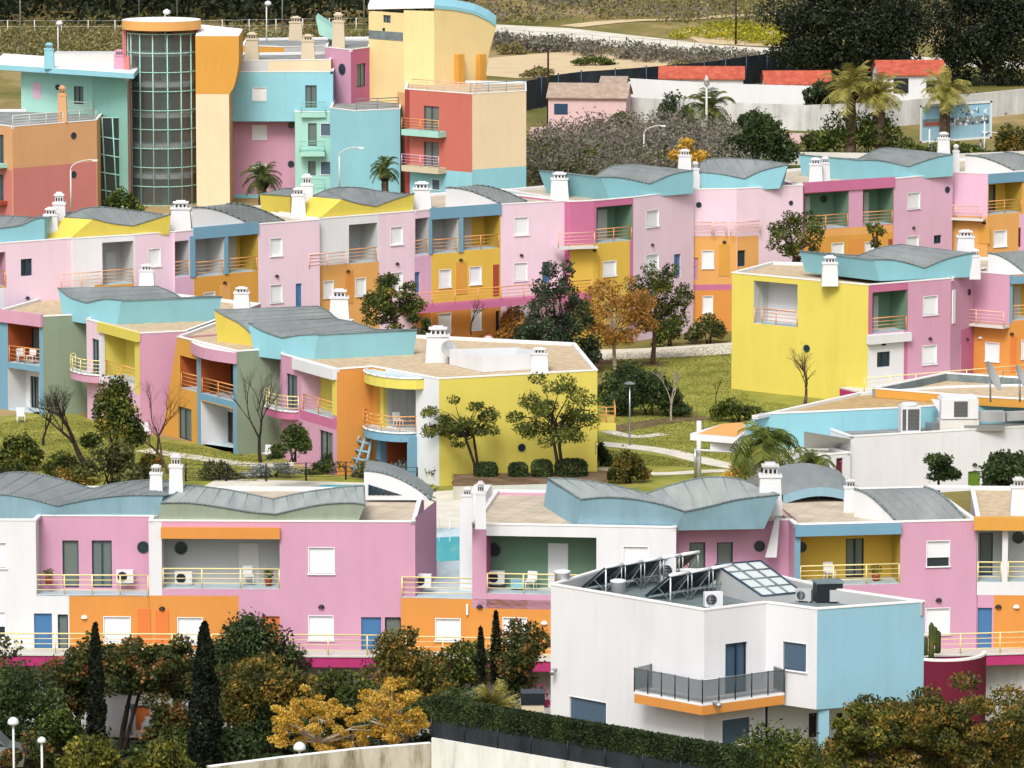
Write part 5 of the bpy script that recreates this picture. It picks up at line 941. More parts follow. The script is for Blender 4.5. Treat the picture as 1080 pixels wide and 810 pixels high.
mb = MB(); mb.cbox((cc.x - R_ - .35, cc.y + .9, 0), .35, 1.6, z1 + .6, 'salmon'); h.bld(mb, 'pier')
RR = 42 / scale_at(456) * 1.0; mb = MB(); mb.faces([(cc.x + RR * math.cos(2 * math.pi * i / 32), cc.y + RR * .9 * math.sin(2 * math.pi * i / 32), z1 + zz) for zz in (.35, 1.15) for i in range(32)], [[i, (i + 1) % 32, 32 + (i + 1) % 32, 32 + i] for i in range(32)], 'orangel', True)
mb.poly([(cc.x + RR * math.cos(2 * math.pi * i / 32), cc.y + RR * .9 * math.sin(2 * math.pi * i / 32), z1 + .35) for i in range(31, -1, -1)], 'orange'); mb.poly([(cc.x + RR * math.cos(2 * math.pi * i / 32), cc.y + RR * .9 * math.sin(2 * math.pi * i / 32), z1 + 1.15) for i in range(32)], 'coping'); h.bld(mb, 'disc_roof')
h.done() if h.wall.v else None
# yellow curved block
h = Bld('curved_block', 'beige slab tower topped by a curved mustard yellow hood right of the glass tower', 'tower', None, (at_d(225, 215, 456).x, 456, 0))
f = Face(at_d(207, 160, 456).xy, at_d(242, 160, 456).xy); zt = f.hit(225, 99)[1]; u0, u1 = 0, f.hit(242, 160)[0]; h.facade(f, 0, zt, 'beige', [], [], 0, u1)
for p, q in ((f.P(u1, 0), f.P(u1, 0, -7)), (f.P(0, 0, -7), f.P(0, 0))): h.wall.poly([p, q, Vector((q.x, q.y, zt)), Vector((p.x, p.y, zt))], 'sand')
mb = MB(); n = 10; xr = lambda t: (252 if t > .55 else 242 + 10 * (t / .55) ** .5)
prof = [(f.hit(xr(i / n), 99 - 61 * i / n)[0], zt + (f.hit(240, 38)[1] - zt) * i / n) for i in range(n + 1)]
for i in range(n):
    (a, za), (b, zb_) = prof[i], prof[i + 1]; mb.poly([f.P(0, za, .02), f.P(a, za, .02), f.P(b, zb_, .02), f.P(0, zb_, .02)], 'mustard'); mb.poly([f.P(a, za, .02), f.P(a, za, -7), f.P(b, zb_, -7), f.P(b, zb_, .02)], 'mustard', True)
zt2 = prof[-1][1]; mb.poly([f.P(0, zt2, .02), f.P(prof[-1][0], zt2, .02), f.P(prof[-1][0], zt2 + .1, -7), f.P(0, zt2 + .5, -7)], 'coping'); mb.poly([f.P(0, zt, -7), f.P(0, zt, .02), f.P(0, zt2, .02), f.P(0, zt2 + .5, -7)], 'beige'); mb.poly([f.P(0, zt, .02), f.P(0, zt, -7), f.P(u1, zt, -7), f.P(u1, zt, .02)], 'mustard')
h.bld(mb, 'curved_hood'); h.done()
# blue/pink block
h = Bld('apartment_block', 'pink apartment block with a wide sky blue top storey, left of the mint balcony bay', 'building', None, (at_d(290, 215, 462).x, 462, 0))
fs, zt, pts, bb = farblock(h, [(241, 463), (311, 463)], 128, 0, [('pink', [('bluel', 241, 312, 205, 260)], [('sh', 266, 281.5, 132, 147), ('sh', 266, 281, 172, 186), ('po', 307, 132, 3.6), ('po', 307, 173, 3.6)])], 9, doroof=False)
fs, zt, pts, bb = farblock(h, [(241, 461.5), (351, 461.5)], 76, at_d(290, 128, 461.5).z, [('bluel', [], [('sh', 266, 281, 92, 106), ('wd', 322, 334, 90, 114)])], 10, doroof=True)
fs2, zt2, pts2, bb2 = farblock(h, [(251, 463), (283, 463), (349, 464)], 64, zt - .1, [('greyl', [], []), ('beige', [], [])], 8, cop='coping')
h.chimney(266, 61, 34, 15, zt2, 'bcap', 'bcap', d=466); h.chimney(325, 61, 36, 15, zt2, 'bcap', 'bcap', d=465); h.chimney(312, 40, 17, 15, zt2, 'bcap', 'bcap', d=475); h.done()
h = Bld('apartment_block', 'mint apartment bay with four small balconies between the pink block and the pale blue one', 'building', None, (at_d(335, 215, 459).x, 459, 0))
fs, zt, pts, bb = farblock(h, [(311, 460.5), (361, 460)], 118, 0, [('mint', [], [('wd', 325, 334, 130, 154), ('sh', 338, 349, 130, 143, 1, 'shutterd'), ('wd', 325, 333, 170, 185), ('sh', 338, 349, 170, 184, 1, 'shutterd'), ('bx', 317, 343, 158, 162, 'mintd', 1.0, 'balcony_slab')])], 3)
for x0, x1, yt, yb, hb, dd in ((317, 343, 145, 159, 0, 460.2), (317, 343, 185, 199, 0, 460.2), (318, 344, 104, 118, 0, 461)):
    f = Face(at_d(x0, yb, dd).xy, at_d(x1, yb, dd).xy); z_ = f.hit(x0, yb)[1]; mb = MB(); f.box(mb, 0, f.L, z_ - .4, z_, .05, 1.05, 'mint'); o = h.bld(mb, 'balcony'); h.bld(rail(f, 0, f.L, z_, .95, 1.0, 'mintd'), 'railing', o)
h.done()
# pale blue block
h = Bld('apartment_block', 'pale blue apartment block with a pink upper floor and a railed terrace', 'building', None, (at_d(390, 215, 457).x, 457, 0))
fs, zt, pts, bb = farblock(h, [(348, 457), (373, 454), (422, 456)], 114, 0, [('bluel', [], []), ('bluel', [], [])], 12)
h.bld(rail(fs[1], .4, fs[1].L, zt, 1.0, -.3, 'slate'), 'railing')
fs, z2, pts, bb = farblock(h, [(343, 466), (370, 463), (390, 466)], 50, zt - 1, [('pink', [], [('po', 361, 73, 6)]), ('pinkd', [], [('wd', 376, 386, 67, 92)])], 10)
h.chimney(357, 48, 13, 14, z2, 'bcap', 'bcap', d=468)
mb = MB(); a = at_d(333, 18, 470); b = at_d(352, 31, 470); mb.faces([a, b, b + Vector((0, 0, -1)), a + Vector((.3, 0, -1.6)), a + Vector((0, 5, 0)), b + Vector((0, 5, 0)), b + Vector((0, 5, -1)), a + Vector((.3, 5, -1.6))], [[0, 1, 5, 4], [3, 2, 1, 0], [4, 5, 6, 7], [0, 4, 7, 3], [1, 2, 6, 5], [2, 3, 7, 6]], 'mint'); h.bld(mb, 'roof_fin'); h.done()
# tall yellow building
h = Bld('apartment_block', 'tall pale yellow building with an arched blue roof edge and flaring right side', 'building', None, (at_d(450, 215, 462).x, 462, 0))
p0, p1, p2, p3 = [at_d(x, 60, d) for x, d in ((389, 466), (426, 463), (458, 462), (512, 466))]
z_at = lambda x, y, d=464: at_d(x, y, d).z
h.facade(Face(p0.xy, p1.xy), 0, z_at(400, 13), 'beigey', [], [('wd', 404, 412, 16, 24), ('po', 405, 31, 1.8)]); h.facade(Face(p1.xy, p2.xy), 0, z_at(440, 10), 'beigey')
f = Face(p2.xy, p3.xy); mb = MB(); prof = [(458, 92), (512, 92), (513, 75), (516, 55), (523, 30)]; top = [(523, 28), (515, 22), (500, 15), (480, 11), (458, 9)]
pts = [f.P(*f.hit(*p)) for p in prof + top]; off = Vector((0, 9, 0)); mb.poly(pts, 'beigey'); n = len(pts)
for i in range(n): a, b = pts[i], pts[(i + 1) % n]; mb.poly([b, a, a + off, b + off], 'beigey')
for i in range(5, n - 1): a, b = pts[i], pts[i + 1]; mb.box(a + Vector((0, -.1, .01)), b - a, Vector((0, 9, 0)), Vector((0, 0, .3)), 'bluel')
h.bld(mb, 'flared_wing'); mb = MB(); a, b = at_d(388, 10, 465.8), at_d(458, 8.5, 461.8); mb.box(a, b - a, Vector((0, 9, 0)), Vector((0, 0, .35)), 'coping'); h.bld(mb, 'roof')
mb = MB(); f0 = Face(p0.xy, p1.xy); a0, a1, b0, b1 = f0.rect(389, 425, 33, 42); f0.box(mb, a0, a1, b0, b1, -.1, .03, 'slate'); h.bld(mb, 'loggia')
for x in (479, 502):
    u, z = f.hit(x, 62); mb = MB(); f.box(mb, u, u + .7, z - 2.6, z + .4, 0, .6, 'mustard'); h.bld(mb, 'pier')
h.facade(Face(at_d(419, 100, 460).xy, at_d(428, 100, 459).xy), 0, z_at(420, 97, 460), 'sand'); h.done()
h = Bld('apartment_block', 'red and cream apartment block with two small balconies on its red face', 'building', None, (at_d(498, 215, 452).x, 452, 0))
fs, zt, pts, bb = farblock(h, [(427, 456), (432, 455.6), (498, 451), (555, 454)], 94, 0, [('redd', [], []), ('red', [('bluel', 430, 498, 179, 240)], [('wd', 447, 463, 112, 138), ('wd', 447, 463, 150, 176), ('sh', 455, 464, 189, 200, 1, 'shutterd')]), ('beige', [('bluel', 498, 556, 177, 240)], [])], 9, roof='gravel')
f = fs[1]
for y, m in ((140, 'mint'), (178, 'bcap')):
    a, b, c_, d_ = f.rect(432, 471, y - 3, y + 3); mb = MB(); f.box(mb, a, b, c_, d_, .02, 1.1, m); o = h.bld(mb, 'balcony'); h.bld(rail(f, a, b, d_, 1.0, 1.05, 'railo' if y == 140 else 'pinkl'), 'railing', o)
h.bld(rail(fs[2], 0, fs[2].L, zt, .9, -.3, 'bluep'), 'railing'); h.bld(rail(fs[1], 0, fs[1].L, zt, .9, -.3, 'railp'), 'railing'); h.done()
h = Bld('apartment_block', 'low white roofed block with a yellow curved eave behind the sky blue storey', 'building', None, (at_d(330, 60, 485).x, 485, 0))
fs, zt, pts, bb = farblock(h, [(255, 484), (300, 482), (392, 486)], 48, 0, [('mustard', [('greyl', 255, 300, 56, 200)], []), ('greyl', [], [])], 8); h.done()
# ================================================================== far houses, walls, fences
def gable_house(label, x, y, w, d, hw, hr, rz, wallm, roofm, extra=()):
    p = at_g(x, y); root = empty('cottage', p, label, 'house', 'cottages beyond the resort'); ex = Vector((math.cos(rz), math.sin(rz), 0)); ey = Vector((-ex.y, ex.x, 0)); mb = MB(); mb.cbox(p, w, d, hw, wallm, rz)
    A = p - ex * w / 2 - ey * d / 2 + Vector((0, 0, hw)); B = A + ex * w; C = B + ey * d; D = A + ey * d; r0 = (A + D) / 2 + Vector((0, 0, hr)); r1 = (B + C) / 2 + Vector((0, 0, hr)); mb.poly([A, D, r0], wallm); mb.poly([B, C, r1], wallm); mb.build('wall', root)
    o = .35; mb = MB()
    for a, b, c_, e in ((A, B, r1, r0), (C, D, r0, r1)):
        dn = ((a + b) / 2 - (c_ + e) / 2).normalized() * o; q = [a + dn - (b - a).normalized() * .2, b + dn + (b - a).normalized() * .2, c_ + (b - a).normalized() * .2, e - (b - a).normalized() * .2]; up = Vector((0, 0, .15)); mb.prism([v + Vector((0, 0, .02)) for v in q], [v + up for v in q], roofm)
    mb.build('roof', root)
    for u, z, ww, hh, m in extra: mb = MB(); q = p - ex * (w / 2 - u) - ey * (d / 2 + .03) + Vector((0, 0, z)); mb.box(q, ex * ww, ey * .06, Vector((0, 0, hh)), m); mb.build('window', root)
gable_house('pink cottage with an old grey tiled roof behind the grey brush', 622, 131, 8.0, 5, 3.0, 1.1, -.12, 'pinkwall', 'oldtile', [(.6, 1.2, 1.4, 1.1, 'frame')]); gable_house('small white cottage end beside the pink cottage', 648, 122, 2.5, 5, 3.4, .6, -.1, 'white', 'oldtile')
gable_house('long white cottage with a low terracotta roof behind the far garden wall', 740, 102, 9, 4, 2.2, 1.0, -.05, 'white', 'terracotta'); gable_house('white cottage with a bright terracotta roof between the dark tree trunks', 958, 112, 7, 5, 3.6, 1.2, .08, 'white', 'terracotta', [(1.5, 1.6, 1.6, 1.6, 'framed'), (5, 1.6, 1.0, 1.3, 'framed')]); gable_house('terracotta roofed cottage partly hidden behind the big dark tree', 840, 108, 7, 4, 2.2, 1.1, .05, 'pinkwall', 'terracotta')
def gwall(pts, hgt, mat, label, th=.3, name='garden_wall', top=None):
    P = [at_g(*p) for p in pts]; mb = MB()
    for i in range(len(P) - 1):
        a, b = P[i], P[i + 1]; e = b - a; n = Vector((-e.y, e.x, 0)).normalized(); mb.prism([a - Vector((0, 0, .5)), b - Vector((0, 0, .5)), b + n * th - Vector((0, 0, .5)), a + n * th - Vector((0, 0, .5))], [a + Vector((0, 0, hgt)), b + Vector((0, 0, hgt)), b + n * th + Vector((0, 0, hgt)), a + n * th + Vector((0, 0, hgt))], mat, top)
    return solo(mb, name, label, 'wall')
gwall([(648, 128), (720, 133), (850, 138), (930, 135), (1100, 118)], 2.6, 'whited', 'long white garden wall in front of the far cottages'); gwall([(560, 145), (640, 142), (720, 148), (860, 152)], 1.0, 'pinkwall', 'low dusty pink wall in front of the white garden wall')
gwall([(660, 106), (760, 112), (870, 115)], 2.4, 'white', 'second white wall below the terracotta roofs'); gwall([(770, 173), (1000, 176), (1100, 172)], 1.2, 'offwhite', 'low cream wall just behind the back row roofs')
def fence(pts, hgt, n, pm, pr, label, panel=None, wires=3, name='fence', sheetm=None):
    P = [at_g(*p) for p in pts]; L = [0]
    for i in range(len(P) - 1): L.append(L[-1] + (P[i + 1] - P[i]).length)
    root = empty(name, P[0], label, 'fence')
    def at(s):
        for i in range(len(P) - 1):
            if s <= L[i + 1] + 1e-6: return P[i].lerp(P[i + 1], (s - L[i]) / (L[i + 1] - L[i]))
        return P[-1]
    Q = [at(L[-1] * k / n) for k in range(n + 1)]; up = Vector((0, 0, hgt))
    for q in Q: mb = MB(); mb.tube(q, q + up, pr, pr, pm, 5); mb.build('post', root)
    if sheetm:
        mb = MB()
        for a, b in zip(Q, Q[1:]): mb.box(a + Vector((0, .05, .1)), b - a, Vector((0, .04, 0)), up * .92, sheetm)
        mb.build('panel', root)
    if wires:
        mb = MB()
        for a, b in zip(Q, Q[1:]):
            for k in range(wires): z = Vector((0, 0, hgt * (k + 1) / wires * .98)); m_ = (a + b) / 2 - Vector((0, 0, .06)); mb.tube(a + z, m_ + z, .02, .02, pm, 4); mb.tube(m_ + z, b + z, .02, .02, pm, 4)
        mb.build('wire', root)
fence([(553, 118), (600, 108), (660, 104), (740, 97), (830, 84), (960, 84)], 3.4, 14, 'frame', .08, 'tall dark plum screen fence running behind the far cottages', wires=0, sheetm='fabric')
fence([(-20, 40), (200, 40), (460, 36)], 2.2, 17, 'railw', .06, 'pale wire fence in front of the dark wood at the upper left', wires=3)
fence([(500, 40), (640, 50), (900, 68)], 1.4, 22, 'slate', .04, 'thin wire fence along the pale road', wires=2)
fence([(196, 508), (290, 508), (365, 506), (440, 512)], 1.1, 6, 'framed', .06, 'dark post and rope fence round the swimming pool terrace', wires=4)
sheet('screen_ground', [(0, 0)] * 3, 'dirt') if False else None
# ================================================================== lamps, poles, billboard, signs
def street_lamp(x, yb, yt, label, arm=1.6, d=None, side=-1, mat='railw', r=.08, group='curved street lamps'):
    p = at_g(x, yb) if d is None else at_d(x, yb, d); H = (yb - yt) / scale_at(p.y); root = empty('street_lamp', p, label, 'street lamp', group); mb = MB(); mb.tube(p, p + Vector((0, 0, H * .8)), r, r * .7, mat, 8); n = 8; prev = p + Vector((0, 0, H * .8))
    for i in range(1, n + 1): a = math.pi / 2 * i / n; q = p + Vector((side * arm * (1 - math.cos(a)), 0, H * .8 + H * .2 * math.sin(a))); mb.tube(prev, q, r * .7, r * .6, mat, 6); prev = q
    mb.build('post', root); mb = MB(); mb.box(prev + Vector((-.45 if side < 0 else 0, -.13, -.12)), Vector((.45, 0, 0)), Vector((0, .26, 0)), Vector((0, 0, .14)), 'doorwhite'); mb.build('lamp_head', root)
street_lamp(587, 0, 0, '', 0) if False else None
street_lamp(916, 165, 126, 'curved street lamp between the two left palms'); street_lamp(928, 165, 121, 'curved street lamp just left of the billboard palms', arm=.9, side=-1); street_lamp(679, 178, 132, 'curved street lamp rising behind the blue wavy roof', arm=1.6, side=1); street_lamp(1058, 165, 139, 'curved street lamp right of the billboard', arm=1.6, side=-1)
street_lamp(358, 200, 155, 'curved street lamp in front of the pale blue block', side=1, d=430); street_lamp(75, 222, 168, 'curved street lamp in front of the terracotta block', arm=1.8, side=1, d=430)
def globe_lamp(x, y, d, hh, r, label, arms=False, group='globe lamps at the bottom edge'):
    p = at_d(x, y, d); root = empty('garden_lamp', p - Vector((0, 0, hh)), label, 'lamp', group); mb = MB(); mb.tube(p - Vector((0, 0, hh)), p, .06, .05, 'railw', 8); mb.build('post', root); mb = MB(); mb.lathe(p, [(r * .4, -.05), (r * .95, .02), (r, r * .4), (r * .8, r * .9), (r * .4, r * 1.2), (.02, r * 1.3)], 'doorwhite', 14); mb.build('globe', root)
globe_lamp(14, 764, 228, 4.5, .26, 'white globe lamp on a pole at the left edge of the bottom'); globe_lamp(44, 783, 226, 4, .2, 'small globe lamp between the two leftmost bottom trees'); globe_lamp(316, 791, 222, 4, .28, 'white globe lamp in front of the stained retaining wall')
def park_lamp(x, yb, yt, label):
    p = at_g(x, yb); H = (yb - yt) / scale_at(p.y); root = empty('park_lamp', p, label, 'lamp', 'park lamps on the lawn'); mb = MB(); mb.tube(p, p + Vector((0, 0, H)), .06, .05, 'metal', 7); mb.build('post', root); mb = MB(); q = p + Vector((0, 0, H)); mb.lathe(q, [(.05, 0), (.35, .02), (.35, .08), (.1, .18)], 'slate', 12)
    mb.build('lamp_head', root)
park_lamp(664, 470, 404, 'tall park lamp on the lawn right of the lemon yellow building'); park_lamp(896, 420, 401, 'park lamp in front of the lemon yellow wall'); park_lamp(474, 371, 315, 'park lamp in front of the orange lower storey') ; park_lamp(139, 778, 745, 'flat topped lamp in front of the orange doors')
for x, yb, yt, r, lab in ((22, 66, 0, .1, 'thin tall mast at the upper left edge'), (147, 22, 0, .08, 'thin mast rising behind the glass tower, left of two'), (187, 22, 0, .08, 'thin mast rising behind the glass tower, right of two'), (298, 56, 0, .1, 'thin mast behind the beige chimneys'), (384, 36, 0, .1, 'thin mast left of the tall yellow building')):
    p = at_g(x, max(yb, 45)); mb = MB(); mb.tube(p, p + Vector((0, 0, 14)), r, r * .7, 'metal', 6); solo(mb, 'mast', lab, 'mast', 'thin masts')
for x, yb, yt, lab in ((578, 130, 62, 'dark utility pole beside the pink cottage'), (776, 47, 0, 'dark utility pole on the far field'), (557, 12, 0, '')):
    if not lab: continue
    p = at_g(x, yb); mb = MB(); mb.tube(p, p + Vector((0, 0, (yb - yt) / scale_at(p.y) + 1)), .13, .1, 'barkd', 7); solo(mb, 'utility_pole', lab, 'pole', 'dark utility poles')
p = at_g(745, 150); root = empty('lamp_post', p, 'pale post with a lantern top left of the round dark bush', 'lamp'); mb = MB(); mb.tube(p, p + Vector((0, 0, 5.6)), .14, .1, 'offwhite', 8); mb.build('post', root); mb = MB(); mb.lathe(p + Vector((0, 0, 5.6)), [(.12, 0), (.32, .1), (.22, .5), (.3, .55), (.1, .9), (.02, 1.1)], 'offwhite', 10); mb.cbox(p + Vector((0, 0, 4.4)), .9, .1, .1, 'offwhite'); mb.build('lantern', root)
def lamp_d(x, y, d, label):
    p = at_d(x, y, d); root = empty('roof_lamp', p - Vector((0, 0, 4)), label, 'lamp', 'white lamps behind the far blocks'); mb = MB(); mb.tube(p - Vector((0, 0, 4)), p, .07, .06, 'railw', 6); mb.build('post', root); mb = MB(); mb.lathe(p + Vector((.15, 0, 0)), [(.1, -.2), (.34, -.05), (.3, .15), (.05, .3)], 'doorwhite', 10); mb.build('lamp_head', root)
lamp_d(61, 25, 480, 'white lamp on a pole left of the glass tower'); lamp_d(174, 13, 458, 'white lamp on the disc roof of the glass tower'); lamp_d(281, 4, 490, 'white lamp on a pole above the beige chimneys')
# billboard
p0 = at_g(972, 165); dd = p0.y; a, b = at_d(970, 151, dd), at_d(1046, 146, dd); H = 40 / scale_at(dd); root = empty('billboard', p0, 'pale framed billboard with a blurred boat harbour picture behind the right palm', 'billboard'); ex = (b - a); mb = MB(); mb.box(a + Vector((0, .1, 0)), ex, Vector((0, .25, 0)), Vector((0, 0, H)), 'bluel'); mb.build('panel', root)
mb = MB(); e = .18
for o_, vx, vz in ((a, ex, Vector((0, 0, e))), (a + Vector((0, 0, H - e)), ex, Vector((0, 0, e))), (a, ex.normalized() * e, Vector((0, 0, H))), (b - ex.normalized() * e, ex.normalized() * e, Vector((0, 0, H)))): mb.box(o_ + Vector((0, -.02, 0)), vx, Vector((0, .14, 0)), vz, 'offwhite')
mb.build('frame', root); rr = random.Random(4); mb = MB()
def patch(x0, x1, z0, z1, m, o=.09): mb.box(a + ex * x0 + Vector((0, o, H * z0)), ex * (x1 - x0), Vector((0, .01, 0)), Vector((0, 0, H * (z1 - z0))), m)
patch(.04, .96, .05, .4, 'blue', .092); patch(.04, .96, .4, .62, 'slate', .091); patch(.04, .96, .62, .95, 'cobalt', .09); patch(.06, .3, .45, .52, 'rust', .07)
for i in range(60): x = .3 + .62 * rr.random(); z = .38 + .4 * rr.random(); patch(x, x + .01 + .03 * rr.random(), z, z + .03 + .05 * rr.random(), rr.choice(['white', 'frame', 'greyl', 'frame', 'white']), .05 + .03 * rr.random())
mb.build('picture', root)
for x in (982, 1034): q = at_d(x, 165, dd + .5); mb = MB(); mb.tube(q - Vector((0, 0, .6)), q + Vector((0, 0, 2)), .1, .1, 'metal', 6); mb.build('post', root)
for x, yb, yt, lab in ((980, 160, 128, 'white flagpole left of the billboard centre'), (1038, 160, 120, 'white flagpole at the right end of the billboard')): p = at_g(x, yb + 8); mb = MB(); mb.tube(p, p + Vector((0, 0, (yb - yt) / scale_at(p.y))), .1, .07, 'white', 7); solo(mb, 'flagpole', lab, 'pole', 'white poles by the billboard')
# round sign
p = at_g(515, 396); root = empty('road_sign', p, 'round white and red sign on a post in front of the dark shrub', 'sign'); mb = MB(); mb.tube(p, p + Vector((0, 0, 2.6)), .04, .04, 'metal', 6); mb.build('post', root); c = p + Vector((0, -.06, 2.4)); mb = MB(); N = 20
for R1, o_, m in ((.42, 0, 'red'), (.32, -.01, 'white')): mb.poly([c + Vector((R1 * math.cos(2 * math.pi * i / N), o_, R1 * math.sin(2 * math.pi * i / N))) for i in range(N)], m)
mb.box(c + Vector((-.12, -.02, -.05)), Vector((.24, 0, 0)), Vector((0, .005, 0)), Vector((0, 0, .1)), 'black'); mb.build('disc', root)
# ================================================================== foreground walls
def pxwall(label, pts, ztop, zbot, mat, th, name, top=None):
    P = [at_z(x, y, ztop) for x, y in pts]; mb = MB()
    for a, b in zip(P, P[1:]):
        e = (b - a).normalized(); n = Vector((-e.y, e.x, 0)); q = [a, b, b + n * th, a + n * th]; mb.prism([Vector((v.x, v.y, zbot)) for v in q], q, mat, top)
    return solo(mb, name, label, 'wall'), P
pxwall('low concrete retaining wall with dark water stains at the bottom edge', [(222, 809), (300, 799), (380, 790), (455.5, 784)], 4.0, -3, 'stained', .35, 'retaining_wall', 'coping')
o, PW = pxwall('pale concrete retaining wall below the clipped hedge', [(455, 778), (560, 796), (800, 838)], 4.3, -3, 'stainedwhite', .4, 'retaining_wall', 'coping')
root = empty('screen_fence', PW[0], 'black fabric screen fence on top of the retaining wall under the hedge', 'fence'); mb = MB()
for a, b in zip(PW, PW[1:]):
    n = max(2, int((b - a).length / 1.7))
    for k in range(n):
        p, q = a.lerp(b, k / n), a.lerp(b, (k + 1) / n); mb.box(p + Vector((0, .12, 0)), q - p, Vector((0, .05, 0)), Vector((0, 0, .82)), 'fabric'); pm = MB(); pm.tube(p + Vector((0, .1, 0)), p + Vector((0, .1, .86)), .035, .035, 'framed', 6); pm.build('post', root)
mb.build('screen', root)
# waste bin by hedge: cream pillar with dark cap
p = at_d(562, 756, 216); root = empty('gate_pillar', p + Vector((0, 0, -4)), 'square cream pillar with a black cap behind the hedge', 'pillar'); mb = MB(); mb.cbox(p + Vector((0, 0, -4)), .95, .9, 4.6, 'bcap'); mb.build('shaft', root); mb = MB(); mb.cbox(p + Vector((0, 0, .603)), 1.02, .97, .5, 'framed'); mb.build('cap', root)
# white bag by the orange doors, plastic chairs
p = at_d(156, 772, 248); mb = MB(); mb.lathe(p, [(.25, 0), (.36, .15), (.3, .45), (.12, .6), (.16, .75)], 'white', 9); solo(mb, 'sack', 'white sack standing by the orange ground floor doors', 'sack')
def plastic_chair(x, y, rz, label):
    p = at_g(x, y); root = empty('plastic_chair', p, label, 'chair', 'white plastic garden chairs'); ex = Vector((math.cos(rz), math.sin(rz), 0)); ey = Vector((-ex.y, ex.x, 0))
    for a in (-.22, .22):
        for b in (-.22, .22): mb = MB(); mb.tube(p + ex * a * 1.15 + ey * b * 1.15, p + ex * a + ey * b + Vector((0, 0, .44)), .025, .03, 'white', 5); mb.build('leg', root)
    mb = MB(); mb.cbox(p + Vector((0, 0, .44)), .52, .5, .05, 'white', rz); mb.build('seat', root); mb = MB(); mb.box(p - ex * .25 + ey * .22 + Vector((0, 0, .5)), ex * .5, ey * .05, Vector((0, 0, .45)) + ey * .08, 'white'); mb.build('backrest', root)
plastic_chair(154, 462, .4, 'white plastic chair by the leaning yellow wall'); plastic_chair(281, 486, -.5, 'white plastic chair beside the bare tree at the green wall'); plastic_chair(22, 446, .2, 'white plastic chair in the open ground floor at the left edge')
def seat_at(px, py, z, d, rz, label, mat='white', grp='white plastic garden chairs'):
    p = at_d(px, py, d); p.z = z; root = empty('plastic_chair', p, label, 'chair', grp); ex = Vector((math.cos(rz), math.sin(rz), 0)); ey = Vector((-ex.y, ex.x, 0))
    for a in (-.2, .2):
        for b in (-.2, .2): mb = MB(); mb.tube(p + ex * a * 1.1 + ey * b * 1.1, p + ex * a + ey * b + Vector((0, 0, .44)), .022, .028, mat, 5); mb.build('leg', root)
    mb = MB(); mb.cbox(p + Vector((0, 0, .44)), .5, .48, .05, mat, rz); mb.build('seat', root); mb = MB(); mb.box(p - ex * .24 + ey * .2 + Vector((0, 0, .5)), ex * .48, ey * .05, Vector((0, 0, .4)) + ey * .07, mat); mb.build('backrest', root)
def on_floor(f, x, ybot, off): u, z = f.hit(x, ybot); q = f.P(u, z, off); return q
_fm = Face(at_z(-2, 328, 6.4).xy, at_z(45, 334, 6.4).xy); _f4 = Face(at_z(393, 387, 6.4).xy, at_z(463, 400, 6.4).xy); _f3 = Face(at_z(187, 355.5, 6.4).xy, at_z(249.5, 371, 6.4).xy)
for f_, x, yb, off, rz, lab in ((_fm, 22, 384, -.7, .3, 'white plastic chair in the orange loggia at the left edge, left'), (_fm, 33, 384, -.7, -.4, 'white plastic chair in the orange loggia at the left edge, right'), (_f4, 420, 452, -.4, .5, 'chair on the round blue balcony'), (ff, 262, 621, -.9, .2, 'white plastic chair in the grey loggia beside the air conditioner'), (fd, 875, 617, -.9, .3, 'white plastic chair in the yellow loggia, left of the dark door'), (fc, 560, 627, -1.0, -.3, 'white plastic chair in the green loggia by the storage box')):
    q = on_floor(f_, x, yb, off); seat_at(x, yb, q.z + .02, q.y, rz, lab)
    o_ = bpy.data.objects[-1] if False else None
def pot(f_, x, yb, off, label, hh=.5):
    q = on_floor(f_, x, yb, off); root = empty('potted_plant', q, label, 'plant', 'potted plants on the terraces'); mb = MB(); mb.lathe(q + Vector((0, 0, .02)), [(.14, 0), (.2, .3), (.22, .34)], 'terracotta', 12); mb.build('pot', root); C = in_blob(160, (q.x, q.y, q.z + .35 + hh * .5), (.28, .28, hh * .55), .2); quads('foliage', C, .12 * RNG.uniform(.6, 1.3, len(C)), 'leafmid', root)
POTS = [(ff, 50, 620, -.6, 'potted plant on the terrace of the white and pink house'), (ff, 282, 621, -.8, 'potted plant in the right corner of the grey loggia'), (fc, 608, 627, -.9, 'potted plant in the right corner of the green loggia'), (fd, 928, 617, -.9, 'potted plant at the right end of the yellow loggia'), (_f3, 217, 419, -.5, 'potted plant in the orange loggia under the curved pink beam')]
# small red items, people are absent
p = at_g(825, 0) if False else None
# pool lounger ladder
p = at_z(452, 558, 0)
mb = MB()
for dx in (0, .6, 1.2): 
    q = at_z(463, 560, .03) + Vector((dx, 0, 0)); n = 6; pr = q
    for i in range(1, n + 1): a = math.pi * i / n; s_ = q + Vector((0, .4 * (1 - math.cos(a)), .7 * math.sin(a))); mb.tube(pr, s_, .03, .03, 'trim', 5); pr = s_
solo(mb, 'pool_ladder', 'white hooped pool ladder between the two front blocks', 'ladder')
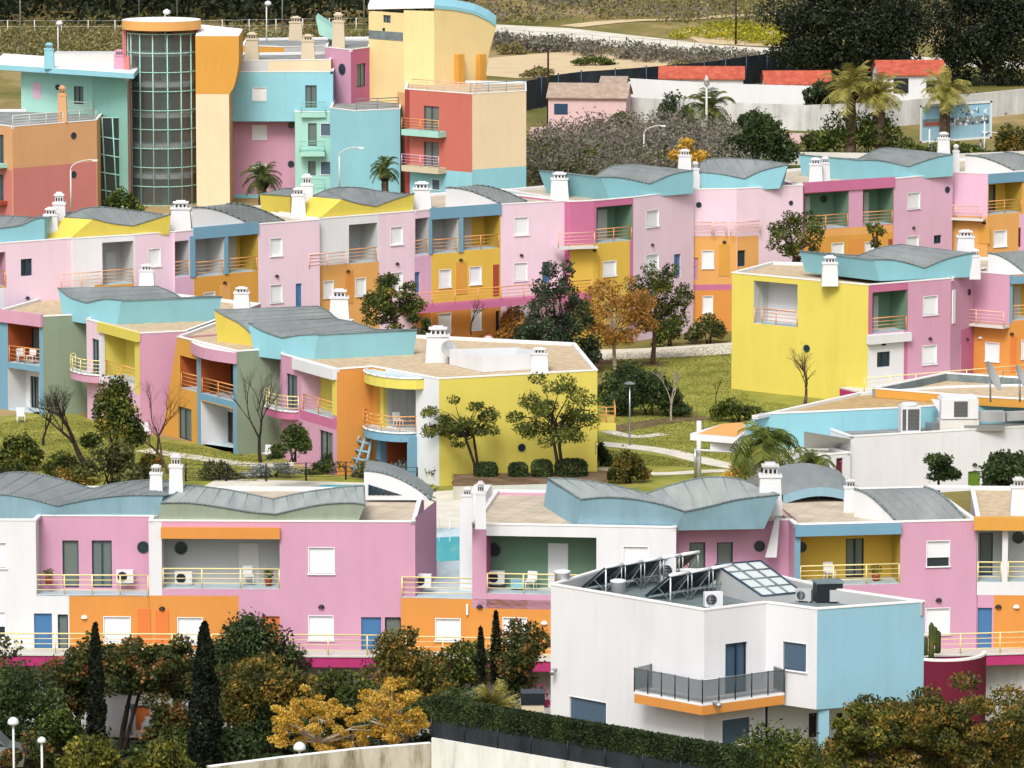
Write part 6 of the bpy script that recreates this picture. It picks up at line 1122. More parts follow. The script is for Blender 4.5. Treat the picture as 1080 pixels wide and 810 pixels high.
# parked car sliver bottom left
p = at_d(2, 800, 236); rt = empty('parked_car', Vector((p.x, p.y, -3)), 'silver parked car cut off by the left bottom edge', 'car'); mb = MB(); z_ = p.z - .6
prof = [(-1.2, 0), (1.9, 0), (2.0, .45), (1.85, .75), (1.1, .9), (.6, 1.35), (-.9, 1.4), (-1.2, 1.1)]
P1 = [Vector((p.x - .75 + a * .9, p.y, z_ + .2 + b)) for a, b in prof]; P2 = [v + Vector((0, 1.7, 0)) for v in P1]; mb.poly(P1, 'metal'); mb.poly(P2[::-1], 'metal'); n = len(P1)
for i in range(n): mb.poly([P1[i], P2[i], P2[(i + 1) % n], P1[(i + 1) % n]], 'metal')
mb.build('body', rt); mb = MB(); mb.poly([P1[4] + Vector((-.05, -.01, .05)), P1[5] + Vector((-.05, -.01, -.08)), P1[6] + Vector((.3, -.01, -.1)), P1[6] + Vector((.3, -.01, -.45))], 'glass'); mb.build('window', rt); mb = MB(); q = P1[2] + Vector((-.12, -.02, .05)); mb.box(q, Vector((.13, 0, 0)), Vector((0, .05, 0)), Vector((0, 0, .18)), 'red'); mb.build('tail_lamp', rt)
for dx in (-.6, 1.0): mb = MB(); q = Vector((p.x - .75 + dx, p.y - .02, z_ + .25)); mb.tube(q, q + Vector((0, .2, 0)), .32, .32, 'black', 14); mb.build('wheel', rt)
# ================================================================== vegetation
def quads(name, C, S, mat, parent=None, flat=0.0, aspect=.55, up=None, **kw):
    """leaf quads: centres C (n,3), sizes S (n,)"""
    n = len(C); a = RNG.normal(size=(n, 3)); a[:, 2] *= (1 - flat); a /= np.linalg.norm(a, axis=1)[:, None] + 1e-9
    b = RNG.normal(size=(n, 3)); b -= (b * a).sum(1)[:, None] * a; b /= np.linalg.norm(b, axis=1)[:, None] + 1e-9
    s = S[:, None]; V = np.stack([C - a * s * .5, C + b * s * aspect * .5, C + a * s * .5, C - b * s * aspect * .5], 1).reshape(-1, 3)
    me = bpy.data.meshes.new(name); me.vertices.add(4 * n); me.vertices.foreach_set('co', V.ravel().astype(np.float32)); me.loops.add(4 * n); me.loops.foreach_set('vertex_index', np.arange(4 * n, dtype=np.int32)); me.polygons.add(n)
    me.polygons.foreach_set('loop_start', np.arange(0, 4 * n, 4, dtype=np.int32)); me.polygons.foreach_set('loop_total', np.full(n, 4, dtype=np.int32)); me.materials.append(MATS[mat]); me.update(calc_edges=True); me.validate()
    o = bpy.data.objects.new(name, me); COL.objects.link(o)
    if parent: o.parent = parent; o.location = -parent.location
    return tag(o, **kw)
def in_blob(n, c, r, shell=.35):
    v = RNG.normal(size=(n, 3)); v /= np.linalg.norm(v, axis=1)[:, None]; rad = (shell + (1 - shell) * RNG.random(n)) ** .5
    return np.array(c) + v * rad[:, None] * np.array(r) * (1 + .12 * RNG.normal(size=(n, 1)))
def limbs(mb, base, tips, r0, mat, fork=.35, wig=.1):
    base = Vector(base)
    for t in tips:
        t = Vector(t); d = t - base; k = base + Vector((d.x * .25, d.y * .25, d.z * fork)) + Vector((random.uniform(-wig, wig), random.uniform(-wig, wig), 0)) * d.length * .5
        m = k.lerp(t, .5) + Vector((random.uniform(-wig, wig), random.uniform(-wig, wig), random.uniform(0, wig))) * d.length; r = r0
        mb.tube(base, k, r, r * .7, mat, 6, cap=False); mb.tube(k, m, r * .7, r * .45, mat, 5, cap=False); mb.tube(m, t, r * .45, r * .15, mat, 4, cap=False)
def tree(label, x, yb, x0, x1, y0, y1, leaf, n=3500, ls=.3, clumps=16, bark='bark', d=None, g=None, group='garden trees', name='broadleaf_tree', gap=.28, multi=1, shape='round', cat='tree', fillk=1.0, dy=.8, seed=None):
    """trunk foot seen at (x,yb); crown covers x0..x1, y0..y1 of the photo"""
    base = (at_g(x, yb) if d is None else at_d(x, yb, d)); k = scale_at(base.y)
    if d is not None and g is not None: base = Vector((base.x, base.y, g))
    cx = base.x + ((x0 + x1) / 2 - x) / k; zc = at_d(x, (y0 + y1) / 2, base.y).z; W = (x1 - x0) / 2 / k; H = (y1 - y0) / 2 / k; D = min(W * dy, 4.5)
    root = empty(name, base, label, cat, group); R = random.Random(seed if seed is not None else int(x * 7 + yb)); tips = []; C = []
    for i in range(clumps):
        for _ in range(30):
            u = (R.uniform(-1, 1), R.uniform(-1, 1), R.uniform(-1, 1)); q = u[0] ** 2 + u[1] ** 2 + u[2] ** 2
            if shape == 'cone': ok = abs(u[0]) < (1 - u[2]) * .68 + .12 and abs(u[1]) < (1 - u[2]) * .6 + .1
            elif shape == 'dome': ok = q < 1 and u[2] > -.75
            elif shape == 'flat': ok = abs(u[0]) < 1 and abs(u[2]) < .9 - .5 * u[0] ** 2
            else: ok = .12 < q < 1
            if ok: break
        rr = R.uniform(gap * .7, gap * 1.25); sc_ = 1 - rr * .7
        c = Vector((cx + u[0] * W * sc_, base.y + u[1] * D * sc_, zc + u[2] * H * sc_)); tips.append(c); cr = rr * min(W, H) * 1.25
        rx, rz = cr * (1.25 if W > H else 1), cr * (.8 if W > H else .95); C.append(in_blob(int(n / clumps * (rr / gap) ** 2 * fillk) + 5, c, (rx, cr, rz), .25))
    P = np.concatenate(C); S = ls * RNG.uniform(.6, 1.4, len(P)); quads('crown', P, S, leaf, root)
    mb = MB(); H0 = max(zc - H * .55 - base.z, .3); tr = max(.06, min(.28, (zc + H - base.z) * .022)) * (.75 if multi > 1 else 1)
    for j in range(multi):
        off = Vector((R.uniform(-.3, .3), R.uniform(-.3, .3), 0)) * (multi > 1); fx = base + off + Vector(((cx - base.x) * .4 * R.uniform(.5, 1.2), 0, H0)); mid = base.lerp(fx, .5) + Vector((R.uniform(-.12, .12), 0, 0)) * H0 * .4
        mb.tube(base + off * .4 - Vector((0, 0, .2)), mid, tr * 1.15, tr * .9, bark, 8, cap=False); mb.tube(mid, fx, tr * .9, tr * .75, bark, 8, cap=False); sub = tips[j::multi]; limbs(mb, fx, sub[:14], tr * .6, bark)
    mb.build('trunk', root); return root
def bare(label, x, yb, h_px, w_px, bark='barkd', lean=0, seed=1, depth=5, d=None, group='leafless trees', r=None, spread=.55):
    base = at_g(x, yb) if d is None else at_d(x, yb, d); k = scale_at(base.y); H = h_px / k; R = random.Random(seed); root = empty('bare_tree', base, label, 'tree', group); tm = MB(); bm = MB(); w = w_px / k
    def grow(p, dr, L, r_, lev):
        q = p + dr * L; m = p.lerp(q, .5) + Vector((R.uniform(-1, 1), R.uniform(-1, 1), R.uniform(-1, 1))) * L * .06; t = tm if lev == 0 else bm
        t.tube(p, m, r_, r_ * .85, bark, 7 if lev < 2 else 4, cap=False); t.tube(m, q, r_ * .85, r_ * .68, bark, 7 if lev < 2 else 4, cap=False)
        if lev >= depth: return
        for i in range(3 if lev < 3 else 2):
            nd = (dr + Vector((R.uniform(-1, 1), R.uniform(-1, 1) * .8, R.uniform(-.25, .5))) * spread * (1.15 if lev == 0 else 1)).normalized(); grow(q, nd, L * R.uniform(.62, .85), r_ * R.uniform(.5, .68), lev + 1)
    r0 = r or H * .02; L0 = H * .27; grow(base - Vector((0, 0, .1)), Vector((lean, 0, 1)).normalized(), L0, r0, 0); tm.build('trunk', root); bm.build('branches', root); return root
def bush(label, x0, x1, y0, y1, leaf, n=1500, ls=.22, d=None, g=None, group='garden shrubs', name='shrub', clumps=9, cat='shrub', boxy=False, dep=.7):
    xc = (x0 + x1) / 2; base = at_g(xc, y1) if d is None else at_d(xc, y1, d); k = scale_at(base.y); W = (x1 - x0) / 2 / k; H = (y1 - y0) / k; root = empty(name, base if g is None else Vector((base.x, base.y, g)), label, cat, group); D = min(W * dep, 3); C = []
    if boxy:
        m = int(n); v = RNG.uniform(-1, 1, (m, 3)); s = np.abs(v).max(1); v = v / ((np.abs(v) ** 3.2).sum(1) ** (1 / 3.2))[:, None] * np.random.default_rng(int(xc)).uniform(.8, 1.03, m)[:, None]; C = [np.array((base.x, base.y + D, base.z + H / 2)) + v * np.array((W, D, H / 2))]
    else:
        R = random.Random(int(x0 + y0))
        for i in range(clumps):
            a = R.uniform(-1, 1); hgt = (1 - abs(a) ** 2.2) * .9 + .12; c = (base.x + a * W * .82, base.y + D * R.uniform(.2, 1.2), base.z + H * hgt * R.uniform(.45, .72)); C.append(in_blob(n // clumps, c, (W * .3 + .1, D * .4 + .1, H * hgt * .36), .3))
    P = np.concatenate(C); P[:, 2] = np.maximum(P[:, 2], base.z + .02 if d is None else -99); quads('foliage', P, ls * RNG.uniform(.6, 1.4, len(P)), leaf, root)
    mb = MB(); R = random.Random(3)
    for i in range(6): q = base + Vector((R.uniform(-.6, .6) * W, D * .6 + R.uniform(-.3, .3) * D, H * R.uniform(.5, .8))); mb.tube(base + Vector((R.uniform(-.2, .2) * W, D * .6, -.1)), q, .05, .02, 'barkd', 4)
    mb.build('stems', root); return root
def palm(label, x, yb, ytop, w_px, leaf='leafpalm', nf=30, d=None, trunk_r=.32, group='palms', droop=.9, skirt=False, name='palm_tree', stem=True, g=None):
    base = at_g(x, yb) if d is None else at_d(x, yb, d); k = scale_at(base.y); Htot = (yb - ytop) / k; fl = w_px / 2 / k; ch = Htot - fl * .55 if stem else .3; root = empty(name, base, label, 'palm' if stem else 'plant', group); R = random.Random(int(x)); top = base + Vector((0, 0, ch))
    if stem:
        mb = MB(); n = 10; prof = [(trunk_r * (1.1 - .25 * i / n + (.1 if i % 2 else 0)), ch * i / n) for i in range(n + 1)]; mb.lathe(base - Vector((0, 0, .2)), prof, 'bark', 9, False); mb.lathe(top - Vector((0, 0, .9)), [(trunk_r, 0), (trunk_r * 1.7, .35), (trunk_r * 1.2, .9)], 'barkd', 9); mb.build('trunk', root)
    st = MB(); V = []; 
    for i in range(nf):
        az = 2 * math.pi * (i * .618 + R.random() * .1); el = R.uniform(-.25, 1.35) if not skirt else R.uniform(-.9, 1.3); L = fl * R.uniform(.85, 1.15); p = top.copy(); n = 9; dv = Vector((math.cos(az) * math.cos(el), math.sin(az) * math.cos(el), math.sin(el)))
        for j in range(n):
            q = p + dv * L / n; st.tube(p, q, .03, .025, leaf, 3, cap=False); side = dv.cross(Vector((0, 0, 1)));
            if side.length < .01: side = Vector((1, 0, 0))
            side.normalize(); upv = side.cross(dv); ll = L * .26 * math.sin(math.pi * (j + 1.2) / (n + 2)) ** .6
            for s in (-1, 1):
                for hh in (.25, .75):
                    b = p.lerp(q, hh); t = b + (side * s * .85 + dv * .55 - upv * .25 + Vector((R.uniform(-.1, .1), R.uniform(-.1, .1), R.uniform(-.15, .05)))) * ll; wv = dv * L * .018; V.append((b - wv, b + wv, t + wv * .3, t - wv * .3))
            p = q; dv = (dv + Vector((0, 0, -droop / n * (1 + j * .25)))).normalized()
    st2 = MB()
    for v in V: st2.poly(v, leaf)
    st2.v += st.v and []; o = st2.build('fronds', root); st.build('frond_ribs', root) ; return root
def cypress(label, x, yb, y0, w_px, d, g=-3, group='cypresses', n=5000):
    p = at_d(x, yb, d); k = scale_at(d); H = (yb - y0) / k; W = w_px / 2 / k; root = empty('cypress_tree', Vector((p.x, p.y, g)), label, 'tree', group); t = RNG.random(n); a = RNG.random(n) * 2 * np.pi; prof = W * np.minimum(1, (1 - t) ** .55 * 1.25) * (.86 + .2 * np.sin(a * 3 + t * 25)) * RNG.uniform(.75, 1.06, n); C = np.stack([p.x + prof * np.cos(a), p.y + prof * np.sin(a), p.z + t * H], 1)
    quads('crown', C, .2 * RNG.uniform(.6, 1.4, n), 'leafcyp', root); mb = MB(); mb.tube((p.x, p.y, g), (p.x, p.y, p.z + H * .95), .16, .03, 'barkd', 7); mb.build('trunk', root)
for P_ in POTS: pot(*P_)
FG = 'trees in front of the first row'
# --- foreground left
tree('wide dark tree with reddish leaf tips left of the first cypress', 28, 800, -60, 60, 672, 790, 'leafmix', 7500, .22, 30, d=243, g=-3, group=FG, gap=.26, multi=2); tree('dark tree with reddish tips right behind the slim tall cypress', 85, 800, 40, 132, 668, 762, 'leafmix', 6500, .22, 28, d=244, g=-3, group=FG, gap=.26, multi=2, bark='barkd')
tree('wide dark tree with a forked trunk in front of the orange ground floor doors', 125, 790, 104, 226, 664, 748, 'leafmix', 9000, .22, 34, d=243, g=-3, group=FG, gap=.25, multi=3, bark='barkd', shape='flat')
bush('dense dark ivy mound rising above the autumn tree', 203, 332, 650, 722, 'leafdark', 9000, .2, d=246, g=-3, group=FG, clumps=18, name='ivy_mound', dep=.4)
tree('olive and russet autumn tree right of the second cypress', 275, 800, 226, 345, 685, 790, 'leafautumn', 11000, .2, 34, d=240, g=-3, group=FG, gap=.26)
tree('dark olive tree beside the pink house wall', 350, 800, 315, 408, 700, 785, 'leafsummer', 6000, .2, 22, d=241, g=-3, group=FG, gap=.26)
bush('dark undergrowth shrub below the olive and russet tree', 232, 345, 740, 806, 'leafdark', 5500, .2, d=238, g=-3, group=FG, clumps=14)
cypress('slim tall cypress left of the orange ground floor doors', 102, 790, 652, 21, 236); cypress('broad dark cypress right of the orange ground floor doors', 217, 812, 650, 36, 234, n=9000)
cypress('thin cypress pair, left stem, in front of the orange lower storey', 507, 715, 660, 9, 240, n=1400, group='thin cypresses'); cypress('thin cypress pair, taller right stem, in front of the orange lower storey', 523, 720, 642, 11, 240, n=1900, group='thin cypresses')
tree('bright yellow feathery tree above the stained retaining wall', 335, 806, 280, 405, 720, 802, 'leafyellow', 11000, .12, 100, d=228, g=-3, group=FG, gap=.1, bark='barkl', shape='flat'); tree('bright yellow feathery tree at the left end of the hedge', 418, 806, 372, 458, 712, 792, 'leafyellow', 9000, .12, 70, d=226, g=-3, group=FG, gap=.12, bark='barkl')
tree('russet and green tree in front of the orange lower storey', 425, 800, 383, 482, 656, 765, 'leafautumn', 9500, .2, 32, d=242, g=-3, group=FG, gap=.26); tree('autumn tinted tree at the left wall of the white villa', 560, 800, 515, 584, 646, 748, 'leafmix', 6500, .2, 24, d=240, g=-3, group=FG, gap=.3)
tree('small olive tree behind the spiky palm', 480, 800, 452, 525, 668, 740, 'leafsummer', 4500, .2, 20, d=243, g=-3, group=FG)
bush('dark green shrub left of the yellow feathery trees', 285, 345, 755, 800, 'leafdark', 1800, .22, d=231, g=-3, group=FG)
bush('yellow green shrub at the bottom left, under the first cypress', 55, 130, 775, 822, 'leafyg', 3400, .24, d=226, g=-3, group=FG, clumps=12); bush('yellow green shrub at the bottom left, under the second cypress', 118, 212, 782, 830, 'leafyg', 3800, .24, d=225, g=-3, group=FG, clumps=12); bush('dark shrub in the bottom left corner', 0, 62, 772, 812, 'leafmix', 2400, .24, d=234, g=-3, group=FG); bush('low dark shrub beside the stained retaining wall', 190, 300, 770, 812, 'leafdark', 3000, .24, d=236, g=-3, group=FG)
bush('dark shrub under the spiky palm', 370, 560, 735, 775, 'leafdark', 4500, .24, d=232, g=-3, group=FG, clumps=14)
palm('spiky fan palm above the hedge between cypresses and villa', 522, 755, 703, 60, 'leafpalmy', 44, d=234, stem=False, group='foreground palms', droop=.5, name='fan_palm'); bush('bougainvillea shrub with magenta bracts by the villa wall', 556, 580, 708, 750, 'magenta', 260, .22, d=244, g=-3, group='bougainvilleas', name='bougainvillea', clumps=5)
tree('dark green tree filling the gap between second cypress and ivy mound', 240, 800, 205, 285, 690, 770, 'leafmix', 5500, .2, 22, d=242, g=-3, group=FG, gap=.26)
bush('russet shrub filling the front garden left of the spiky palm', 430, 505, 725, 765, 'leafautumn', 4000, .19, d=237, g=-3, group=FG, clumps=14); bush('green shrub between the forked tree and the second cypress', 150, 212, 738, 790, 'leafmix', 3000, .2, d=241, g=-3, group=FG, clumps=12); tree('dark leafy tree at the left edge below the magenta walkway', 5, 800, -40, 70, 690, 800, 'leafdark', 8000, .19, 30, d=240, g=-3, group=FG, gap=.28); tree('rust tipped tree behind the slim cypress and forked tree', 95, 800, 50, 150, 676, 735, 'leafmix', 6000, .19, 26, d=245, g=-3, group=FG, gap=.28)
tree('rust tipped tree directly left of the second cypress', 185, 800, 150, 228, 672, 738, 'leafmix', 5500, .19, 24, d=244.5, g=-3, group=FG, gap=.28); tree('low olive tree behind the yellow feathery trees', 372, 800, 335, 420, 716, 775, 'leafmid', 5500, .2, 22, d=239, g=-3, group=FG, gap=.26)
bush('broad dark shrub between the globe lamps and the slim cypress', 20, 100, 748, 800, 'leafmid', 5500, .2, d=238, g=-3, group=FG, clumps=16); bush('olive shrub right of the white sack', 165, 205, 760, 806, 'leafmid', 2600, .2, d=239, g=-3, group=FG, clumps=10)
# --- foreground right
tree('large autumn tree with yellow tips covering the lower right corner', 990, 830, 885, 1110, 714, 835, 'leafautumn', 34000, .17, 90, d=212, g=-3, group=FG, gap=.2, shape='flat'); tree('yellowish branch tips of the tree in front of the sky blue wall', 925, 830, 872, 965, 735, 818, 'leafyg', 5500, .19, 26, d=210, g=-3, group=FG, gap=.2)
bush('russet and green shrubbery below the villa windows', 738, 905, 772, 850, 'leafsummer', 13000, .17, d=209, g=-3, group=FG, clumps=40); bush('loose green shrub at the foot of the villa column', 860, 940, 768, 830, 'leafautumn', 2600, .22, d=213, g=-3, group=FG)
# hedge on the wall
root = empty('hedge', PW[0], 'long clipped dark green hedge above the black screen fence', 'hedge'); C = []
for a, b in zip(PW, PW[1:]):
    m = int((b - a).length * 1500); t = RNG.random(m); v = RNG.uniform(-1, 1, (m, 2)); s_ = np.abs(v).max(1); v = v / s_[:, None] * RNG.uniform(.9, 1.02, m)[:, None]; A = np.array(a); B = np.array(b); C.append(A + (B - A) * t[:, None] + np.stack([np.zeros(m), .5 + v[:, 0] * .42, 1.18 + v[:, 1] * .46], 1))
C = np.concatenate(C); quads('foliage', C, .13 * RNG.uniform(.6, 1.4, len(C)), 'leafhedge', root); mb = MB()
for a, b in zip(PW, PW[1:]): mb.box(a + Vector((0, .2, .75)), b - a, Vector((0, .6, 0)), Vector((0, 0, .8)), 'leafhedge')
mb.build('inner_growth', root)
bare('thin leafless sapling against the villa wall', 686, 796, 26, 6, 'barkd', 0, 5, 3, d=214, group='saplings', spread=.3)
# --- middle left
MG = 'trees on the lawns'
bush('dense round olive brown bush in front of the pink side wall', 86, 151, 396, 478, 'leafsummer', 6500, .24, group=MG, clumps=16, name='round_bush', d=300, g=0)
bare('sprawling leafless tree in front of the round olive bush', 92, 492, 110, 120, 'barkd', -.5, 3, 7, r=.2, spread=.7); bare('tall leafless tree in front of the green side wall', 275, 488, 104, 60, 'barkd', -.05, 8, 7, r=.13, spread=.42); bare('slim leafless tree by the leaning yellow wall', 178, 500, 80, 40, 'bark', -.35, 12, 6, r=.1)
bush('dark shrub in front of the pink corner house', 284, 333, 448, 487, 'leafmid', 2600, .22, d=302, g=0, group=MG); bush('dark rounded shrub at the left edge of the lawn', -8, 46, 452, 500, 'leafsummer', 3400, .24, group=MG); bush('grey green loose shrub by the left chimney pair', 78, 148, 458, 512, 'leafolive', 3000, .24, d=290, g=0, group=MG)
bush('flower bed with dark red blooms behind the wavy roof', 30, 100, 497, 514, 'leafautumn', 1400, .2, group=MG); bush('low dark hedge in front of the round balcony', 318, 405, 482, 502, 'leafmid', 3000, .2, group=MG); bush('silvery lavender bush near the rope fence, left', 255, 320, 488, 506, 'leafgrey', 1600, .18, group='lavender bushes'); bush('silvery lavender bush in front of the white pier', 400, 452, 486, 506, 'leafgrey', 1600, .18, group='lavender bushes'); bush('silvery green bush left of the clipped shrubs', 445, 490, 488, 512, 'leafolive', 1500, .18, group='lavender bushes')
for x0, x1, y0, lab in ((500, 525, 490, 'under the left small tree'), (536, 557, 490, 'second from the left'), (560, 583, 487, 'third from the left'), (585, 620, 487, 'widest, by the right small tree')): bush('dark clipped round shrub against the lemon yellow wall, ' + lab, x0, x1, y0 - 1, 508, 'leafdark', 4200, .14, d=302.5, g=.85, group='clipped shrubs', name='clipped_shrub', dep=.9, boxy=True)
tree('small airy olive green tree in front of the white pier', 505, 508, 443, 526, 414, 474, 'leafsummer', 4200, .17, 34, group=MG, gap=.17, bark='barkd', d=303, g=0, multi=2, shape='flat'); tree('larger airy tree in front of the lemon yellow wall', 590, 506, 529, 632, 392, 474, 'leafsummer', 7000, .17, 44, group=MG, gap=.17, bark='barkd', d=303, g=0, multi=2, shape='flat')
bare('fine leafless tree between the left edge and the sprawling one', 45, 470, 70, 60, 'barkd', .2, 31, 6, r=.1, spread=.6); bare('leafless shrub like tree in front of the pink side wall', 165, 480, 80, 50, 'barkd', .1, 37, 7, r=.08, spread=.5); bare('low leafless tree in front of the pink balcony wall', 120, 478, 90, 60, 'bark', -.2, 41, 7, r=.1, spread=.6)
for x0, x1, y0, y1, lf, n_, lab in ((-10, 34, 486, 512, 'leafsummer', 2600, 'green shrub just behind the leftmost wavy roof'), (42, 88, 478, 506, 'leafsummer', 2600, 'green shrub at the foot of the sprawling leafless tree'), (118, 165, 488, 514, 'leafolive', 2400, 'olive shrub left of the front chimney pair'), (205, 252, 486, 508, 'leafolive', 2000, 'loose olive shrub behind the rope fence, left'), (330, 372, 478, 500, 'leafdark', 2400, 'dark shrub under the pink balcony of the corner house'), (372, 412, 484, 506, 'leafolive', 2000, 'olive shrub in front of the blue trellis'), (10, 40, 470, 492, 'leafautumn', 1300, 'russet shrub at the left edge of the lawn'), (146, 172, 474, 494, 'leafautumn', 1200, 'russet shrub at the foot of the slim leafless tree')): bush(lab, x0, x1, y0, y1, lf, n_, .17, group=MG, clumps=11)
# --- middle centre
tree('dense pointed blue green conifer in the centre of the picture', 592, 392, 543, 634, 266, 386, 'leafconifer', 15000, .2, 90, group=MG, gap=.15, bark='barkd', shape='cone', name='conifer_tree'); tree('bushy olive green tree left of the orange lower storey', 418, 352, 378, 447, 287, 352, 'leafsummer', 6200, .2, 34, d=340, g=0, group=MG, gap=.2); tree('dark shrub like tree behind the corner house roof', 440, 360, 428, 458, 325, 362, 'leafmid', 1500, .24, 8, d=335, g=0, group=MG)
tree('orange autumn tree with a pale forked trunk', 650, 391, 602, 700, 288, 370, 'leaforange', 8000, .18, 60, bark='barkl', group=MG, gap=.16, multi=2); tree('green and rust autumn tree right of the orange one', 688, 384, 652, 734, 270, 360, 'leafsummer', 6000, .2, 40, bark='bark', group=MG, gap=.18); bush('orange bush left of the dark central tree', 524, 562, 320, 372, 'leaforange', 2400, .22, group=MG, name='autumn_bush'); bush('green bush below the autumn trees', 690, 722, 330, 366, 'leafmid', 1800, .24, group=MG); bush('green shrub in front of the orange lower storey', 478, 530, 344, 372, 'leafmid', 1900, .24, group=MG); bush('green shrub at the left end of the lemon yellow house', 722, 772, 333, 364, 'leafolive', 2000, .24, group=MG)
bush('big dark shrub on the lawn right of the yellow building, rear', 626, 700, 386, 428, 'leafdark', 9000, .2, clumps=22, group=MG); bush('big dark shrub on the lawn right of the yellow building, front', 640, 726, 392, 441, 'leafdark', 12000, .2, clumps=26, group=MG)
bare('thin leafless sapling on the lawn, pale trunk', 708, 444, 70, 22, 'barkl', 0, 4, 4, group='saplings', spread=.35); bare('thin leafless sapling by the lemon yellow wall corner', 755, 425, 34, 10, 'barkd', 0, 9, 3, group='saplings', spread=.3); bare('leafless tree in front of the bare side of the lemon yellow house', 850, 432, 68, 60, 'bark', 0, 21, 7, r=.14, d=325, spread=.6); bare('leafless tree in front of the orange lower storey of the back row', 497, 352, 48, 40, 'barkd', 0, 14, 4, d=345)
tree('loose grey green tree in front of the green loggias', 838, 292, 804, 874, 212, 284, 'leafsummer', 4200, .2, 40, d=370, g=0, group=MG, gap=.16); tree('slim sparse tree right of the loose grey green tree', 925, 282, 908, 936, 228, 268, 'leafyg', 450, .24, 7, d=372, g=0, group=MG)
bush('yellow green shrub below the lemon yellow wall', 740, 812, 420, 448, 'leafsummer', 2600, .22, group=MG); bush('rust coloured shrub by the lawn path', 636, 688, 474, 512, 'leafautumn', 2600, .22, group=MG); bush('dark green shrub right of the clipped shrubs', 622, 645, 466, 492, 'leafdark', 1300, .22, group=MG)
palm('feathery palm in front of the white canopy building', 806, 512, 448, 92, 'leafpalm', 64, d=290, trunk_r=.2, group='courtyard palms', droop=1.5); palm('smaller feathery palm right of the canopy building palm', 858, 520, 474, 60, 'leafpalm', 44, d=288, trunk_r=.15, group='courtyard palms', droop=1.5); bush('golden shrub under the feathery palms', 762, 806, 480, 514, 'leafyellow', 1500, .18, d=289, g=0, group=MG); bush('yellow green shrub under the smaller palm', 820, 892, 486, 516, 'leafyg', 2600, .22, d=287, g=0, group=MG)
tree('small dark tree against the long white wall', 989, 520, 964, 1017, 470, 512, 'leafdark', 2400, .2, 18, bark='barkd', d=293, g=0, group=MG, gap=.24); tree('dark green tree at the right edge beside the green door', 1062, 535, 1028, 1100, 472, 530, 'leafdark', 6500, .24, 22, d=288, g=0, group=MG, gap=.32)
palm('spiky yucca left of the pool fence end', 422, 520, 497, 30, 'leafpalmy', 22, d=290, stem=False, group='yuccas', droop=.3, name='yucca'); palm('spiky dark yucca right of the pool fence end', 446, 530, 505, 34, 'leafmid', 24, d=287, stem=False, group='yuccas', droop=.3, name='yucca')
# --- far
FT = 'trees beyond the back row'
palm('left tall palm of the pair with pale fronds', 897, 168, 76, 70, 'leafpalmy', 52, trunk_r=.5, group='tall palms', droop=.9, skirt=False); palm('right tall palm of the pair, rust coloured under its fronds', 928, 168, 84, 58, 'leafpalmy', 46, trunk_r=.5, group='tall palms', droop=.9); palm('tall palm in front of the billboard', 996, 165, 80, 62, 'leafpalmy', 46, trunk_r=.5, group='tall palms', droop=.9)
palm('dark low palm in front of the white garden wall', 748, 146, 98, 60, 'leafmid', 44, trunk_r=.4, group='small palms', droop=1.1); palm('dark palm in front of the pink apartment block', 277, 232, 173, 52, 'leafmid', 40, d=420, trunk_r=.35, group='small palms', droop=1.2); palm('palm in front of the pale blue apartment block', 406, 220, 168, 40, 'leafmid', 34, d=420, trunk_r=.3, group='small palms', droop=1.2)
bush('big round blue green bush left of the tall palms', 755, 848, 120, 182, 'leafdark', 7500, .38, group=FT, clumps=18); bush('green bush beside the glass hall', 108, 150, 196, 226, 'leafmid', 1800, .3, d=440, g=0, group=FT); tree('golden yellow tree behind the back row chimney', 722, 190, 700, 744, 146, 180, 'leafyellow', 2200, .3, 12, d=470, g=0, group=FT)
for k_, (x0, x1, y0, y1, lf, lab) in enumerate(((562, 596, 150, 182, 'leafyg', 'yellow green bush at the left end of the grey brush'), (600, 640, 158, 190, 'leafmid', 'green bush in the grey brush beside the cream wall'), (575, 618, 172, 196, 'leafdark', 'dark bush in front of the grey brush'), (655, 700, 150, 178, 'leafmid', 'green bush in the grey brush left of the golden tree'), (700, 765, 146, 178, 'leafolive', 'olive bush behind the golden tree'))): bush(lab, x0, x1, y0, y1, lf, 2600, .28, group='bushes in the brush', clumps=11)
for x0, x1, y0, y1, lf, n_, lab in ((640, 672, 118, 138, 'leafmid', 1500, 'small bush in front of the long white garden wall, left'), (770, 812, 118, 140, 'leafdark', 2200, 'dark bush against the white garden wall left of the eucalyptus'), (1000, 1060, 98, 122, 'leafdark', 2600, 'dark bush beyond the billboard'), (520, 556, 44, 58, 'leafscrub', 1200, 'scrubby bush beside the pale road, left'), (600, 650, 58, 70, 'leafmid', 1500, 'green bush on the slope under the pale road'), (690, 740, 66, 78, 'leafscrub', 1500, 'dry bush on the slope under the pale road'), (548, 590, 70, 84, 'leafscrub', 1200, 'dry bush in the sandy field')): bush(lab, x0, x1, y0, y1, lf, n_, .3, group='bushes on the far slope', clumps=9)
bush('green bush hiding the end of the long red roof', 800, 838, 84, 108, 'leafmid', 1600, .3, group='bushes on the far slope', clumps=9)
bush('dark bush right of the billboard', 1046, 1100, 128, 168, 'leafautumn', 3000, .35, group=FT); bush('dark bushes behind the tall palms', 840, 975, 118, 170, 'leafmid', 6500, .36, group=FT, clumps=18); bush('bush behind the low palm', 690, 736, 96, 134, 'leafdark', 1900, .35, group=FT); bush('low hedge under the billboard', 930, 1060, 152, 172, 'leafmid', 3200, .32, group=FT, clumps=14)
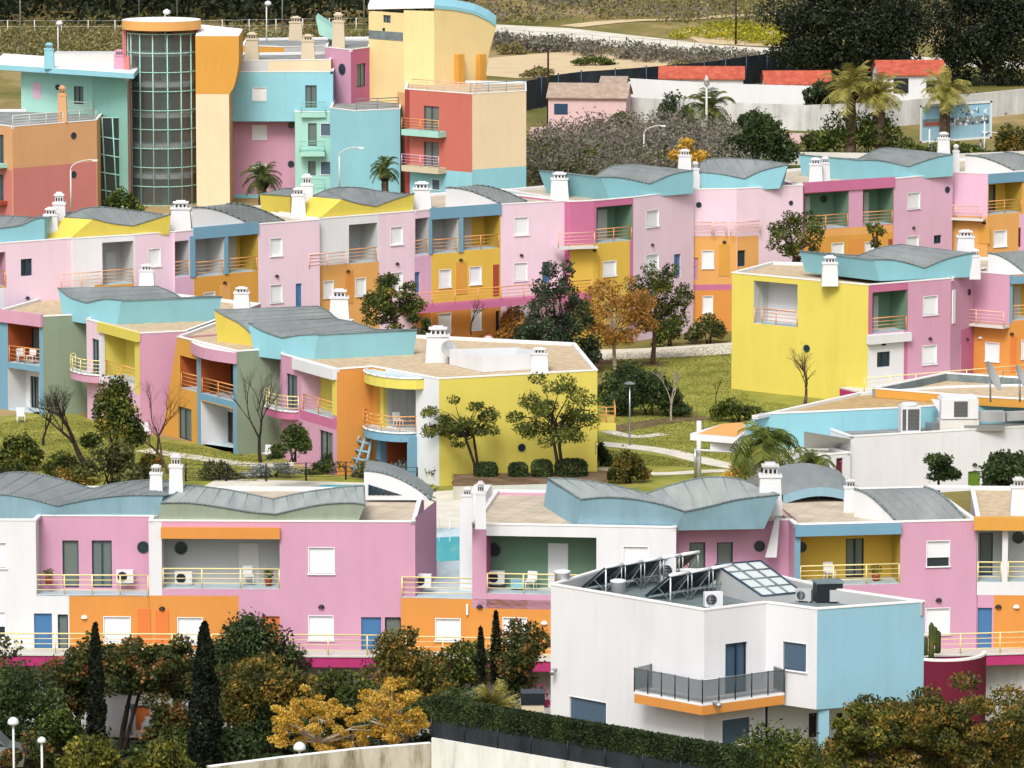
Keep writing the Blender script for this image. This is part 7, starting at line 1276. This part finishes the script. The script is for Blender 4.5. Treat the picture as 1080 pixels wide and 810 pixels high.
tree('huge dark eucalyptus with a crown reaching the upper edge', 885, 150, 800, 982, -50, 100, 'leafeuc', 42000, .36, 80, d=575, g=0, group='eucalyptus trees', gap=.2, bark='barkd', multi=3, name='eucalyptus_tree', dy=.35); tree('huge dark eucalyptus at the upper right corner', 1040, 150, 965, 1120, -50, 112, 'leafeuc', 36000, .36, 70, d=580, g=0, group='eucalyptus trees', gap=.2, bark='barkd', multi=3, name='eucalyptus_tree', dy=.35)
tree('slender dark tree left of the tall palms', 862, 158, 844, 888, 70, 150, 'leafdark', 3000, .4, 16, d=530, g=0, group=FT)
# brush as stuff
def brush(label, poly, leaf, n, ls, hgt, name='brush', cl=1.4):
    """ground cover nobody could count, scattered inside a photo polygon on the ground"""
    xs = [p[0] for p in poly]; ys = [p[1] for p in poly]; R = random.Random(int(xs[0])); C = []
    def inside(x, y):
        r = False; j = len(poly) - 1
        for i in range(len(poly)):
            if (poly[i][1] > y) != (poly[j][1] > y) and x < (poly[j][0] - poly[i][0]) * (y - poly[i][1]) / (poly[j][1] - poly[i][1]) + poly[i][0]: r = not r
            j = i
        return r
    k = 0
    while k < n // 60:
        x, y = R.uniform(min(xs), max(xs)), R.uniform(min(ys), max(ys))
        if not inside(x, y): continue
        k += 1; p = at_g(x, y); s = R.uniform(.6, 1.5) * cl; c = (p.x, p.y, p.z + hgt * .45); q = in_blob(60, c, (s, s, hgt * R.uniform(.4, .65)), .3); C.append(q)
    C = np.concatenate(C); quads(name, C, ls * RNG.uniform(.6, 1.4, len(C)), leaf, None, label=label, kind='stuff', cat='brush')
brush('tangled grey leafless brush behind the back row', [(560, 200), (556, 168), (600, 148), (700, 140), (790, 160), (780, 190), (640, 200)], 'leafbrush', 34000, .3, 3.0, 'grey_brush'); brush('green shrubs growing among the grey brush', [(560, 200), (556, 165), (640, 172), (700, 180), (770, 190)], 'leafolive', 6000, .34, 2.6, 'green_brush'); brush('green weeds on the slope by the pale road', [(470, 50), (600, 58), (760, 74), (860, 78), (860, 68), (740, 60), (600, 49), (500, 42)], 'leafbrush', 12000, .4, 1.6, 'roadside_weeds')
brush('scrub on the slope below the dark wood', [(-20, 62), (-20, 36), (300, 34), (390, 40), (390, 60)], 'leafscrub', 22000, .4, 1.5, 'slope_scrub', 2.0); brush('dark dense wood along the upper left edge', [(-40, 32), (-40, -60), (520, -60), (470, 5), (440, 30), (200, 30)], 'leafeuc', 60000, .9, 9, 'dark_wood', 3.2); brush('olive scrub on the hill above the road', [(470, 28), (620, 24), (800, 28), (1100, 20), (1100, -60), (440, -60)], 'leafscrub', 26000, .45, 1.4, 'hill_scrub', 3.0); brush('yellow flowering weeds on the far field', [(700, 42), (760, 26), (850, 34), (840, 50)], 'leafyelg', 5000, .35, .9, 'flowering_weeds', 2.0)
brush('brown scrub on the hill above the road', [(520, 24), (700, 22), (1100, 34), (1100, -60), (440, -60)], 'leafbrush', 16000, .45, 1.3, 'dry_scrub', 3.0)
def grass(label, poly, n):
    xs = [p[0] for p in poly]; ys = [p[1] for p in poly]; C = []; R_ = random.Random(5)
    while len(C) < n:
        x, y = R_.uniform(min(xs), max(xs)), R_.uniform(min(ys), max(ys)); r = False; j = len(poly) - 1
        for i in range(len(poly)):
            if (poly[i][1] > y) != (poly[j][1] > y) and x < (poly[j][0] - poly[i][0]) * (y - poly[i][1]) / (poly[j][1] - poly[i][1]) + poly[i][0]: r = not r
            j = i
        if r: p = at_g(x, y); C.append((p.x, p.y, .03))
    C = np.array(C); quads('grass', C, .11 * RNG.uniform(.5, 1.5, n), 'leaflawn', None, label=label, kind='stuff', cat='grass')
grass('short grass of the lawn right of the lemon yellow corner house', [(640, 374), (772, 364), (790, 422), (900, 436), (860, 452), (760, 486), (640, 462), (632, 440)], 22000); grass('short grass of the lawn between the footpaths', [(632, 474), (700, 482), (760, 494), (640, 490)], 4000); grass('short grass of the lawn below the stepped houses', [(-20, 450), (60, 436), (170, 466), (275, 482), (275, 508), (-20, 508)], 22000)
brush('short dark undergrowth in the front gardens', [(-40, 812), (-40, 782), (560, 782), (560, 812)], 'leafdark', 9000, .25, .9, 'undergrowth', .8)
# ================================================================== ground, light, camera
def ground():
    ys = [60, 150, 200, 240, 256, 258, 260, 262, 264, 266, 270, 300, 400, 500, 600, 620] + list(range(630, 1500, 15)) + [1700, 2200, 3200]; xs = [-1500, -600, -300] + list(range(-200, 201, 10)) + [300, 600, 1500]
    v = [(x, y, terrain(x, y)) for y in ys for x in xs]; W = len(xs)
    f = [[j * W + i, j * W + i + 1, (j + 1) * W + i + 1, (j + 1) * W + i] for j in range(len(ys) - 1) for i in range(W - 1)]
    mb = MB(); mb.faces(v, f, 'ground', True); mb.build('ground', None, kind='structure')
ground()
wd = bpy.data.worlds.new('World'); SC.world = wd; wd.use_nodes = True; nt = wd.node_tree
sky = nt.nodes.new('ShaderNodeTexSky'); sky.sky_type = 'NISHITA'; sky.sun_disc = False
SEL, SAZ = math.radians(48), math.radians(194)   # azimuth clockwise from +Y (sun behind the camera, to the right)
sky.sun_elevation = SEL; sky.sun_rotation = SAZ; sky.air_density = 1.0; sky.dust_density = 4; sky.ozone_density = 1
hs = nt.nodes.new('ShaderNodeHueSaturation'); hs.inputs['Saturation'].default_value = .45
nt.links.new(sky.outputs[0], hs.inputs['Color']); nt.links.new(hs.outputs[0], nt.nodes['Background'].inputs[0]); nt.nodes['Background'].inputs[1].default_value = .14
sd = bpy.data.lights.new('sun', 'SUN'); sd.energy = 1.7; sd.angle = math.radians(20); sd.color = (1, .985, .96)
so = bpy.data.objects.new('sun', sd); COL.objects.link(so)
dirv = Vector((math.sin(SAZ) * math.cos(SEL), math.cos(SAZ) * math.cos(SEL), math.sin(SEL)))
so.rotation_euler = (-dirv).to_track_quat('-Z', 'Y').to_euler(); so.location = (60, 100, 120)
cd = bpy.data.cameras.new('camera'); cd.sensor_width = 36; cd.lens = 36 * F / 1080; cd.clip_start = 1; cd.clip_end = 6000
co = bpy.data.objects.new('camera', cd); COL.objects.link(co); co.location = (0, 0, ZC); co.rotation_euler = (math.pi / 2 - TH, 0, 0); SC.camera = co
SC.view_settings.view_transform = 'Standard'; SC.view_settings.look = 'None'; SC.view_settings.exposure = .4; SC.view_settings.gamma = 1
SC.cycles.max_bounces = 6; SC.cycles.diffuse_bounces = 3; SC.cycles.glossy_bounces = 2; SC.cycles.transmission_bounces = 3; SC.cycles.transparent_max_bounces = 6; SC.cycles.caustics_reflective = False; SC.cycles.caustics_refractive = False
